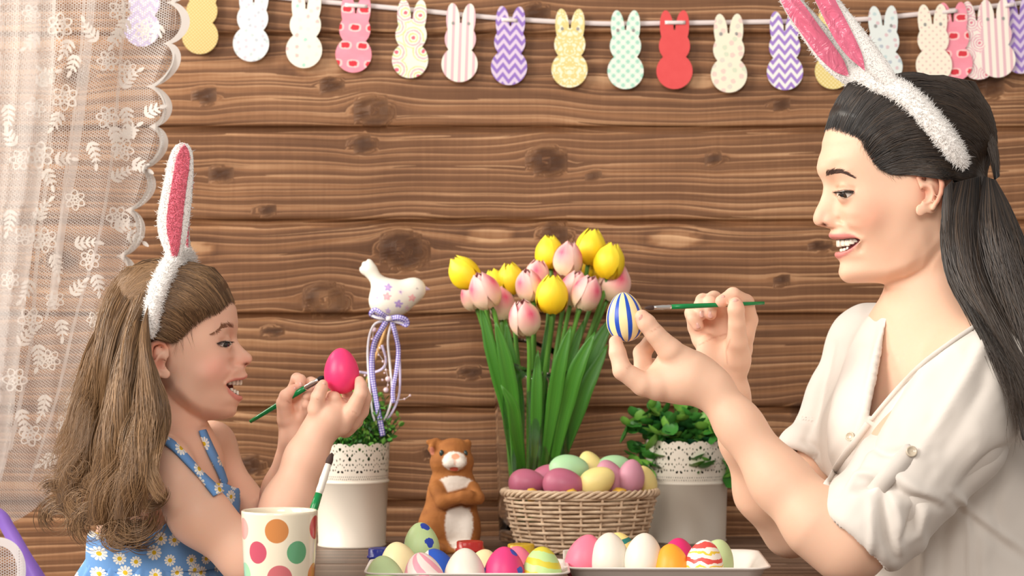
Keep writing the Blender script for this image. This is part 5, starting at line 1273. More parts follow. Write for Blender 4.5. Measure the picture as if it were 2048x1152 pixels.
# ---------------------------------------------------------------- the woman
YWm = .06; SW = S(YWm)
def Wp(px, py, dy=0): return np.array(P(px, py, YWm+dy))
W_PROF = [(1660,225),(1658,250),(1645,283),(1637,318),(1634,335),(1638,348),(1645,364),(1647,373),(1645,387),(1639,404),(1631,420),(1626.5,432),(1626,441),(1630,449),(1639,453),(1652,455),(1664,457.5),(1662,462),(1659.5,467),(1661,473),(1668,479),(1670,486),(1673,497),(1673.5,503),(1672.5,509.5),(1675,516),(1681,525),(1678.6,537),(1677,545),(1679.5,553),(1684,560),(1692,566),(1700,570)]
W_REF = [(1660,225),(1658,250),(1637,320),(1636,345),(1646,374),(1653,402),(1659,426),(1662,441),(1664,457),(1663,472),(1668,490),(1673,510),(1679,525),(1678,546),(1690,570),(1694,585)]
W_KEYS = [(322,'brow'),(374,'eye'),(402,'nmid'),(426,'nlow'),(441,'tip'),(452,'nbase'),(460,'sub'),(472,'ulip'),(490,'mouth'),(510,'llip'),(525,'groove'),(546,'chin'),(580,'chin')]
W_CRAN = [(162,1740,1880,8),(168,1722,1905,34),(180,1702,1930,50),(200,1682,1952,61),(230,1664,1970,68),(262,1652,1978,73),(285,1645,1980,75)]
W_JAW = [(1640,566.5,26),(1700,566.5,26),(1765,564,26),(1800,556,30),(1830,540,34),(1860,510,40),(1885,470,44),(1960,440,44)]
hw = Head(YWm, 1800, 370, math.radians(2), -1, W_KEYS, W_PROF, W_REF, W_CRAN, W_JAW, {'*': .98}, 1.0)
ew = hw.at(1695, 388, 31)
hw.feats += [('e+', ew, (22.4, 22.4, 22.4), 7, None)]
al = hw.at(1665, 441, 12); hw.feats += [('e+', al, (15, 13.5, 9), 6, None), ('e-', hw.at(1651, 449, 7), (9, 4.0, 6), 2.5, rotm('Z', math.radians(8)))]
mm_ = .001/SW
def ear_feats(h, outline, ctr, rx, ry, concha, fossa, scapha, anti, tragus, lobe, wbase, sgn, k=1.0):
    """ear parts in the head's local frame; wbase mm of the skull there"""
    A = lambda x, y, dw=0: h.at(x, y, wbase+dw)
    dwf = lambda x: 4.0+np.clip((x-ctr[0])*-sgn/(2*rx)+.5, 0, 1)*7.5        # stands off further at the back
    out = [('e+', A(*ctr, 3.5), (rx*.97, ry*.97, 7*k), 3, rotm('Y', sgn*math.radians(12)))]
    ch = [(A(x, y, dwf(x)), r) for x, y, r in outline]; out.append(('c+', np.zeros(3), ch, 2.2, None))
    out.append(('c+', np.zeros(3), [(A(x, y, dwf(x)-.2), r) for x, y, r in anti], 2.5, None))
    out.append(('e+', A(*lobe[:2], 3.6), (lobe[2], lobe[3], 5.0*k), 6, None))
    out.append(('e-', A(*concha[:2], 9.0), (concha[2], concha[3], 12*k), 2.5, None)); out.append(('e-', A(*fossa[:2], 8.5), (fossa[2], fossa[3], 9*k), 2.0, None))
    out.append(('c-', np.zeros(3), [(A(x, y, dwf(x)+2.2), 2.6*k) for x, y in scapha], 1.6, None))
    return out
hw.feats += ear_feats(hw, [(1843,372,4.2),(1838,356,5),(1845,344,5.5),(1861,340,5.6),(1874,345,5.6),(1882,356,5.6),(1884,370,5.4),(1882,386,5),(1875,402,4.8),(1866,416,5)], (1862,383), 23, 45,
   (1851,389,11,15), (1853,357,9,9), [(1857,348),(1868,352),(1874,364),(1875,382),(1869,398)], [(1849,367,3.4),(1862,374,4),(1867,388,4),(1862,401,4),(1850,406,4)], (1838,391,7,11), (1842,420,11,12), 71, -1)
hw.bumps += [(hw.line([(1661,472),(1676,473.5),(1692,472.5),(1706,473),(1717,478)], [2,8,16,22,25]), 3.4, 5.5, 0), (hw.line([(1673,510),(1683,508),(1696,501),(1708,491),(1717,482)], [2,8,16,22,25]), 4.2, 6.5, 0),
   (hw.line([(1678,438),(1690,450),(1704,462),(1718,472),(1723,486),(1722,500)], [18,24,28,32,34,34]), -4.2, 4.5, 12), (hw.line([(1705,440),(1722,444),(1738,446)], [36,42,46]), 6.5, 24, 10), (hw.line([(1676,375),(1690,372.5),(1707,376)], [28,32,36]), -1.5, 2.6, 10), (hw.line([(1640,345),(1660,341),(1690,343)], [4,22,36]), 1.6, 9, 0), (hw.line([(1684,441),(1680,428)], 17), -2.0, 4.0, 10)]
W_MOUTH = [(1650,479),(1668,479.5),(1682,479),(1696,477),(1709,476.5),(1718.5,480),(1712,487),(1702,495),(1692,501),(1682,503.5),(1650,503.5)]
hw.add_poly(W_MOUTH, [0,3,10,18,23,26,23,18,12,6,0], 14)
W_EYE = [(1669,386),(1678,384),(1690,382.5),(1701,382),(1708.5,383),(1703,389),(1695,394),(1687,395),(1680,392),(1674,388)]
hw.add_poly(W_EYE, 36, 22, 20, .4)
sw_ = SDF()
def rpx(*r): return [x*SW for x in r]
sw_.add(hw.prim(.004))
sw_.add(cone(Wp(1872,470,.005), Wp(1878,600,.015), 92*SW, 86*SW, .022), cone(Wp(1878,600,.015), Wp(1888,700,.045), 86*SW, 104*SW, .02))
# shoulders and chest under the blouse
N_, R_ = Wp(1962,735,-.105), Wp(1748,705,.22)
sw_.add(chain([N_, Wp(1890,690,.03), R_], rpx(88,96,80), .05), ell(Wp(1888,850,.06), (.118, .150, .17), .05, rotm('Z', math.radians(-24)).T), chain([Wp(1800,690,.02), Wp(1862,700,-.02), Wp(1930,690,-.07)], rpx(11,9,9), .02))
# near arm (her left)
sw_.add(chain([N_, Wp(1830,920,-.13), Wp(1700,1082,-.135)], rpx(86,84,74), .02, .03))
sw_.add(chain([Wp(1694,1086,-.135), Wp(1640,1045,-.13), Wp(1560,962,-.11), Wp(1478,850,-.095), Wp(1425,778,-.085)], rpx(72,66,54,40.5,36), .018, .02))
# near hand seen from its back, thumb on top, egg between thumb and fingers
dN = -.085
sw_.add(chain([Wp(1425,776,dN), Wp(1380,758,dN+.002), Wp(1322,764,dN+.004)], rpx(37,42,36), .014, .02), chain([Wp(1400,750,dN+.012), Wp(1345,716,dN+.006)], rpx(32,27), .016), ell(Wp(1362,756,dN+.016), (58*SW, 34*SW, 44*SW), .014, rotm('Y', math.radians(8))))
def finger(pts, rs, dk=.016, tip=.0022, rr=.016): return chain([Wp(x, y, d) for x, y, d in pts], rpx(*rs), tip, .003, root_k=dk, root_r=rr)
sw_.add(finger([(1362,722,dN+.000),(1341,702,dN-.006),(1310,668,dN-.010),(1293,646,dN-.011),(1284,634,dN-.010)], (28,24.5,18.5,17.5,14.5), .02))
sw_.add(finger([(1312,770,dN-.002),(1286,768,dN-.006),(1245,741,dN-.010),(1235,706,dN-.006),(1231.5,684,dN-.002)], (28,23,18.5,16.2,13.5), .02))
sw_.add(finger([(1318,760,dN+.022),(1288,742,dN+.030),(1284,706,dN+.036),(1302,684,dN+.032),(1312,676,dN+.026)], (26,20,17,15.5,13), .016))
sw_.add(finger([(1330,778,dN+.036),(1304,776,dN+.046),(1296,752,dN+.050),(1306,730,dN+.046)], (24,19,16.5,14), .016)); sw_.add(finger([(1345,784,dN+.046),(1325,786,dN+.056),(1318,768,dN+.058),(1324,752,dN+.054)], (21,16.5,14.5,12.5), .014))
# far arm (her right): elbow on the table, palm to the camera, brush between thumb and index
dF = .045
sw_.add(chain([R_, Wp(1672,850,.20), Wp(1590,1052,.13)], rpx(76,55,54), .02, .03), chain([Wp(1578,1062,.125), Wp(1522,985,.10), Wp(1484,880,.07), Wp(1462,788,dF)], rpx(54,50,41,34), .018, .02))
sw_.add(chain([Wp(1462,786,dF), Wp(1452,730,dF)], rpx(34,36), .014), ell(Wp(1450,694,dF+.006), (57*SW, 21*SW, 48*SW), .014, rotm('Y', math.radians(-6))), ell(Wp(1474,712,dF-.016), (27*SW, 22*SW, 42*SW), .014, rotm('Y', math.radians(12))), ell(Wp(1414,712,dF-.010), (22*SW, 20*SW, 42*SW), .014))
sw_.add(finger([(1474,716,dF-.018),(1474,684,dF-.030),(1474,648,dF-.040),(1472,618,dF-.046),(1471.5,608,dF-.046)], (25,21,17,16.5,14), .016, .0015))
sw_.add(finger([(1488,668,dF+.004),(1496,640,dF+.004),(1491,606,-.0+dF-.012),(1466,590,dF-.030),(1443,603,dF-.038)], (22,20,17.5,15,13), .014, .0015))
sw_.add(finger([(1455,660,dF+.010),(1448,634,dF+.012),(1428,598,dF+.002),(1420,606,dF-.022),(1421,628,dF-.026)], (21,19,16,14.5,12.5), .012, .0012))
sw_.add(finger([(1424,660,dF+.010),(1418,636,dF+.012),(1406,602,dF+.004),(1402,610,dF-.018),(1404,628,dF-.022)], (20,18,15,14,12), .012, .0012))
sw_.add(finger([(1400,676,dF+.006),(1392,654,dF+.006),(1384,626,dF-.004),(1389,637,dF-.020),(1396,652,dF-.022)], (18,16.5,14.5,13.5,11.5), .012, .0012))

def torso_vol(off):
    """list of prims of the blouse volume, shrunk by off metres"""
    o = off/SW; r = lambda *a: [(x-o)*SW for x in a]
    return [chain([Wp(1968,742,-.105), Wp(1900,702,.035), Wp(1746,700,.215)], r(106,96,92), .06),
            ell(Wp(1890,850,.055), (.126-off, .160-off, .18-off), .05, rotm('Z', math.radians(-24)).T), ell(Wp(1950,1130,.06), (.135-off, .165-off, .24-off), .07, rotm('Z', math.radians(-20)).T), ell(Wp(1800,880,-.03), (.07-off,)*3, .06), ell(Wp(1752,880,.14), (.066-off,)*3, .06), ell(Wp(1960,1400,.06), (.16-off, .19-off, .20-off), .06)]
VN_ = [(1792,590),(1770,650),(1735,838),(1760,850),(1900,690),(1986,628),(1986,590)]
T0 = __import__('time').time()
woman = empty('person', Wp(1870, 1152), label='smiling dark haired woman in a white blouse and rabbit ears painting a striped egg', cat='person')
OW = np.array(woman.location)
V, Q = mesh_person(sw_, (P(1200, 0, -.3).x, -.22, P(0, 1330, .06).z), (P(2120, 0, .0).x, .42, P(0, 140, .06).z), HB)
px = to_px(V); U, Vl, Wl = hw.loc(V.astype(np.float32)); near = Wl < 4
col = np.tile(np.array(srgb(234, 194, 168)[:3]), (len(V), 1))
paint(col, gmask(px, (1728,428), 40, 32)*near, (226,148,122), .55); paint(col, gmask(px, (1652,438), 22, 18)*near, (226,156,136), .4); paint(col, lmask(px, [(1838,350),(1862,338),(1886,360),(1880,405)], 12, 8)*near, (226,146,120), .6); paint(col, gmask(px, (1850,388), 12, 18)*near, (200,112,92), .6)
facem = (px[:, 0] > 1600) & (px[:, 1] < 620) & (px[:, 0] < 1800)
lipu = pmask(px, [(1656,466),(1668,468),(1690,466),(1708,470),(1719,479),(1708,478),(1690,480),(1668,482),(1655,478)], 2.0); lipl = pmask(px, [(1660,501),(1682,502),(1694,497),(1706,489),(1719,480),(1716,488),(1706,500),(1694,510),(1680,517),(1668,518)], 2.0)
paint(col, np.maximum(lipu, lipl)*facem, (204,116,118), .8)
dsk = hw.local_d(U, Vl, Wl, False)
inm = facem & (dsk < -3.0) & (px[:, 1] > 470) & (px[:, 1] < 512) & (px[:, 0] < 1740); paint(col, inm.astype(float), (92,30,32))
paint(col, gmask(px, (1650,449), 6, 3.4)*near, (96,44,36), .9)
paint(col, pmask(px, [(1709,382),(1690,378.5),(1676,381),(1667,385),(1672,388),(1684,384.5),(1702,384)], 1.4)*near*facem, (60,42,38), .8)
paint(col, lmask(px, [(1676,374),(1690,372),(1706,376)], 4, 4)*near, (196,140,112), .6)
# scalp under the hair
scalp = pmask(px, [(1655,255),(1672,246),(1690,262),(1722,272),(1738,300),(1760,340),(1806,352),(1836,342),(1850,325),(1900,340),(1990,400),(1990,520),(1900,560),(2010,300),(1900,120),(1700,120),(1640,240)], 9)*(px[:, 1] < 470); paint(col, scalp, (52,44,44))
for c, r in (((1421,632),12),((1404,632),11),((1396,655),11),((1440,602),12),((1232,676),13),((1471,606),12),((1283,634),13)): paint(col, gmask(px, c, r), (232,160,140), .5)
for l in ([(1398,690),(1425,676),(1452,668)],[(1455,728),(1452,702),(1460,680)],[(1300,664),(1312,658),(1320,652)],[(1254,738),(1262,730)],[(1680,985),(1680,1010),(1676,1030)]): paint(col, lmask(px, l, 1.2, 1.4), (196,136,112), .55)
hid = SDF().add(*torso_vol(.016)); kq = ~((hid(V.astype(np.float32)) < 0) & (pmask(px, VN_, 40) < .5))[Q].all(1) & ~((V[:, 2] < P(0, 1240, .06).z)[Q].all(1)); Q = Q[kq]; us_ = np.unique(Q); mp = np.zeros(len(V), int); mp[us_] = np.arange(len(us_)); V, col, Q = V[us_], col[us_], mp[Q]      # nothing is modelled deep under the blouse
body = mesh_np('body', V-OW, Q, woman, M_SKIN, True, {'col': col})
print('woman body', len(V), __import__('time').time()-T0)
# eyes, teeth
def eye_mat(name, iris, gaze):
    t = NT(name); d = t.n('VectorMath', operation='DOT_PRODUCT'); nrm = t.n('VectorMath', operation='NORMALIZE'); t.l(t.coord(), nrm.inputs[0]); t.l(nrm.outputs[0], d.inputs[0]); d.inputs[1].default_value = Vector(gaze).normalized()
    c = t.ramp(d.outputs['Value'], [(.0, (.74, .66, .60, 1)), (.868, (.74, .66, .60, 1)), (.884, (.03, .02, .015, 1)), (.90, iris), (.965, iris), (.972, (.008, .006, .006, 1)), (1, (.008, .006, .006, 1))]); t.set(Base_Color=c, Roughness=.06, Coat_Weight=.5); return t.m
def eyeballs(h, e, r, mat, parent, org):
    V, Q = lathe([(math.sin(a)*r*h.S, -math.cos(a)*r*h.S) for a in np.linspace(.01, PI-.01, 24)], 32); first = None
    for sg in (-1, 1):
        c = h.world(e[0], e[1], sg*e[2]); o = mesh_np('eye', V, Q, parent, mat) if first is None else link('eye', first.data, parent); first = o; o.location = Vector(c-org)
eyeballs(hw, ew, 21.0, eye_mat('iris_brown', (.055, .028, .016, 1), (-.60, -.70, -.30)), woman, OW)
TOOTH = NT('tooth_enamel'); TOOTH.set(Base_Color=srgb(244, 234, 218), Roughness=.18, Subsurface_Weight=.2, Subsurface_Scale=.002); TOOTH = TOOTH.m
def teeth(h, items, parent, org):
    """items: px, py, mm off the middle, half sizes (width, height, depth px), turn"""
    th = np.linspace(0, 2*PI, 14, endpoint=False); ph = np.linspace(-PI/2, PI/2, 9); T, Pp = np.meshgrid(ph, th, indexing='ij'); T, Pp = T.ravel(), Pp.ravel()
    sp = lambda c, e: np.sign(c)*np.abs(c)**e
    X = sp(np.cos(T), .5)*sp(np.cos(Pp), .55); Yy = sp(np.cos(T), .5)*sp(np.sin(Pp), .55); Z = sp(np.sin(T), .6)
    for (x, y, wm, (a, b, c), turn) in items:
        L = h.at(x, y, wm); 
        for sg in (-1, 1):
            R = rotm('Y', math.radians(turn)); loc_ = np.stack([X*c, Z*b, Yy*a], 1)   # u: depth of the tooth, v: height, w: width
            cs, sn = math.cos(math.radians(turn)), math.sin(math.radians(turn)); u = loc_[:, 0]*cs+loc_[:, 2]*sn*1; w = -loc_[:, 0]*sn+loc_[:, 2]*cs
            mesh_np('tooth', h.world(L[0]+u, L[1]+loc_[:, 1], sg*(L[2]+w))-org, grid_faces(9, 14, False, True), parent, TOOTH)
teeth(hw, [(1679,486,4.0,(7.0,8.6,4.5),8),(1687.5,485.5,10.5,(6.2,7.6,4.2),28),(1696,485,16,(6.4,7.6,4.4),48),(1704.5,482.5,20.5,(6.0,6.6,4.2),62),(1712.5,479.5,23.5,(5.6,5.6,4),70),
           (1684,501,3,(4.6,4,3),8),(1690,500,8,(4.6,4,3),28),(1697,497,13,(4.6,4,3),46)], woman, OW)
# brows and lashes as fine hairs
def hair_strokes(name, strokes, mat, parent, org):
    """strokes: list of (list of world points, base radius)"""
    strokes = [(np.asarray(p, float), r) for p, r in strokes]; ym = (YWm if parent is woman else YG); o = None
    for side in (0, 1):
        mb = MB()
        for c, r in strokes:
            if (c[0, 1] > ym) == side: V, Q = tube(c, np.linspace(r, r*.25, len(c)), 3, caps=False); mb.add(V-org, Q)
        if mb.n: o = tag(mb.build(name, mat, parent), kind='stuff')
    return o
BRM = plain('brow_hair', (84, 60, 52), .7); LSM = plain('lash', (26, 20, 20), .6)
rng = np.random.RandomState(2); st = []
def mirror(h, p):
    u, v, w = h.loc(np.asarray(p).astype(np.float32)); return h.world(u, v, -w)
def brow(h, spine, thick, n, lean, length, r):
    sp = resample(spine, 60); f = rng.rand(n); i = (f*59).astype(int); w = np.interp(f, [0, .15, .5, 1], thick); x = sp[i, 0]; y = sp[i, 1]+(rng.rand(n)-.5)*2*w
    a = np.radians(np.interp(f, [0, .4, 1], lean)+rng.randn(n)*9); L = length*(.7+.5*rng.rand(n)); t = np.array([0, .5, 1.])
    q = np.stack([x[:, None]+np.cos(a)[:, None]*L[:, None]*t, y[:, None]+np.sin(a)[:, None]*L[:, None]*t], -1).reshape(-1, 2)
    p = h.skin_many(q, np.tile(.2+1.2*t*(1-t)*2, n)); return [(list(pp), r) for pp in p.reshape(n, 3, 3)]+[(list(pp), r) for pp in mirror(h, p).reshape(n, 3, 3)]
hair_strokes('eyebrow', brow(hw, [(1652,348.5),(1662,345),(1676,343),(1690,346.5),(1706,354)], (4.4, 4.8, 3.2, .8), 380, (-60, -14, 24), 8, .00021), BRM, woman, OW)
def lashes(h, line, n, d0, d1, L, r):
    out = []; sp = resample(line, 60)
    for k in range(n):
        f = k/(n-1); i = min(59, int(f*59)); x, y = sp[i]; p = h.skin_at(x, y, .3); a = math.radians(d0+(d1-d0)*f+rng.randn()*6); l = L*(.75+.4*rng.rand()); dz = h.S
        d = np.array([math.cos(a), -.55, -math.sin(a)]); pts = [p, p+d*l*.5*dz, p+d*l*dz+np.array([0, 0, .18*l*dz])]; out += [(pts, r), (list(mirror(h, pts)), r)]
    return out
hair_strokes('eyelashes', lashes(hw, [(1708,383),(1700,382),(1690,382),(1680,384),(1671,386)], 90, 128, 178, 9, .00026)+lashes(hw, [(1703,389),(1695,394),(1687,395.5),(1680,392)], 26, 110, 140, 5, .00013), LSM, woman, OW)
# nails
for (x, y, d, L, Wd, al_, nm) in [(1286,637,dN-.0188,17,15,(-.55,-.1,.8),(.25,-1,.15)),(1471.5,607,dF-.0535,19,15,(0,-.1,1),(.0,-1,.05)),(1421,629,dF-.0332,15,12,(.0,-.1,-1),(0,-1,-.1)),(1404,628,dF-.0290,14,11,(0,-.1,-1),(0,-1,-.1)),(1395.5,650,dF-.0285,15,12.5,(.35,-.1,-1),(0,-1,.0)),(1443,595,dF-.0435,14,11,(-.8,-.1,-.5),(-.2,-1,.5))]:
    nail(woman, OW, Wp(x, y, d), al_, nm, L*SW, Wd*SW, NAIL)
# ---------------------------------------------------------------- white blouse: a shell around the torso and upper arms
near_sl = lambda off, ext: chain([Wp(1968,742,-.108), Wp(1905,860,-.128), Wp(1812,962,-.142), Wp(1738,1046,-.142)]+([Wp(1640,1150,-.14)] if ext else []), [(x*SW-off) for x in (108,110,103,92)+((92,) if ext else ())], .012, .02)
far_sl = lambda off, ext: chain([Wp(1746,700,.215), Wp(1694,800,.205), Wp(1632,898,.175)]+([Wp(1560,1010,.14)] if ext else []), [(x*SW-off) for x in (92,80,66)+((58,) if ext else ())], .02, .02)
sb_ = SDF(); TH = .0065
outer = torso_vol(0)+[near_sl(0, False), far_sl(0, False)]
class Shell:
    def __init__(s, outer, inner): s.o, s.i = SDF().add(*outer), SDF().add(*inner)
    def __call__(s, p):
        f = p.reshape(-1, 3); c = (f.max(0)+f.min(0))/2; cu = (c, float(np.linalg.norm(f-c, axis=1).max())); return np.maximum(s.o(p, cu), -s.i(p, cu))
sh = Shell(outer, torso_vol(TH)+[near_sl(TH, True), far_sl(TH, True)])
sb_.add(Prim(lambda p: sh(p), Wp(1880, 900), .8, .0001))
# cuffs: rolled cloth rings
def ring_prim(c, ax, r, thick, k, squash=1.0):
    ax = np.array(ax, float); ax /= np.linalg.norm(ax); u = np.cross(ax, [0, 1, 0]); u /= np.linalg.norm(u); v = np.cross(ax, u); c = np.asarray(c)
    axf, cf = V3(ax), V3(c)
    def f(p):
        d = p-cf; h = d@axf; q = d-h[..., None]*axf; rr = np.sqrt((q*q).sum(-1))-r; return np.sqrt(rr*rr+(h*squash)**2)-thick
    return Prim(f, c, r+thick, k)
sb_.add(ring_prim(Wp(1731,1054,-.142), Wp(1690,1100,-.142)-Wp(1812,962,-.142), 88*SW, .0085, .006, .5), ring_prim(Wp(1752,1030,-.142), Wp(1690,1100,-.142)-Wp(1812,962,-.142), 93*SW, .008, .008, .6))
sb_.add(ring_prim(Wp(1624,910,.171), Wp(1560,1010,.14)-Wp(1694,800,.205), 62*SW, .0085, .006, .5))
# V neck
VN = [(1792,590),(1789,612),(1776,640),(1762,690),(1748,760),(1735,838),(1760,812),(1800,768),(1850,718),(1900,680),(1950,648),(1986,628),(2010,600),(1990,520),(1800,520)]
vg = poly2d_grid(VN, (1640, 430), (2110, 940)); vlo = np.array([1640, 430], np.float32)
def vneck_f(p):
    d = p[..., 1]-CAMY; u = 1024+p[..., 0]*F/d; v = 576-(p[..., 2]-CAMZ)*F/d; return np.maximum(bil(vg, u-vlo[0], v-vlo[1])*SW, p[..., 1]-.30)
sb_.add(Prim(vneck_f, Wp(1850, 700), .25, .004, 'sub'))
V, Q = surface_nets(sb_, (P(1540, 0, .1).x, -.27, P(0, 1330, .06).z), (P(2150, 0, .06).x, .36, P(0, 560, .06).z), max(.0029, HB))
V = smooth_mesh(V, Q, 2); n_ = vnormals(V, Q); px = to_px(V); nearf = ss_(-n_[:, 1], -.35, .25)
# folds of the cloth: ridges (+) and creases (-) along lines
FOLD = [([(1826,766),(1790,800),(1752,850),(1736,888)],-.006,13),([(1905,700),(1860,740),(1815,790),(1770,850)],.006,17),([(1985,660),(1930,760),(1862,870),(1840,905)],.0045,14),([(1990,700),(1950,800),(1890,900)],-.0035,16),
 ([(1744,892),(1770,905),(1808,902),(1826,900)],-.006,9),([(1690,975),(1712,952),(1740,948),(1756,958)],.006,10),([(1752,960),(1736,975),(1706,982)],-.006,7),([(1770,964),(1812,992),(1860,1006),(1882,1016)],-.007,10),([(1790,950),(1835,980),(1880,1000)],.006,13),
 ([(1765,985),(1772,1030),(1778,1080),(1790,1115)],-.008,9),([(1790,1000),(1800,1050),(1800,1100)],.006,12),([(1830,1010),(1822,1050),(1806,1080)],-.007,9),([(1855,1020),(1838,1060),(1822,1080)],.005,10),([(1742,1000),(1744,1060),(1742,1120)],.004,9),
 ([(1668,690),(1645,760),(1630,830),(1612,880)],-.006,10),([(1720,640),(1690,700),(1668,780),(1640,880)],.006,16),([(1748,640),(1728,720),(1700,820),(1680,900)],-.006,13),([(1762,660),(1744,760),(1722,850),(1705,900)],.004,10),([(1725,700),(1705,800),(1672,900)],.005,12),
 ([(1740,870),(1700,950),(1672,990)],-.005,8),([(1610,880),(1630,900),(1622,935)],-.006,8),([(1590,905),(1612,925),(1640,950)],.004,9),
 ([(1918,985),(1935,1030),(1940,1152),(1942,1260)],.004,6),([(1905,985),(1950,1030),(2048,1100)],.004,8),([(1905,1000),(1960,1050),(2060,1130)],-.0045,12),([(2030,890),(1970,930),(1920,985)],-.007,14),([(1900,1030),(1885,1090),(1880,1160)],-.005,14),([(1975,1050),(1965,1110),(1970,1180)],.004,16),([(1840,1060),(1850,1110),(1846,1170)],.005,14),([(2010,960),(1990,1000),(2000,1060)],-.004,14)]
disp = np.zeros(len(V))
for ln, amp, sig in FOLD:
    ln = resample(ln, 24); lo, hi = ln.min(0)-4*sig, ln.max(0)+4*sig; m = ((px > lo) & (px < hi)).all(1); d, t = poly_dist(px[m], ln); disp[m] += amp*np.exp(-(d/sig)**2)*np.sin(PI*np.clip(t*.86+.07, 0, 1))**.6
fine = vnoise(np.stack([px[:, 0]*.020+px[:, 1]*.010, px[:, 1]*.012-px[:, 0]*.006, V[:, 1]*6], 1), 3)*.0022+vnoise(np.stack([px[:, 0]*.045+px[:, 1]*.03, px[:, 1]*.03-px[:, 0]*.02, V[:, 1]*12], 1), 5)*.0010
V = V+n_*(np.clip(disp, -.0062, .0085)*nearf+fine*.8)[:, None]; V = smooth_mesh(V, Q, 1)
bt = NT('white_cotton'); bt.set(Base_Color=srgb(226, 219, 211), Roughness=.8, Specular_IOR_Level=.2, Sheen_Weight=.15); w1 = bt.noise(bt.coord(), 900, 2); bt.bump(w1, .12, .0004); M_BL = bt.m
blouse = mesh_np('blouse', V-OW, Q, woman, M_BL)
print('blouse', len(V))
# surface probe: nearest blouse vertex seen at a pixel
BLV = V[n_[:, 1] < .3]; BLP = to_px(BLV)
def on_blouse(x, y, lift=.001):
    d = np.abs(BLP-[x, y]).max(1); i = np.where(d < 5)[0]; i = i if len(i) else [int(np.argmin(d))]; k = i[int(np.argmin(BLV[i, 1]))]; yv = BLV[k, 1]-lift; return np.array(P(x, y, yv))
BT = NT('pearl_button'); BT.set(Base_Color=srgb(206, 192, 170), Roughness=.2, Coat_Weight=.4); BT = BT.m
bv, bq = lathe([(.0002, .0006), (.0030, .0004), (.0038, .0012), (.0048, .0018), (.0054, .0012), (.0054, 0), (.0002, -.0004)], 24)
for (x, y, sc, nrm) in [(1700,873,1.0,(-.55,-1,.2)),(1823,903,1.15,(.1,-1,.3)),(1650,969,.8,(-.6,-1,0)),(1632,996,.7,(-.8,-1,0))]:
    o = mesh_np('button', bv*sc, bq, blouse, BT); o.location = Vector(on_blouse(x, y, .0055 if sc > 1.1 else .0022)-OW); o.rotation_euler = Vector(nrm).to_track_quat('Z', 'Y').to_euler()
c = np.array([on_blouse(x, y, .0022) for x, y in [(1826,896),(1812,912),(1796,930),(1778,950),(1762,968),(1748,980)]]); c[-1] += [0, .012, -.006]; c = resample(c, 26)
Vr, Qr, uv = ribbon(c-OW, np.interp(np.linspace(0, 1, 26), [0, .06, 1], [.006, .0098, .0098]), np.array(Wp(1840,915)-Wp(1812,884))/np.linalg.norm(Wp(1840,915)-Wp(1812,884))); solidify(mesh_np('sleeve_tab', Vr, Qr, blouse, M_BL), .0012)
# collar edge bands beside the V opening and the front placket
for pts, w in (([(1980,634),(1945,655),(1896,688),(1846,725),(1800,771),(1762,815),(1738,845)], 8), ([(1738,845),(1712,880),(1686,915),(1664,950),(1644,985)], 13)):
    p2 = resample(pts, 50); c = np.array([on_blouse(x, y, .0008) for x, y in p2]); k = np.ones(7)/7
    for a in range(3): c[:, a] = np.convolve(np.pad(c[:, a], 3, mode='edge'), k, 'valid')
    tg = np.gradient(c, axis=0); tg /= np.linalg.norm(tg, axis=1, keepdims=True); sd = np.cross(tg, [0, -1, 0]); sd /= np.linalg.norm(sd, axis=1, keepdims=True); Vr, Qr, uv = ribbon(c-OW, w*.5*SW, sd); solidify(mesh_np('neckband' if w < 10 else 'button_placket', Vr, Qr, blouse, M_BL), .0014)

# ---------------------------------------------------------------- hair: bundles between guide lines, drawn as fine strands over a base
def hair_mat(name, dark, mid, light, rough=.42):
    t = NT(name); r = t.attr('rnd'); t_ = t.attr('along'); n = t.noise(t.coord(), 30, 2)
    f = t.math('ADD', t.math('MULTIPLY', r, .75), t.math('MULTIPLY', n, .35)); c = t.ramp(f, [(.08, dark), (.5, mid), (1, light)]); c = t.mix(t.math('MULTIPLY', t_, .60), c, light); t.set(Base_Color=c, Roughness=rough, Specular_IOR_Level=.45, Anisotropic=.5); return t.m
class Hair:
    """strand collector: ribbons of three-sided tubes in one mesh"""
    def __init__(s): s.V, s.R, s.A, s.Q, s.n = [], [], [], [], 0
    def strands(s, C, r, rnd):
        """C: (k, n, 3) curves; r: base radius"""
        k, n, _ = C.shape; t = np.gradient(C, axis=1); t /= np.linalg.norm(t, axis=2, keepdims=True)+1e-12; up = np.array([0, -1., 0]); b = np.cross(t, up); b /= np.linalg.norm(b, axis=2, keepdims=True)+1e-9; a = np.cross(b, t)
        prof = np.interp(np.linspace(0, 1, n), [0, .10, .75, 1], [.3, 1, .8, .15])[None, :, None]*np.broadcast_to(np.asarray(r, float).reshape(-1, 1, 1), (k, 1, 1))
        ring = np.stack([C+b*prof-a*prof*.5, C+a*prof*.7, C-b*prof-a*prof*.5], 2)      # a folded strip per strand
        s.V.append(ring.reshape(-1, 3)); s.R.append(np.repeat(rnd, n*3)); s.A.append(np.tile(np.repeat(np.linspace(0, 1, n), 3), k))
        g = grid_faces(n, 3); s.Q.append((g[None]+(np.arange(k)*n*3)[:, None, None]).reshape(-1, 4)+s.n); s.n += k*n*3
    def build(s, name, mat, parent, org):
        return tag(mesh_np(name, np.concatenate(s.V)-org, np.concatenate(s.Q), parent, mat, True, {'rnd': np.concatenate(s.R), 'along': np.concatenate(s.A)}), kind='stuff')
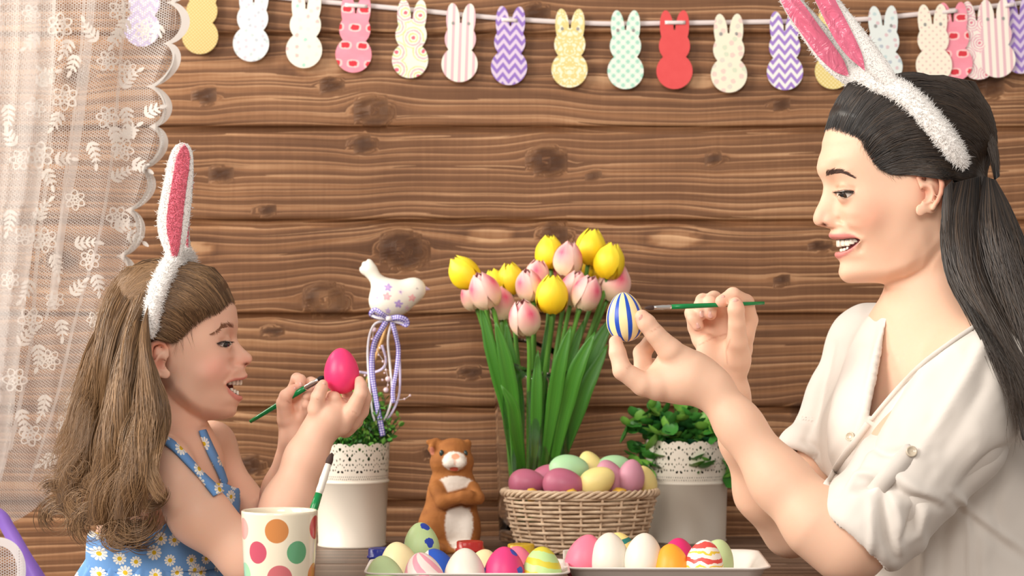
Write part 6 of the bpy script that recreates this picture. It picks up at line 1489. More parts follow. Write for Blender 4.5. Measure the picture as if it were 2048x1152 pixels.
def bundle(H, A, B, dep, thick, count, rng, r=.00045, n=22, wave=None, fuzz=1.0, spread=1.0, clump=0, side=(-1.0, .35), tipvar=.15, base=None, rootvar=0.):
    """strands between two guide lines seen in the photo. A, B: px polylines; dep: world depth of the sheet along it; thick: half thickness (m), bulging towards the camera"""
    a, b = resample(A, n), resample(B, n); dep = np.interp(np.linspace(0, 1, n), np.linspace(0, 1, len(dep)), dep); th = np.interp(np.linspace(0, 1, n), np.linspace(0, 1, len(thick)), thick)
    s = np.linspace(0, 1, n)
    t = rng.rand(count)*2-1; lay = rng.rand(count)
    if clump: cid = rng.randint(0, clump, count); ct = (np.arange(clump)+.5)/clump*2-1; kk = np.clip(s*1.3-.15, 0, .8)[None]; tt = t[:, None]*(1-kk)+(ct[cid]+rng.randn(clump)[cid]*.05+rng.randn(count)*.05)[:, None]*kk
    else: cid = np.zeros(count, int); tt = np.repeat(t[:, None], n, 1)
    tt = np.clip(tt*spread, -1.15, 1.15)
    ph = rng.rand(count)*6.28; m = (a+b)/2; hv = (b-a)/2
    p2 = m[None]+hv[None]*tt[..., None]
    lw = np.linalg.norm(hv, axis=1)
    p2 = p2+(rng.randn(count, 1, 2)*fuzz*1.5*s[None, :, None]+fuzz*1.6*np.stack([np.sin(s[None]*7+ph[:, None]), np.cos(s[None]*6+ph[:, None]*1.3)], -1)*s[None, :, None])
    if wave is not None:
        amp, freq = wave; cph = (rng.rand(max(clump, 1))*6.28)[cid]; tg = np.gradient(m, axis=0); tg /= np.linalg.norm(tg, axis=1, keepdims=True)+1e-9; nn = np.stack([-tg[:, 1], tg[:, 0]], 1)
        ampv = np.interp(s, np.linspace(0, 1, len(amp)), amp); wv = np.sin(s[None]*freq*6.28+cph[:, None]+ph[:, None]*.06); p2 = p2+nn[None]*(ampv[None]*wv)[..., None]
    zf = np.sqrt(np.clip(1-tt**2, 0.02, 1))
    yy = dep[None]+th[None]*zf*(side[0]+(side[1]-side[0])*(lay[:, None]**1.6))
    if wave is not None: yy = yy+ampv[None]*.0004*np.cos(s[None]*freq*6.28+cph[:, None])
    d = yy-CAMY; C = np.stack([(p2[..., 0]-1024)/F*d, yy, CAMZ+(576-p2[..., 1])/F*d], -1)
    # vary the strand ends
    cut = 1-tipvar*rng.rand(count); st0 = rootvar*rng.rand(count); idx = (st0[:, None]+s[None]*(cut-st0)[:, None])*(n-1); i0 = np.minimum(idx.astype(int), n-2); f = (idx-i0)[..., None]; k = np.arange(count)[:, None]
    C = C[k, i0]*(1-f)+C[k, i0+1]*f
    rnd = np.clip(.5+.22*rng.randn(count)+(rng.rand(max(clump, 1))[cid]-.5)*.45, 0, 1)
    H.strands(C, r*(.7+.6*rng.rand(count)), rnd)
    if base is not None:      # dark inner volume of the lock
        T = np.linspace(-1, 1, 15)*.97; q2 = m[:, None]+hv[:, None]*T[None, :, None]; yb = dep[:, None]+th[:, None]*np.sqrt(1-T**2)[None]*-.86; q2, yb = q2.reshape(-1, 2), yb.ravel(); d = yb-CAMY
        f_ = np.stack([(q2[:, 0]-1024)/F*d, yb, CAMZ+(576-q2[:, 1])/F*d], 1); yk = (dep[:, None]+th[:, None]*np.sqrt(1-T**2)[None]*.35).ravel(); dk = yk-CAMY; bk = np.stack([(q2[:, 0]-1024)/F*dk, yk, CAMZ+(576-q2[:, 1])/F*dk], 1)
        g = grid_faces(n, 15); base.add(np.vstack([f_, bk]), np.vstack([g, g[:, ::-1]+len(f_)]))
WH = Hair(); WB = MB(); rng = np.random.RandomState(5)
yh = YWm
# hair cap: follows the skull, from the hairline back towards the clip at the back of the head
def radial(h, D, lift, c0):
    """points on the head along directions D (n,3 in local u,v,w) from the local centre c0, lifted (pixels)"""
    r = np.full(len(D), 190.)
    for _ in range(45): p = (c0+D*r[:, None]).astype(np.float32); r = r-np.clip(h.local_d(p[:, 0], p[:, 1], p[:, 2], False)-lift, -8, 25)*.8
    p = c0+D*r[:, None]; return h.world(p[:, 0], p[:, 1], p[:, 2])
def cap_strands(H, h, line, end, c0, count, rng, bulge, lifts, n=16, r=.00038, inner=.5, mean=.4, endspread=6):
    """combed-back hair: from points along the hairline (u, v, w local) over the skull to the clip"""
    ln = resample(line, 80); f = rng.rand(count); st = ln[(f*79).astype(int)]+rng.randn(count, 3)*1.2; g = np.where(rng.rand(count) > .45, rng.rand(count)*inner, -.024*rng.rand(count)**1.6)
    d0 = st-c0; d0 /= np.linalg.norm(d0, axis=1, keepdims=True); en = np.array(end)+rng.randn(count, 3)*endspread; d1 = en-c0; d1 /= np.linalg.norm(d1, axis=1, keepdims=True)
    t = np.linspace(0, 1, n)[None]*(1-g[:, None])+g[:, None]; bl = np.interp(f, np.linspace(0, 1, len(bulge)), bulge)*(1+.15*rng.randn(count)); up = np.array([0, -1., 0])
    D = d0[:, None]*(1-t)[..., None]+d1[:, None]*t[..., None]+up*(bl[:, None]*np.sin(PI*t))[..., None]; D = D+.006*np.sin(t[..., None]*9+rng.rand(count, 1, 3)*6)*t[..., None]; D /= np.linalg.norm(D, axis=2, keepdims=True)
    L = np.interp(t, [0, .05, .2, .85, 1], lifts)+rng.rand(count, 1)*2.8
    C = radial(h, D.reshape(-1, 3), L.ravel(), np.array(c0, float)).reshape(count, n, 3); H.strands(C, r*(.7+.6*rng.rand(count)), np.clip(mean+.24*rng.randn(count), 0, 1))
def hline(h, pts): 
    out = []
    for x, y in pts:
        p = h.skin_many(np.array([[x, y]]), 0.)[0]; u, v, w = h.loc(p.astype(np.float32)[None]); out.append((u[0], v[0], w[0]))
    return out
wl = [hw.at(1656, 251, 0)]; wl[0][2] = 30; wl = [tuple(wl[0])]+[tuple(hw.at(1658, 251, 0))]+hline(hw, [(1668,252),(1680,256),(1696,262),(1714,271),(1728,284),(1738,304),(1750,326),(1768,340),(1790,348),(1812,346),(1832,336),(1850,326),(1872,326)])
C0 = np.array([1820, 330, 0.])
ce = hw.at(1984, 378, 18); ce[2] *= -1
cap_strands(WH, hw, wl[:6], ce, C0, 700, rng, (.95, .9, .8, .7), [.3, 2.5, 8, 12, 11])
cap_strands(WH, hw, wl, ce, C0, 2500, rng, (.95, .9, .75, .45, .30, .18, .10, .05), [.3, 2.5, 8, 12, 11])
# cap base volume (also carries the far side)
sc_ = SDF(); 
def cap_f(p):
    u, v, w = hw.loc(p); g = bil(hg, u-hlo[0], v-hlo[1]); d = hw.local_d(u, v, w, False)-(.4+6.0*ss_(-g, 0, 32))
    return np.maximum(d, g+3.5)*np.float32(SW)
HL = [hw.at(x, y, w_)[:2] for x, y, w_ in [(1640,262,0),(1668,250,25),(1694,258,45),(1720,272,55),(1735,296,60),(1750,325,63),(1790,350,68),(1830,338,71),(1848,327,71),(1872,327,70),(1900,345,66),(1905,420,60),(1915,480,50),(2020,480,0),(2040,300,0),(1900,100,0),(1700,100,0),(1620,230,0)]]
hlo = np.array([1560, 60], np.float32); hg = poly2d_grid(HL, (1560, 60), (2080, 520))
sc_.add(Prim(cap_f, hw.world(1830, 260, 0), .19, .0001))
V, Q = surface_nets(sc_, (P(1590, 0, .06).x, -.07, P(0, 520, .06).z), (P(2060, 0, .06).x, .19, P(0, 100, .06).z), .0024); V = smooth_mesh(V, Q, 4); WB.add(V, Q)
# mass at the clip and the long hair falling behind the shoulder
bundle(WH, [(1770,152),(1830,144),(1885,162),(1945,206),(1990,280),(2000,352)], [(1780,166),(1830,160),(1880,184),(1935,230),(1975,300),(1988,362)], [.06,.055,.045,.04,.03,.01], [.005,.012,.022,.024,.018,.006], 360, rng, .0004, n=18, base=WB)
bundle(WH, [(1968,352),(1948,460),(1960,560),(2000,660),(2040,760),(2062,870)], [(1992,360),(2030,430),(2070,520),(2110,640),(2140,780),(2150,900)], [.0,-.02,-.03,-.05,-.07,-.085], [.03,.05,.055,.05,.045,.035], 1050, rng, .00050, n=20, fuzz=2.4, clump=26, base=WB, tipvar=.25)
bundle(WH, [(1905,366),(1880,450),(1892,560),(1950,660),(2010,760),(2044,880)], [(1962,352),(1966,460),(1984,560),(2040,680),(2090,800),(2110,900)], [-.005,-.022,-.04,-.075,-.105,-.13], [.02,.035,.04,.032,.025,.015], 1250, rng, .00050, n=20, fuzz=2.4, clump=30, base=WB, tipvar=.25)
bundle(WH, [(1886,380),(1884,450),(1890,540),(1930,620),(1985,720),(2030,830)], [(1905,360),(1912,440),(1926,540),(1976,640),(2030,760),(2060,890)], [-.015,-.03,-.045,-.085,-.125,-.145], [.012,.018,.02,.015,.010,.006], 420, rng, .0004, n=20, fuzz=3, clump=10, tipvar=.3)
bundle(WH, [(1930,600),(1990,720),(2030,820),(2040,900)], [(1990,660),(2040,800),(2044,860),(2050,905)], [-.09,-.135,-.145,-.142], [.004,.006,.006,.004], 110, rng, .00022, n=22, fuzz=7, tipvar=.5)
WHM = hair_mat('hair_dark_brown', (.004, .004, .005, 1), (.012, .0095, .009, 1), (.085, .054, .034, 1), .40)
hair = WH.build('hair', WHM, woman, OW)
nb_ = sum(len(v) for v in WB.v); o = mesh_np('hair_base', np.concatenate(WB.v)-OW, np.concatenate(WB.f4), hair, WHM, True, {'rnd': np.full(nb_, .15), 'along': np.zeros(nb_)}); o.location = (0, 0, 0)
# wispy fringe at the temple and forehead
st = []
for k in range(110):
    f = rng.rand(); i = resample([(1664,250),(1688,256),(1716,272),(1732,300),(1752,330),(1790,350),(1830,342)], 80)[int(f*79)]; a = math.radians(np.interp(f, [0, .3, .7, 1], [120, 95, 60, 150])+rng.randn()*22); L = (10+16*rng.rand())*(1.0 if .3 < f < .8 else .6)
    q = np.array([[i[0]-math.cos(a)*0, i[1]-4], [i[0]+math.cos(a)*L*.5, i[1]+math.sin(a)*L*.4], [i[0]+math.cos(a)*L+L*.25, i[1]+math.sin(a)*L*.75]]); st.append((list(resample(hw.skin_many(q, np.array([1.5, 1.5, 1.])), 6)), .00014))
hair_strokes('hair_wisps', st, WHM, woman, OW)
print('woman hair', WH.n)
# ---------------------------------------------------------------- plush rabbit-ear headbands
FUR = NT('white_plush'); FUR.set(Base_Color=srgb(246, 243, 240), Roughness=.9, Specular_IOR_Level=.15, Sheen_Weight=.4); FUR = FUR.m
PKF = NT('pink_plush'); PKF.set(Base_Color=srgb(238, 128, 148), Roughness=.85, Specular_IOR_Level=.15, Sheen_Weight=.3); PKF = PKF.m
SAT = NT('pink_satin'); SAT.set(Base_Color=srgb(226, 112, 142), Roughness=.24, Specular_IOR_Level=.6, Sheen_Weight=.3); SAT.bump(SAT.noise(SAT.coord(), 42, 3, .6, dist=1.2), .6, .006); SAT = SAT.m
def fur(V, Q, n, L, r, rng, droop=(0, 0, 0), jitter=.5):
    """short tufts standing on a surface: three-sided spikes"""
    a, b, c, d = (V[Q[:, k]] for k in range(4)); nr = np.cross(c-a, d-b); ar = np.linalg.norm(nr, axis=1); nr /= ar[:, None]+1e-12; p = ar/ar.sum(); f = rng.choice(len(Q), n, p=p)
    s, t = rng.rand(n, 1), rng.rand(n, 1); P0 = (a[f]*(1-s)+b[f]*s)*(1-t)+(d[f]*(1-s)+c[f]*s)*t; N = nr[f]+rng.randn(n, 3)*jitter+np.array(droop); N /= np.linalg.norm(N, axis=1, keepdims=True)
    u = np.cross(N, rng.randn(n, 3)); u /= np.linalg.norm(u, axis=1, keepdims=True); v = np.cross(N, u); Ln = L*(.55+.75*rng.rand(n, 1)); bend = rng.randn(n, 3)*Ln*.35
    rings = [P0+r*(math.cos(k*2.094)*u+math.sin(k*2.094)*v)-N*.0006 for k in range(3)]; m = [P0+N*Ln*.55+bend*.3+r*.75*(math.cos(k*2.094)*u+math.sin(k*2.094)*v) for k in range(3)]; tip = P0+N*Ln+bend
    VV = np.stack(rings+m+[tip], 1).reshape(-1, 3); o = (np.arange(n)*7)[:, None]
    T = np.array([[0, 1, 4], [0, 4, 3], [1, 2, 5], [1, 5, 4], [2, 0, 3], [2, 3, 5], [3, 4, 6], [4, 5, 6], [5, 3, 6]]); return VV, (o[:, :, None]+T[None]).reshape(-1, 3)
def plush(name, V, Q, parent, mat, nf, L, r, rng, furname='fur_tufts', **k):
    o = mesh_np(name, V, Q, parent, mat); Vf, T = fur(V, Q, nf, L, r, rng, **k); tag(mesh_np(furname, Vf, T, o, mat), kind='stuff'); return o
def ear_shape(L, R, Y, thick, org, tilt=0.0, dish=.0, n=40, m=13):
    """soft flat ear between two traced edges; returns closed surface"""
    a, b = resample(L, n), resample(R, n); s = np.linspace(0, 1, n); T = np.linspace(-1, 1, m); q = (a+b)[:, None]/2+(b-a)[:, None]/2*T[None, :, None]; fr = np.sqrt(1-T**2*.999)[None]*np.sin(PI*np.clip(s*.94+.05, 0, 1))[:, None]**.5
    yc = np.interp(s, [0, 1], Y)[:, None]+tilt*T[None]
    out = []
    for sg in (-1, 1):
        y = yc+sg*thick*fr+(dish*(1-T**2)[None]*np.sin(PI*s)[:, None] if sg < 0 else 0); out.append(px3(q.reshape(-1, 2), np.broadcast_to(y, q.shape[:2]).reshape(-1))-org)
    g = grid_faces(n, m); V = np.vstack(out); nn = n*m; Qs = [g[:, ::-1], g+nn]
    e1 = np.arange(n-1)*m; e2 = e1+m-1; Qs += [np.stack([e1, e1+m, e1+m+nn, e1+nn], 1), np.stack([e2+m, e2, e2+nn, e2+m+nn], 1)]
    j = np.arange(m-1); Qs += [np.stack([j+1, j, j+nn, j+1+nn], 1), np.stack([(n-1)*m+j, (n-1)*m+j+1, (n-1)*m+j+1+nn, (n-1)*m+j+nn], 1)]
    return V, np.vstack(Qs)
def ear_panel(L, R, Y, org, dish, n=30, m=11, tilt=0., wr=0.):
    a, b = resample(L, n), resample(R, n); s = np.linspace(0, 1, n); T = np.linspace(-1, 1, m); q = (a+b)[:, None]/2+(b-a)[:, None]/2*T[None, :, None]
    y = np.interp(s, [0, 1], Y)[:, None]+tilt*T[None]+dish*((1-T**2)[None]*np.sin(PI*s)[:, None])+wr*(np.sin(T*4+3*s[:, None]*2)+.6*np.sin(s[:, None]*17+T*3))*np.sin(PI*s)[:, None]*(1-T**2)
    return px3(q.reshape(-1, 2), y.ravel())-org, grid_faces(n, m)[:, ::-1]
rng = np.random.RandomState(8)
# hers
hb = empty('bunny_ear_headband', Wp(1790, 170), label='white plush headband with pink satin rabbit ears on the woman\'s head', cat='headband'); oh = np.array(hb.location)
def on_cap(h, px_, py_, lift): return h.skin_many(np.array([[px_, py_]]), lift)[0]
near_pts = [on_cap(hw, x, y, 30) for x, y in [(1926,336),(1898,294),(1866,252),(1832,214),(1800,187)]]
top = [tuple(Wp(1762, 166, -.052)), tuple(Wp(1735, 160, -.02)), tuple(Wp(1718, 158, .012)), tuple(Wp(1716, 166, .05)), tuple(Wp(1740, 185, .085)), tuple(Wp(1790, 240, .105)), tuple(Wp(1850, 320, .105))]
c = resample([tuple(p) for p in near_pts]+top, 70); V, Q = tube(c-oh, np.interp(np.linspace(0, 1, 70), [0, .03, .08, .5, .92, 1], [.004, .0095, .0115, .0125, .0115, .004]), 16); a_, b_ = fixq(V, Q)
plush('band', V, a_, hb, FUR, 9000, .0042, .00040, rng)
V, Q = ear_shape([(1776,176),(1728,140),(1690,108),(1660,60),(1630,0),(1602,-70),(1612,-110)], [(1800,172),(1786,140),(1752,92),(1716,45),(1680,0),(1640,-70),(1612,-110)], (YWm-.072, YWm-.075), .012, oh, dish=.006); plush('ear', V, Q, hb, FUR, 4200, .0032, .0004, rng)
V, Q = ear_panel([(1730,142),(1695,112),(1668,76),(1645,30),(1622,-18),(1604,-70),(1612,-100)], [(1730,142),(1724,108),(1702,60),(1676,10),(1650,-40),(1628,-80),(1612,-100)], (YWm-.0803, YWm-.0833), oh, -.001, wr=.0016); mesh_np('inner_ear', V, Q, hb, SAT)
V, Q = ear_shape([(1712,172),(1688,168),(1645,132),(1604,76),(1570,22),(1546,-30),(1540,-70)], [(1738,160),(1716,134),(1690,100),(1650,50),(1606,0),(1570,-45),(1540,-70)], (YWm+.010, YWm+.014), .012, oh, dish=.006); plush('ear', V, Q, hb, FUR, 4200, .0032, .0004, rng)
V, Q = ear_panel([(1699,154),(1668,142),(1634,110),(1602,66),(1572,22),(1552,-22),(1545,-50)], [(1699,154),(1688,122),(1668,92),(1640,54),(1608,10),(1575,-28),(1545,-50)], (YWm+.0017, YWm+.0057), oh, -.001, wr=.0016); mesh_np('inner_ear', V, Q, hb, SAT)
# ---------------------------------------------------------------- the girl
YG = .05; SG_ = S(YG)
def Gp(px, py, dy=0): return np.array(P(px, py, YG+dy))
def gpx(*r): return [x*SG_ for x in r]
G_PROF = [(452,572),(460,594),(471,610.5),(475,624.5),(476.8,638),(476,655),(473.8,669),(474,677),(478.6,687),(488,698),(498,705.7),(503.6,712),(505,717.5),(503,724.5),(498,728.6),(491.5,733),(490,737.5),(491,743),(494.6,750),(493,754),(486,760),(482,768),(481,780),(482.8,791),(484,797),(481,803),(476,810),(474,815),(473.6,823),(470,829.5),(463,835.5),(452,839)]
G_REF = [(452,572),(460,594),(471,611),(476,638),(476,655),(473.5,677),(473,697),(475,710),(479,722),(485,732),(489,739),(490,750),(484,772),(481,795),(475,812),(471,825),(460,840),(452,850)]
G_KEYS = [(650,'brow'),(681,'eye'),(698,'nmid'),(711,'nlow'),(721,'tip'),(731,'nbase'),(738,'sub'),(750,'ulip'),(773,'mouth'),(796,'llip'),(813,'groove'),(825,'chin'),(852,'chin')]
G_CRAN = [(532,385,305,8),(538,408,280,34),(550,430,255,50),(568,448,234,61),(590,459,221,69),(608,469,214,73),(622,474,211,75)]
G_JAW = [(530,839,24),(462,839,24),(430,838,24),(402,834,28),(378,822,32),(350,800,36),(326,772,38),(300,752,40),(200,735,40)]
hg_ = Head(YG, 360, 690, math.radians(8), 1, G_KEYS, G_PROF, G_REF, G_CRAN, G_JAW, {'*': .86, 'tip': .86, 'nlow': .80, 'nmid': .82}, .81)
eg = hg_.at(444.5, 688, 26); hg_.feats += [('e+', eg, (20, 20, 20), 6, None)]
hg_.feats += [('e+', hg_.at(479, 722.5, 9.0), (11.5, 10.5, 7), 8, None), ('e-', hg_.at(491, 728, 5.5), (7, 3.2, 5), 2.2, rotm('Z', math.radians(-28)))]
hg_.feats += ear_feats(hg_, [(335,712,3.6),(333,698,4.4),(326,689,5),(314,685,5.2),(304,689,5.2),(301,699,5),(302,712,4.6),(305,727,4.2),(310,740,4),(318,750,4)], (317,722), 18, 34, (325,728,10,11.5), (320,697,8,8), [(321,691),(311,695),(307,706),(308,720),(311,733)], [(328,704,2.8),(317,713,3.4),(311,725,3.4),(314,737,3.4),(324,741,3.4)], (337,727,6,9), (331,748,10,9.5), 61, 1, .85)
hg_.bumps += [(hg_.line([(493,752),(484,757),(470,758),(458,763),(451,767)], [2,7,13,18,21]), 2.6, 4.2, 0), (hg_.line([(482,796),(472,792),(462,784),(455,776),(451,769)], [2,7,13,18,21]), 3.0, 5.0, 0), (hg_.line([(472,727),(466,738),(457,750),(449,760),(446,770)], [14,18,22,25,26]), -1.6, 4.0, 9), (hg_.line([(440,730),(428,740),(415,748)], [32,38,44]), 5.0, 22, 10)]
G_MOUTH = [(512,757),(486,759.5),(475,760),(463,762.5),(451,767),(454,772),(462,780.5),(472,788),(482,792),(512,792)]
hg_.add_poly(G_MOUTH, [0,3,8,15,21,20,15,9,3,0], 17)
hg_.add_poly([(433.5,687.5),(441,684.5),(450,682.5),(459,683.5),(463.5,686),(458,691),(451,694),(442,691.8)], 30, 20, 16, .4)
sg_ = SDF(); sg_.add(hg_.prim(.004))
sg_.add(chain([Gp(322,770,.01), Gp(322,870,.015), Gp(335,935,.03)], gpx(62,60,70), .018))
Ng, Rg = Gp(326,930,-.055), Gp(424,890,.155)
sg_.add(chain([Ng, Gp(352,915,.04), Rg], gpx(52,56,44), .035), ell(Gp(345,1000,.045), (.062,.080,.105), .035, rotm('Z', math.radians(24)).T), ell(Gp(300,1130,.04), (.068,.080,.10), .04))
sg_.add(chain([Ng, Gp(398,1030,-.075), Gp(500,1118,-.075), Gp(532,1122,-.070)], gpx(49,54,50,50), .018, .02), chain([Gp(532,1118,-.072), Gp(575,1010,-.055), Gp(612,915,-.045), Gp(634,868,-.040)], gpx(50,46,36,31), .016, .02))
sg_.add(chain([Rg, Gp(482,1005,.125), Gp(535,1060,.10)], gpx(42,40,38), .02, .02), chain([Gp(535,1060,.10), Gp(562,980,.075), Gp(588,878,.045)], gpx(38,33,27), .016, .02))
# near hand: back of the hand, egg held up between thumb and fingers
dG = -.040
def gf(pts, rs, dk=.012, tip=.0016, rr=.013): return chain([Gp(x, y, d) for x, y, d in pts], gpx(*rs), tip, .002, root_k=dk, root_r=rr)
sg_.add(chain([Gp(634,868,dG), Gp(656,836,dG), Gp(678,826,dG+.006)], gpx(31,34,31), .010, .014), ell(Gp(664,846,dG+.008), (40*SG_, 22*SG_, 27*SG_), .008, rotm('Y', math.radians(-28)).T))
sg_.add(gf([(642,848,dG-.004),(633,818,dG-.012),(636,794,dG-.017),(643,777,dG-.017),(646,769,dG-.016)], (22,17.5,14,12.5,10), .010))
sg_.add(gf([(682,850,dG+.0),(704,822,dG-.008),(721,788,dG-.013),(722,772,dG-.011),(719,762,dG-.007)], (21,17,13.5,12,10), .010))
sg_.add(gf([(678,838,dG+.004),(676,812,dG-.006),(669,796,dG-.008),(662,792,dG+.002)], (16,13.5,12.5,11), .006)); sg_.add(gf([(692,830,dG+.020),(700,802,dG+.022),(694,786,dG+.022)], (18,14,12), .010)); sg_.add(gf([(700,846,dG+.024),(722,822,dG+.028),(730,796,dG+.024),(727,780,dG+.020)], (19,15.5,13,11), .012)); sg_.add(gf([(690,858,dG+.030),(712,842,dG+.038),(722,818,dG+.038)], (18,14,12), .012))
# far hand: brush between thumb and index
dH = .045
sg_.add(chain([Gp(588,878,dH), Gp(584,846,dH)], gpx(27,28), .01), ell(Gp(588,826,dH+.004), (31*SG_, 17*SG_, 34*SG_), .010))
sg_.add(gf([(572,836,dH-.008),(568,806,dH-.016),(572,792,dH-.020),(583,782,dH-.022),(588,778,dH-.022)], (18,15.5,13.5,11.5,10), .012, .0012))
sg_.add(gf([(590,802,dH+.004),(588,778,dH+.002),(594,758,dH-.006),(601,760,dH-.016),(601,770,dH-.020)], (15,13.5,12.5,11.5,9.5), .010, .001))
sg_.add(gf([(606,804,dH+.002),(612,786,dH-.002),(622,766,dH-.008),(629,768,dH-.014),(628,778,dH-.016)], (15,13.5,12.5,11.5,9.5), .010, .001)); sg_.add(gf([(610,816,dH-.002),(620,800,dH-.010),(622,790,dH-.016),(614,792,dH-.020)], (15,13,11.5,10), .010, .001)); sg_.add(gf([(606,832,dH-.004),(616,820,dH-.014),(612,810,dH-.020)], (14,12,10), .010, .001))
T0 = __import__('time').time()
girl = empty('person', Gp(320, 1152), label='laughing long haired little girl in a blue daisy dress painting a pink egg', cat='person'); OG = np.array(girl.location)
V, Q = mesh_person(sg_, (P(150, 0, .0).x, -.16, P(0, 1260, .05).z), (P(770, 0, .1).x, .28, P(0, 500, .05).z), HB*.9)
px = to_px(V); U, Vl, Wl = hg_.loc(V.astype(np.float32)); near = Wl < 4
col = np.tile(np.array(srgb(234, 190, 166)[:3]), (len(V), 1)); facem = (px[:, 0] > 395) & (px[:, 1] < 850) & (px[:, 1] > 560) & (px[:, 0] < 520)
paint(col, gmask(px, (430,735), 32, 28)*near, (238,158,142), .5); paint(col, gmask(px, (490,722), 16, 14)*near, (232,158,138), .4); paint(col, lmask(px, [(330,690),(310,686),(301,705),(306,735)], 9, 7)*near, (222,134,104), .7); paint(col, gmask(px, (322,728), 9, 13)*near, (176,88,66), .7)
lip = np.maximum(pmask(px, [(498,749),(488,755),(470,756.5),(457,762),(450,767),(463,763),(485,761),(498,757)], 1.6), pmask(px, [(451,769),(462,780),(472,788),(486,792),(487,799),(478,803),(467,797),(457,786)], 1.8)); paint(col, lip*facem, (214,124,118), .75)
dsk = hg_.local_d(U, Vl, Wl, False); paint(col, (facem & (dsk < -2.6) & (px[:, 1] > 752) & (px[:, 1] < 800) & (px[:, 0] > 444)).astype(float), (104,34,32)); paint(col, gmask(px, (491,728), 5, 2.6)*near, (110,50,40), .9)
paint(col, pmask(px, [(433,687),(441,683),(451,681),(460,682.5),(465,686),(459,685.5),(450,685),(441,687)], 1.3)*near*facem, (58,40,34), .8); paint(col, lmask(px, [(440,678),(450,676),(460,678)], 3, 3)*near, (206,144,116), .5)
scalp = pmask(px, [(478,596),(462,600),(440,620),(412,634),(385,650),(368,672),(345,690),(330,686),(318,682),(290,690),(180,780),(150,600),(300,480),(440,520),(490,580)], 8)*(px[:, 1] < 800); paint(col, scalp, (72,52,40))
for l in ([(574,802),(580,806)],[(632,800),(640,796)],[(704,822),(712,826)]): paint(col, lmask(px, l, 1, 1.2), (190,126,104), .5)
for c, r in (((645,768),10),((717,762),10),((588,778),9),((601,768),9),((628,776),9)): paint(col, gmask(px, c, r), (234,156,138), .5)
dress_out = lambda o: [ell(Gp(347,1000,.045), (.068-o,.086-o,.112-o), .035, rotm('Z', math.radians(24)).T), ell(Gp(304,1120,.04), (.078-o,.088-o,.10-o), .04), ell(Gp(432,992,.055), (.022-o*.5,.055-o*.5,.045-o*.5), .03)]
hid = SDF().add(*dress_out(.016)); kq = ~((hid(V.astype(np.float32)) < 0) & (px[:, 1] > 1060))[Q].all(1); Q = Q[kq]; us_ = np.unique(Q); mp = np.zeros(len(V), int); mp[us_] = np.arange(len(us_)); V, col, Q = V[us_], col[us_], mp[Q]
mesh_np('body', V-OG, Q, girl, M_SKIN, True, {'col': col}); print('girl body', len(V), __import__('time').time()-T0)
eyeballs(hg_, eg, 18.8, eye_mat('iris_dark', (.035, .022, .015, 1), (.62, -.72, -.20)), girl, OG)
teeth(hg_, [(481,764,3.6,(5.6,6.4,3.6),-8),(474,764.5,9.5,(5,6,3.4),-28),(466.5,765,14,(4.6,5,3.4),-48),(459,766,17.5,(4,4,3),-60),(475,786,4,(4.2,4.6,3),-8),(469,783,9,(3.8,4.2,3),-28),(463,779.5,13,(3.4,3.6,3),-46)], girl, OG)
rng = np.random.RandomState(12)
BRG_ = plain('brow_hair_brown', (150, 104, 76), .7)
hair_strokes('eyebrow', brow(hg_, [(467,653),(458,651),(445,654),(433,661),(424,667)], (3.4, 4.6, 3.2, .8), 260, (-120, -165, 160), 7, .00017), BRG_, girl, OG)
hair_strokes('eyelashes', lashes(hg_, [(434,686.5),(441,684),(450,682.5),(459,683.5),(463,685.5)], 60, 50, 4, 8, .00022)+lashes(hg_, [(440,691.5),(446,693),(452,694),(458,691)], 22, 70, 40, 4, .00012), LSM, girl, OG)
for (x, y, d, L, Wd, al_, nm) in [(646.5,770,dG-.0218,10,9,(.25,-.1,.9),(-.1,-1,.1)),(587,777.5,dH-.0277,10,8.5,(.9,-.1,.4),(0,-1,.15)),(601,769,dH-.0255,9.5,8,(0,-.1,-1),(0,-1,-.1)),(628.5,777,dH-.0215,9.5,8,(0,-.1,-1),(0,-1,-.1))]: nail(girl, OG, Gp(x, y, d), al_, nm, L*SG_, Wd*SG_, NAIL)

# ---------------------------------------------------------------- her dress: blue with printed daisies
t = NT('daisy_print'); o_ = t.coord(); x, y, z = t.xyz(o_)
pv = t.cxyz(t.math('ADD', x, t.math('MULTIPLY', y, .35)), z, 0.); SCV = 48.
v1 = t.n('TexVoronoi', voronoi_dimensions='2D'); t.l(pv, v1.inputs['Vector']); v1.inputs['Scale'].default_value = SCV; v1.inputs['Randomness'].default_value = .62
sb2 = t.n('VectorMath', operation='SUBTRACT'); t.l(pv, sb2.inputs[0]); t.l(v1.outputs['Position'], sb2.inputs[1]); dx, dz, _ = t.xyz(sb2.outputs[0])
rad = t.math('SQRT', t.math('ADD', t.math('MULTIPLY', dx, dx), t.math('MULTIPLY', dz, dz))); cr = t.xyz(v1.outputs['Color']); ang = t.math('ADD', t.math('ARCTAN2', dz, dx), t.math('MULTIPLY', cr[0], 6.))
pet = t.math('ABSOLUTE', t.math('COSINE', t.math('MULTIPLY', ang, 5.5))); lim = t.math('MULTIPLY', t.math('ADD', .0050, t.math('MULTIPLY', t.math('POWER', pet, .6), .0030)), t.math('ADD', .82, t.math('MULTIPLY', cr[1], .35)))
blue = t.mix(t.noise(o_, 25, 3), srgb(98, 146, 206), srgb(122, 168, 222)); gap = t.math('MULTIPLY', t.math('LESS_THAN', pet, .28), t.math('GREATER_THAN', rad, .0032))
m1 = t.math('MULTIPLY', t.math('LESS_THAN', rad, lim), t.math('SUBTRACT', 1., gap)); c1 = t.mix(m1, blue, srgb(240, 238, 232)); c2 = t.mix(t.math('LESS_THAN', rad, .0025), c1, srgb(222, 186, 48))
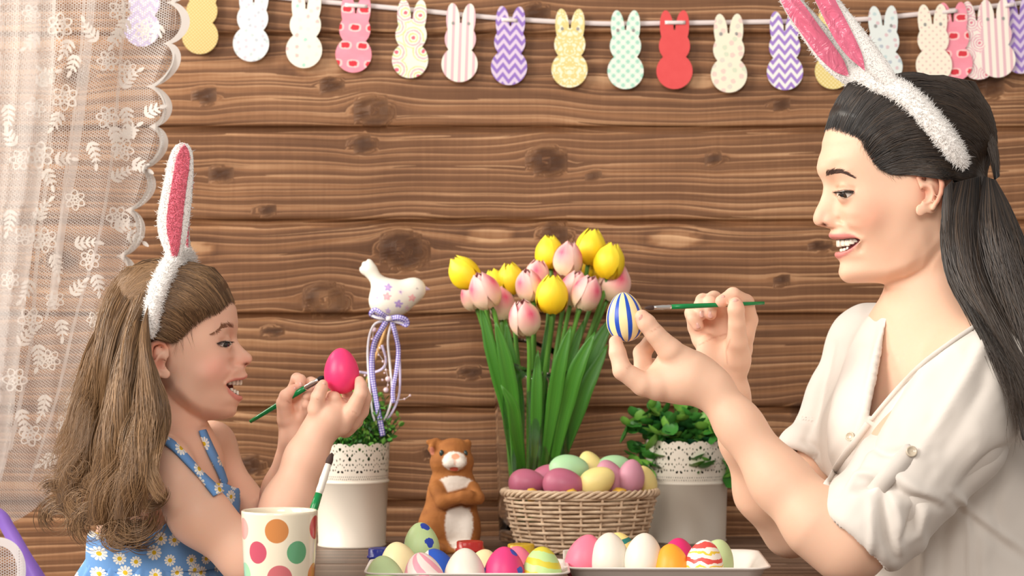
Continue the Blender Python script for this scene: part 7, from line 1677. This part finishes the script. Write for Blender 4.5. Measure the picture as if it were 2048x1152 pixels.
t.set(Base_Color=c2, Roughness=.8, Specular_IOR_Level=.2); t.bump(t.noise(o_, 800, 2), .1, .0004); M_DR = t.m
sd = SDF(); TD = .004; do, di = SDF().add(*dress_out(0)), SDF().add(*dress_out(TD))
def dress_f(p):
    f = p.reshape(-1, 3); c = (f.max(0)+f.min(0))/2; cu = (c, float(np.linalg.norm(f-c, axis=1).max())); return np.maximum(do(p, cu), -di(p, cu))
sd.add(Prim(dress_f, Gp(330, 1050), .4, .0001))
CUT = [(60,1046),(222,1067),(262,1080),(288,1077),(318,1060),(340,1036),(372,1000),(405,968),(436,964),(452,966),(470,975),(560,1000),(620,700),(60,700)]
cg = poly2d_grid(CUT, (40, 680), (640, 1120)); clo = np.array([40, 680], np.float32)
def cut_f(p):
    d = p[..., 1]-CAMY; u = 1024+p[..., 0]*F/d; v = 576-(p[..., 2]-CAMZ)*F/d; return bil(cg, u-clo[0], v-clo[1])*SG_
sd.add(Prim(cut_f, Gp(330, 900), .6, .002, 'sub'), Prim(lambda p: (p[..., 2]*0+1)*(p[..., 2]-P(0, 1138, YG).z), Gp(330, 1300), .6, .0001, 'sub'))
V, Q = surface_nets(sd, (P(120, 0, .05).x, -.12, P(0, 1175, .05).z), (P(540, 0, .05).x, .22, P(0, 930, .05).z), .0022); V = smooth_mesh(V, Q, 2); n_ = vnormals(V, Q)
V = V+n_*(vnoise(np.stack([V[:, 0]*50, V[:, 1]*50, V[:, 2]*26], 1), 4)*.0012)[:, None]; kk = V[:, 2] > P(0, 1150, YG).z
dress = mesh_np('dress', V-OG, Q, girl, M_DR); DRV, DRP = V, to_px(V)
# gathered skirt
n, m = 34, 260; s = np.linspace(0, 1, n); th = np.arange(m)/m*2*PI; cz = P(0, 1118, YG).z; cx = Gp(304, 1120)[0]; cyk = YG+.04
R1 = .0765+.075*s+.02*s*s; R2 = .0865+.08*s; zz = cz-.20*s-.006*np.sin(0); ruf = np.clip(s*7, 0, 1)*(.0035+.010*s)
SN = np.sin(th*23+np.sin(th*3)*1.5)+.5*np.sin(th*41+1)
X = cx-.010*s[:, None]+np.cos(th)[None]*(R1[:, None]+ruf[:, None]*SN[None]); Yk = cyk+np.sin(th)[None]*(R2[:, None]+ruf[:, None]*SN[None]); Z = np.repeat(zz[:, None], m, 1)+.010*np.cos(th-2.6)[None]*(1-s[:, None])+.0015*SN[None]*np.exp(-s[:, None]*30)
mesh_np('skirt', np.stack([X, Yk, Z], -1).reshape(-1, 3)-OG, grid_faces(n, m, False, True), dress, M_DR)
bodysdf = sg_
def on_body(sdf, x, y, lift, y0=-.2):
    Yc = y0
    for _ in range(60):
        p = np.array(P(x, y, Yc)); d = float(sdf(p.astype(np.float32)[None], (p, .001))[0])-lift; Yc += max(min(d, .05)*.8, -.01)
        if abs(d) < .0002: break
    return np.array(P(x, y, Yc))
def strap(name, mid, w, lift, y0=-.2):
    p2 = resample(mid, 34); c = np.array([on_body(sg_, x, y, lift, y0) for x, y in p2]); k = np.ones(5)/5
    for a in range(3): c[:, a] = np.convolve(np.pad(c[:, a], 2, mode='edge'), k, 'valid')
    t_ = np.gradient(c, axis=0); t_ /= np.linalg.norm(t_, axis=1, keepdims=True); _, G_ = eval_chunks(sg_, c); b = np.cross(t_, G_); b /= np.linalg.norm(b, axis=1, keepdims=True)
    Vr, Qr, uv = ribbon(c-OG, np.interp(np.linspace(0, 1, 34), np.linspace(0, 1, len(w)), w)*SG_*.5, b); solidify(mesh_np(name, Vr, Qr, dress, M_DR), .003)
strap('shoulder_strap', [(296,872),(322,874),(352,896),(386,932),(416,964),(440,990)], (26,22,20,21,26,36), .0025)
strap('shoulder_strap', [(404,858),(414,884),(428,914),(442,944),(452,972)], (20,26,27,24,24), .0025, .0)

# ---------------------------------------------------------------- her hair
GH = Hair(); GB = MB(); rng = np.random.RandomState(21)
gl = [tuple(hg_.at(470, 597, -16)), tuple(hg_.at(466, 594, 0))]+hline(hg_, [(459,600),(450,610),(438,621),(424,629),(408,637),(392,648),(378,660),(366,672),(350,684),(336,684)])
G0 = hg_.at(330, 680, 0); G0[2] = 0
ge = hg_.at(235, 640, 30); ge[2] *= -1
cap_strands(GH, hg_, gl, ge, G0, 2100, rng, (.75, .75, .62, .52, .42, .32, .26, .2, .1, .05), [.3, 2.2, 6, 9, 10], r=.00036, inner=.45, mean=.42, endspread=16)
HLg = [hg_.at(x, y, w_)[:2] for x, y, w_ in [(500,594,0),(466,597,5),(456,606,20),(444,618,36),(428,628,44),(408,638,50),(388,652,55),(370,670,58),(352,684,60),(334,684,61),(318,680,61),(300,690,60),(292,740,55),(270,800,40),(150,800,0),(110,600,0),(240,440,0),(440,438,0),(520,520,0),(520,592,0)]]
hglo = np.array([90, 430], np.float32); hgg = poly2d_grid(HLg, (90, 430), (540, 860))
def capg_f(p):
    u, v, w = hg_.loc(p); g = bil(hgg, u-hglo[0], v-hglo[1]); return np.maximum(hg_.local_d(u, v, w, False)-(.4+5.5*ss_(-g, 0, 30)), g+3)*np.float32(SG_)
scg = SDF().add(Prim(capg_f, hg_.world(340, 650, 0), .17, .0001))
V, Q = surface_nets(scg, (P(170, 0, .05).x, -.06, P(0, 820, .05).z), (P(500, 0, .05).x, .16, P(0, 490, .05).z), .0024); V = smooth_mesh(V, Q, 4); GB.add(V, Q)
GB2 = MB()
W1 = ([1, 4, 9, 16], 2.2)
B = lambda *a, **k: bundle(GH, *a, **k)
# the fall of the hair behind the headband: back lock, side locks, locks over the shoulder
B([(346,517),(290,519),(240,552),(204,610),(182,690),(164,780),(140,870),(118,950),(110,1010)], [(334,545),(284,575),(250,640),(228,720),(212,800),(196,880),(178,950),(165,1020)], [.05,.045,.03,.02,.02,.02,.02,.03], [.002,.03,.055,.06,.055,.05,.045,.03], 800, rng, r=.00046, n=19, wave=W1, clump=44, fuzz=2.6, base=GB2, tipvar=.3)
B([(332,540),(282,572),(250,640),(225,730),(208,820),(190,900),(176,980),(172,1050)], [(312,560),(296,620),(284,690),(272,770),(262,850),(250,920),(240,990),(236,1050)], [.02,.0,-.02,-.03,-.035,-.04,-.04,-.035], [.003,.025,.04,.045,.045,.045,.04,.025], 800, rng, r=.00046, n=19, wave=W1, clump=46, fuzz=2.6, base=GB2, tipvar=.3)
B([(296,610),(282,660),(276,740),(262,820),(250,900),(236,970),(226,1040)], [(297,650),(304,722),(322,780),(330,840),(312,900),(296,960),(282,1030)], [-.035,-.05,-.055,-.065,-.085,-.095,-.09], [.002,.014,.026,.032,.032,.03,.02], 700, rng, r=.00046, n=19, wave=([0,3,9,15], 2.0), clump=40, fuzz=2.6, base=GB2, tipvar=.3)
B([(302,706),(300,748),(312,800),(308,860),(296,920),(306,980),(318,1010)], [(306,716),(320,760),(338,810),(332,870),(312,930),(318,980),(330,1000)], [-.055,-.062,-.06,-.075,-.105,-.115,-.115], [.001,.006,.010,.010,.008,.006,.005], 200, rng, r=.00042, n=19, wave=([0,2,5,9], 2.4), clump=6, fuzz=3, tipvar=.2)
# curls at the ends
def curl(cx, cy, r0, turns, a0, dep, thick, count, w):
    """a loose ringlet: every strand has its own centre, radius and length"""
    n = 20; s = np.linspace(0, 1, n)[None]; R = r0*(.62+.75*rng.rand(count, 1)); th = a0+rng.randn(count, 1)*.35+turns*(.55+.7*rng.rand(count, 1))*2*PI*s; rr = R*(1-(.15+.4*rng.rand(count, 1))*s); c = rng.randn(count, 2)*[w*.45, w*.45]
    x = cx+c[:, :1]+rr*np.cos(th)+rng.randn(count, 1)*6*s; y = cy+c[:, 1:]+rr*.95*np.sin(th)+8*s+rng.randn(count, 1)*6*s; yy = YG-.05+dep+.05+thick*rng.randn(count, 1)+.012*np.sin(th*.5); d = yy-CAMY
    GH.strands(np.stack([(x-1024)/F*d, yy+0*x, CAMZ+(576-y)/F*d], -1), .00040*(.6+.7*rng.rand(count)), np.clip(.55+.24*rng.randn(count), 0, 1))
for a in ((166,1000,30,.95,-1.2,-.075,.010,90,13),(196,1046,38,.8,2.6,-.085,.012,120,15),(268,1030,42,.7,.4,-.10,.012,130,14),(130,960,26,.9,-2.2,-.03,.010,80,12),(226,990,24,.9,-.6,-.095,.008,80,11),(300,985,28,.8,.2,-.118,.006,60,8),(120,1030,32,.8,2.4,-.02,.012,80,13),(240,1060,30,.7,1.0,-.10,.008,80,13),(150,930,22,.9,2.0,-.07,.008,70,10),(190,960,22,1.0,-1,-.09,.006,70,10),(110,990,30,.8,-2.6,-.02,.01,60,12),(280,1060,30,.6,1.4,-.09,.008,60,12)): curl(*a)
# single waving locks lying over the fall
rt = resample([(314,548),(306,532),(286,536),(258,552),(236,580)], 60)
for k in range(34):
    f = rng.rand(); x0, y0 = rt[int((.05+.95*f)*59)]+rng.randn(2)*[4, 5]; g = np.clip(f+.15*rng.randn(), 0, 1); x1, y1 = np.array([318, 985])*(1-g)+np.array([112, 965])*g; y1 += rng.randn()*40; w = 3+5*rng.rand(); ph = rng.rand()*6; t = np.linspace(0, 1, 10)
    x = x0+(x1-x0)*t**1.2-46*np.sin(PI*t)*(1-.6*f)+np.sin(t*7+ph)*(1+11*t); y = y0+(y1-y0)*t
    sy = hg_.skin_many(np.array([[x0, y0]]), 13)[0][1]; sy = sy if abs(sy-YG) < .12 else YG-.02; dd = np.interp(t, [0, .25, .6, 1], [sy-YG, min(sy-YG, 0)*.4-.052-.02*(1-f), -.085-.035*(1-f)+.05*f, -.10+.07*g])
    A_ = np.stack([x-w, y], 1); B_ = np.stack([x+w, y+3], 1); B(A_, B_, list(YG+dd), [.001,.005,.006,.006,.004], 46, rng, r=.00040, n=20, fuzz=1.6+2.2*rng.rand(), wave=([0,1,2,4], 2.0), tipvar=.3)
# loose flyaway hairs lit from the window
for A_, B_, dp, cnt in (([(340,520),(240,556),(190,660),(150,780),(100,880),(70,970)],[(330,522),(262,540),(215,620),(180,740),(130,860),(92,990)],[.05,.04,.02,0,-.01,-.01],120),([(200,700),(150,820),(96,930),(86,1000)],[(240,760),(180,880),(140,980),(160,1070)],[.02,-.03,-.05,-.05],110),([(262,800),(220,920),(150,1040),(120,1070)],[(320,860),(300,980),(260,1090),(200,1080)],[-.07,-.10,-.10,-.09],90)):
    B(A_, B_, dp, [.02,.03,.03,.02], cnt, rng, r=.00017, n=19, fuzz=9, wave=([1,5,10,16], 2.5), tipvar=.5)
GHM = hair_mat('hair_golden_brown', (.026, .012, .005, 1), (.125, .064, .028, 1), (.40, .235, .115, 1), .38)
ghair = GH.build('hair', GHM, girl, OG)
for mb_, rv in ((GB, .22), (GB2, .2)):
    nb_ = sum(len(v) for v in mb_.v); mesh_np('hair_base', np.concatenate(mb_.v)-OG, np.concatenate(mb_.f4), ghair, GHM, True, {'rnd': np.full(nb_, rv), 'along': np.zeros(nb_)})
st = []
for k in range(70):
    f = rng.rand(); i = resample([(460,600),(440,620),(408,637),(380,660),(366,672),(352,684)], 60)[int(f*59)]; a = math.radians(np.interp(f, [0, .6, 1], [60, 80, 95])+rng.randn()*18); L = (7+10*rng.rand())*(.6 if f < .7 else 2.2)
    q = np.array([[i[0], i[1]-3], [i[0]+math.cos(a)*L*.5, i[1]+math.sin(a)*L*.5], [i[0]+math.cos(a)*L-2, i[1]+math.sin(a)*L]]); st.append((list(resample(hg_.skin_many(q, np.array([1.5, 1.4, .9])), 6)), .00012))
hair_strokes('hair_wisps', st, GHM, girl, OG); print('girl hair', GH.n)

# ---------------------------------------------------------------- her headband
hb2 = empty('bunny_ear_headband', Gp(345, 540), label='white plush headband with fluffy pink rabbit ears on the girl\'s head', cat='headband'); o2 = np.array(hb2.location)
npts = [tuple(hg_.skin_many(np.array([[x, y]]), 20)[0]) for x, y in [(303,676),(304,645),(309,612),(320,578)]]+[tuple(hg_.skin_many(np.array([[333,550]]), 22)[0])]
tp = [tuple(Gp(348,524,-.030)), tuple(Gp(362,512,.012)), tuple(Gp(372,518,.05)), tuple(Gp(376,545,.09)), tuple(Gp(370,600,.112)), tuple(Gp(362,660,.115))]
c = resample(npts+tp, 60); V, Q = tube(c-o2, np.interp(np.linspace(0, 1, 60), [0, .04, .1, .5, .92, 1], [.004, .0085, .0095, .0100, .0095, .004]), 16); plush('band', V, fixq(V, Q)[0], hb2, FUR, 6000, .0042, .0004, rng)
V, Q = ear_shape([(338,530),(328,500),(317,470),(314,440),(319,405),(328,360),(338,315),(350,292),(364,286)], [(362,528),(368,500),(374,470),(380,430),(385,380),(387,330),(384,302),(376,289),(364,286)], (YG-.035, YG-.030), .012, o2, tilt=.004, dish=.006); plush('ear', V, Q, hb2, FUR, 4200, .0034, .0004, rng)
V, Q = ear_panel([(349,522),(340,490),(334,460),(334,430),(340,390),(347,345),(355,310),(364,294),(370,291)], [(349,522),(358,500),(362,470),(366,430),(372,380),(378,335),(379,308),(375,296),(370,291)], (YG-.0425, YG-.0375), o2, -.002, tilt=.002); plush('inner_ear', V, Q, hb2, PKF, 3600, .0036, .0004, rng, 'pink_tufts')
V, Q = ear_shape([(362,530),(364,500),(366,460),(370,420),(374,380),(378,345),(382,322)], [(384,526),(382,500),(379,470),(380,430),(384,390),(387,350),(382,322)], (YG+.030, YG+.034), .010, o2); plush('ear', V, Q, hb2, FUR, 1500, .0034, .0004, rng)
V, Q = ear_panel([(372,500),(369,470),(372,430),(377,390),(381,350),(383,335)], [(376,500),(377,470),(379,430),(383,390),(386,355),(383,335)], (YG+.020, YG+.024), o2, -.001); plush('inner_ear', V, Q, hb2, PKF, 900, .0034, .0004, rng, 'pink_tufts')

# ---------------------------------------------------------------- what the hands hold
egg(683,742,YG+dG+.004,.053,egg_mat('egg_hot_pink',(240,58,116),rough=.38),'bright pink egg held up in the girl\'s fingers',-3,0)
E_ST = egg_mat('egg_blue_stripes',(244,226,170),(36,82,190),'meridian',m=9,twist=0.,w=.06,duty=.36,ph=.12,rough=.34)
egg(1250,634,YWm+dN+.010,.0565,E_ST,'cream egg with blue lengthwise stripes held by the woman',-5,0)
brush(Gp(501,843,dH+.01), Gp(648,753,dH-.045), .008, .022, .0031, 'green paint brush the girl holds against the pink egg', hairm=plain('brush_hair_black', (24, 18, 20), .8))
brush(Wp(1528,606,dF-.020), Wp(1289,616,dF-.066), .011, .022, .0027, 'thin green paint brush the woman points at the striped egg')
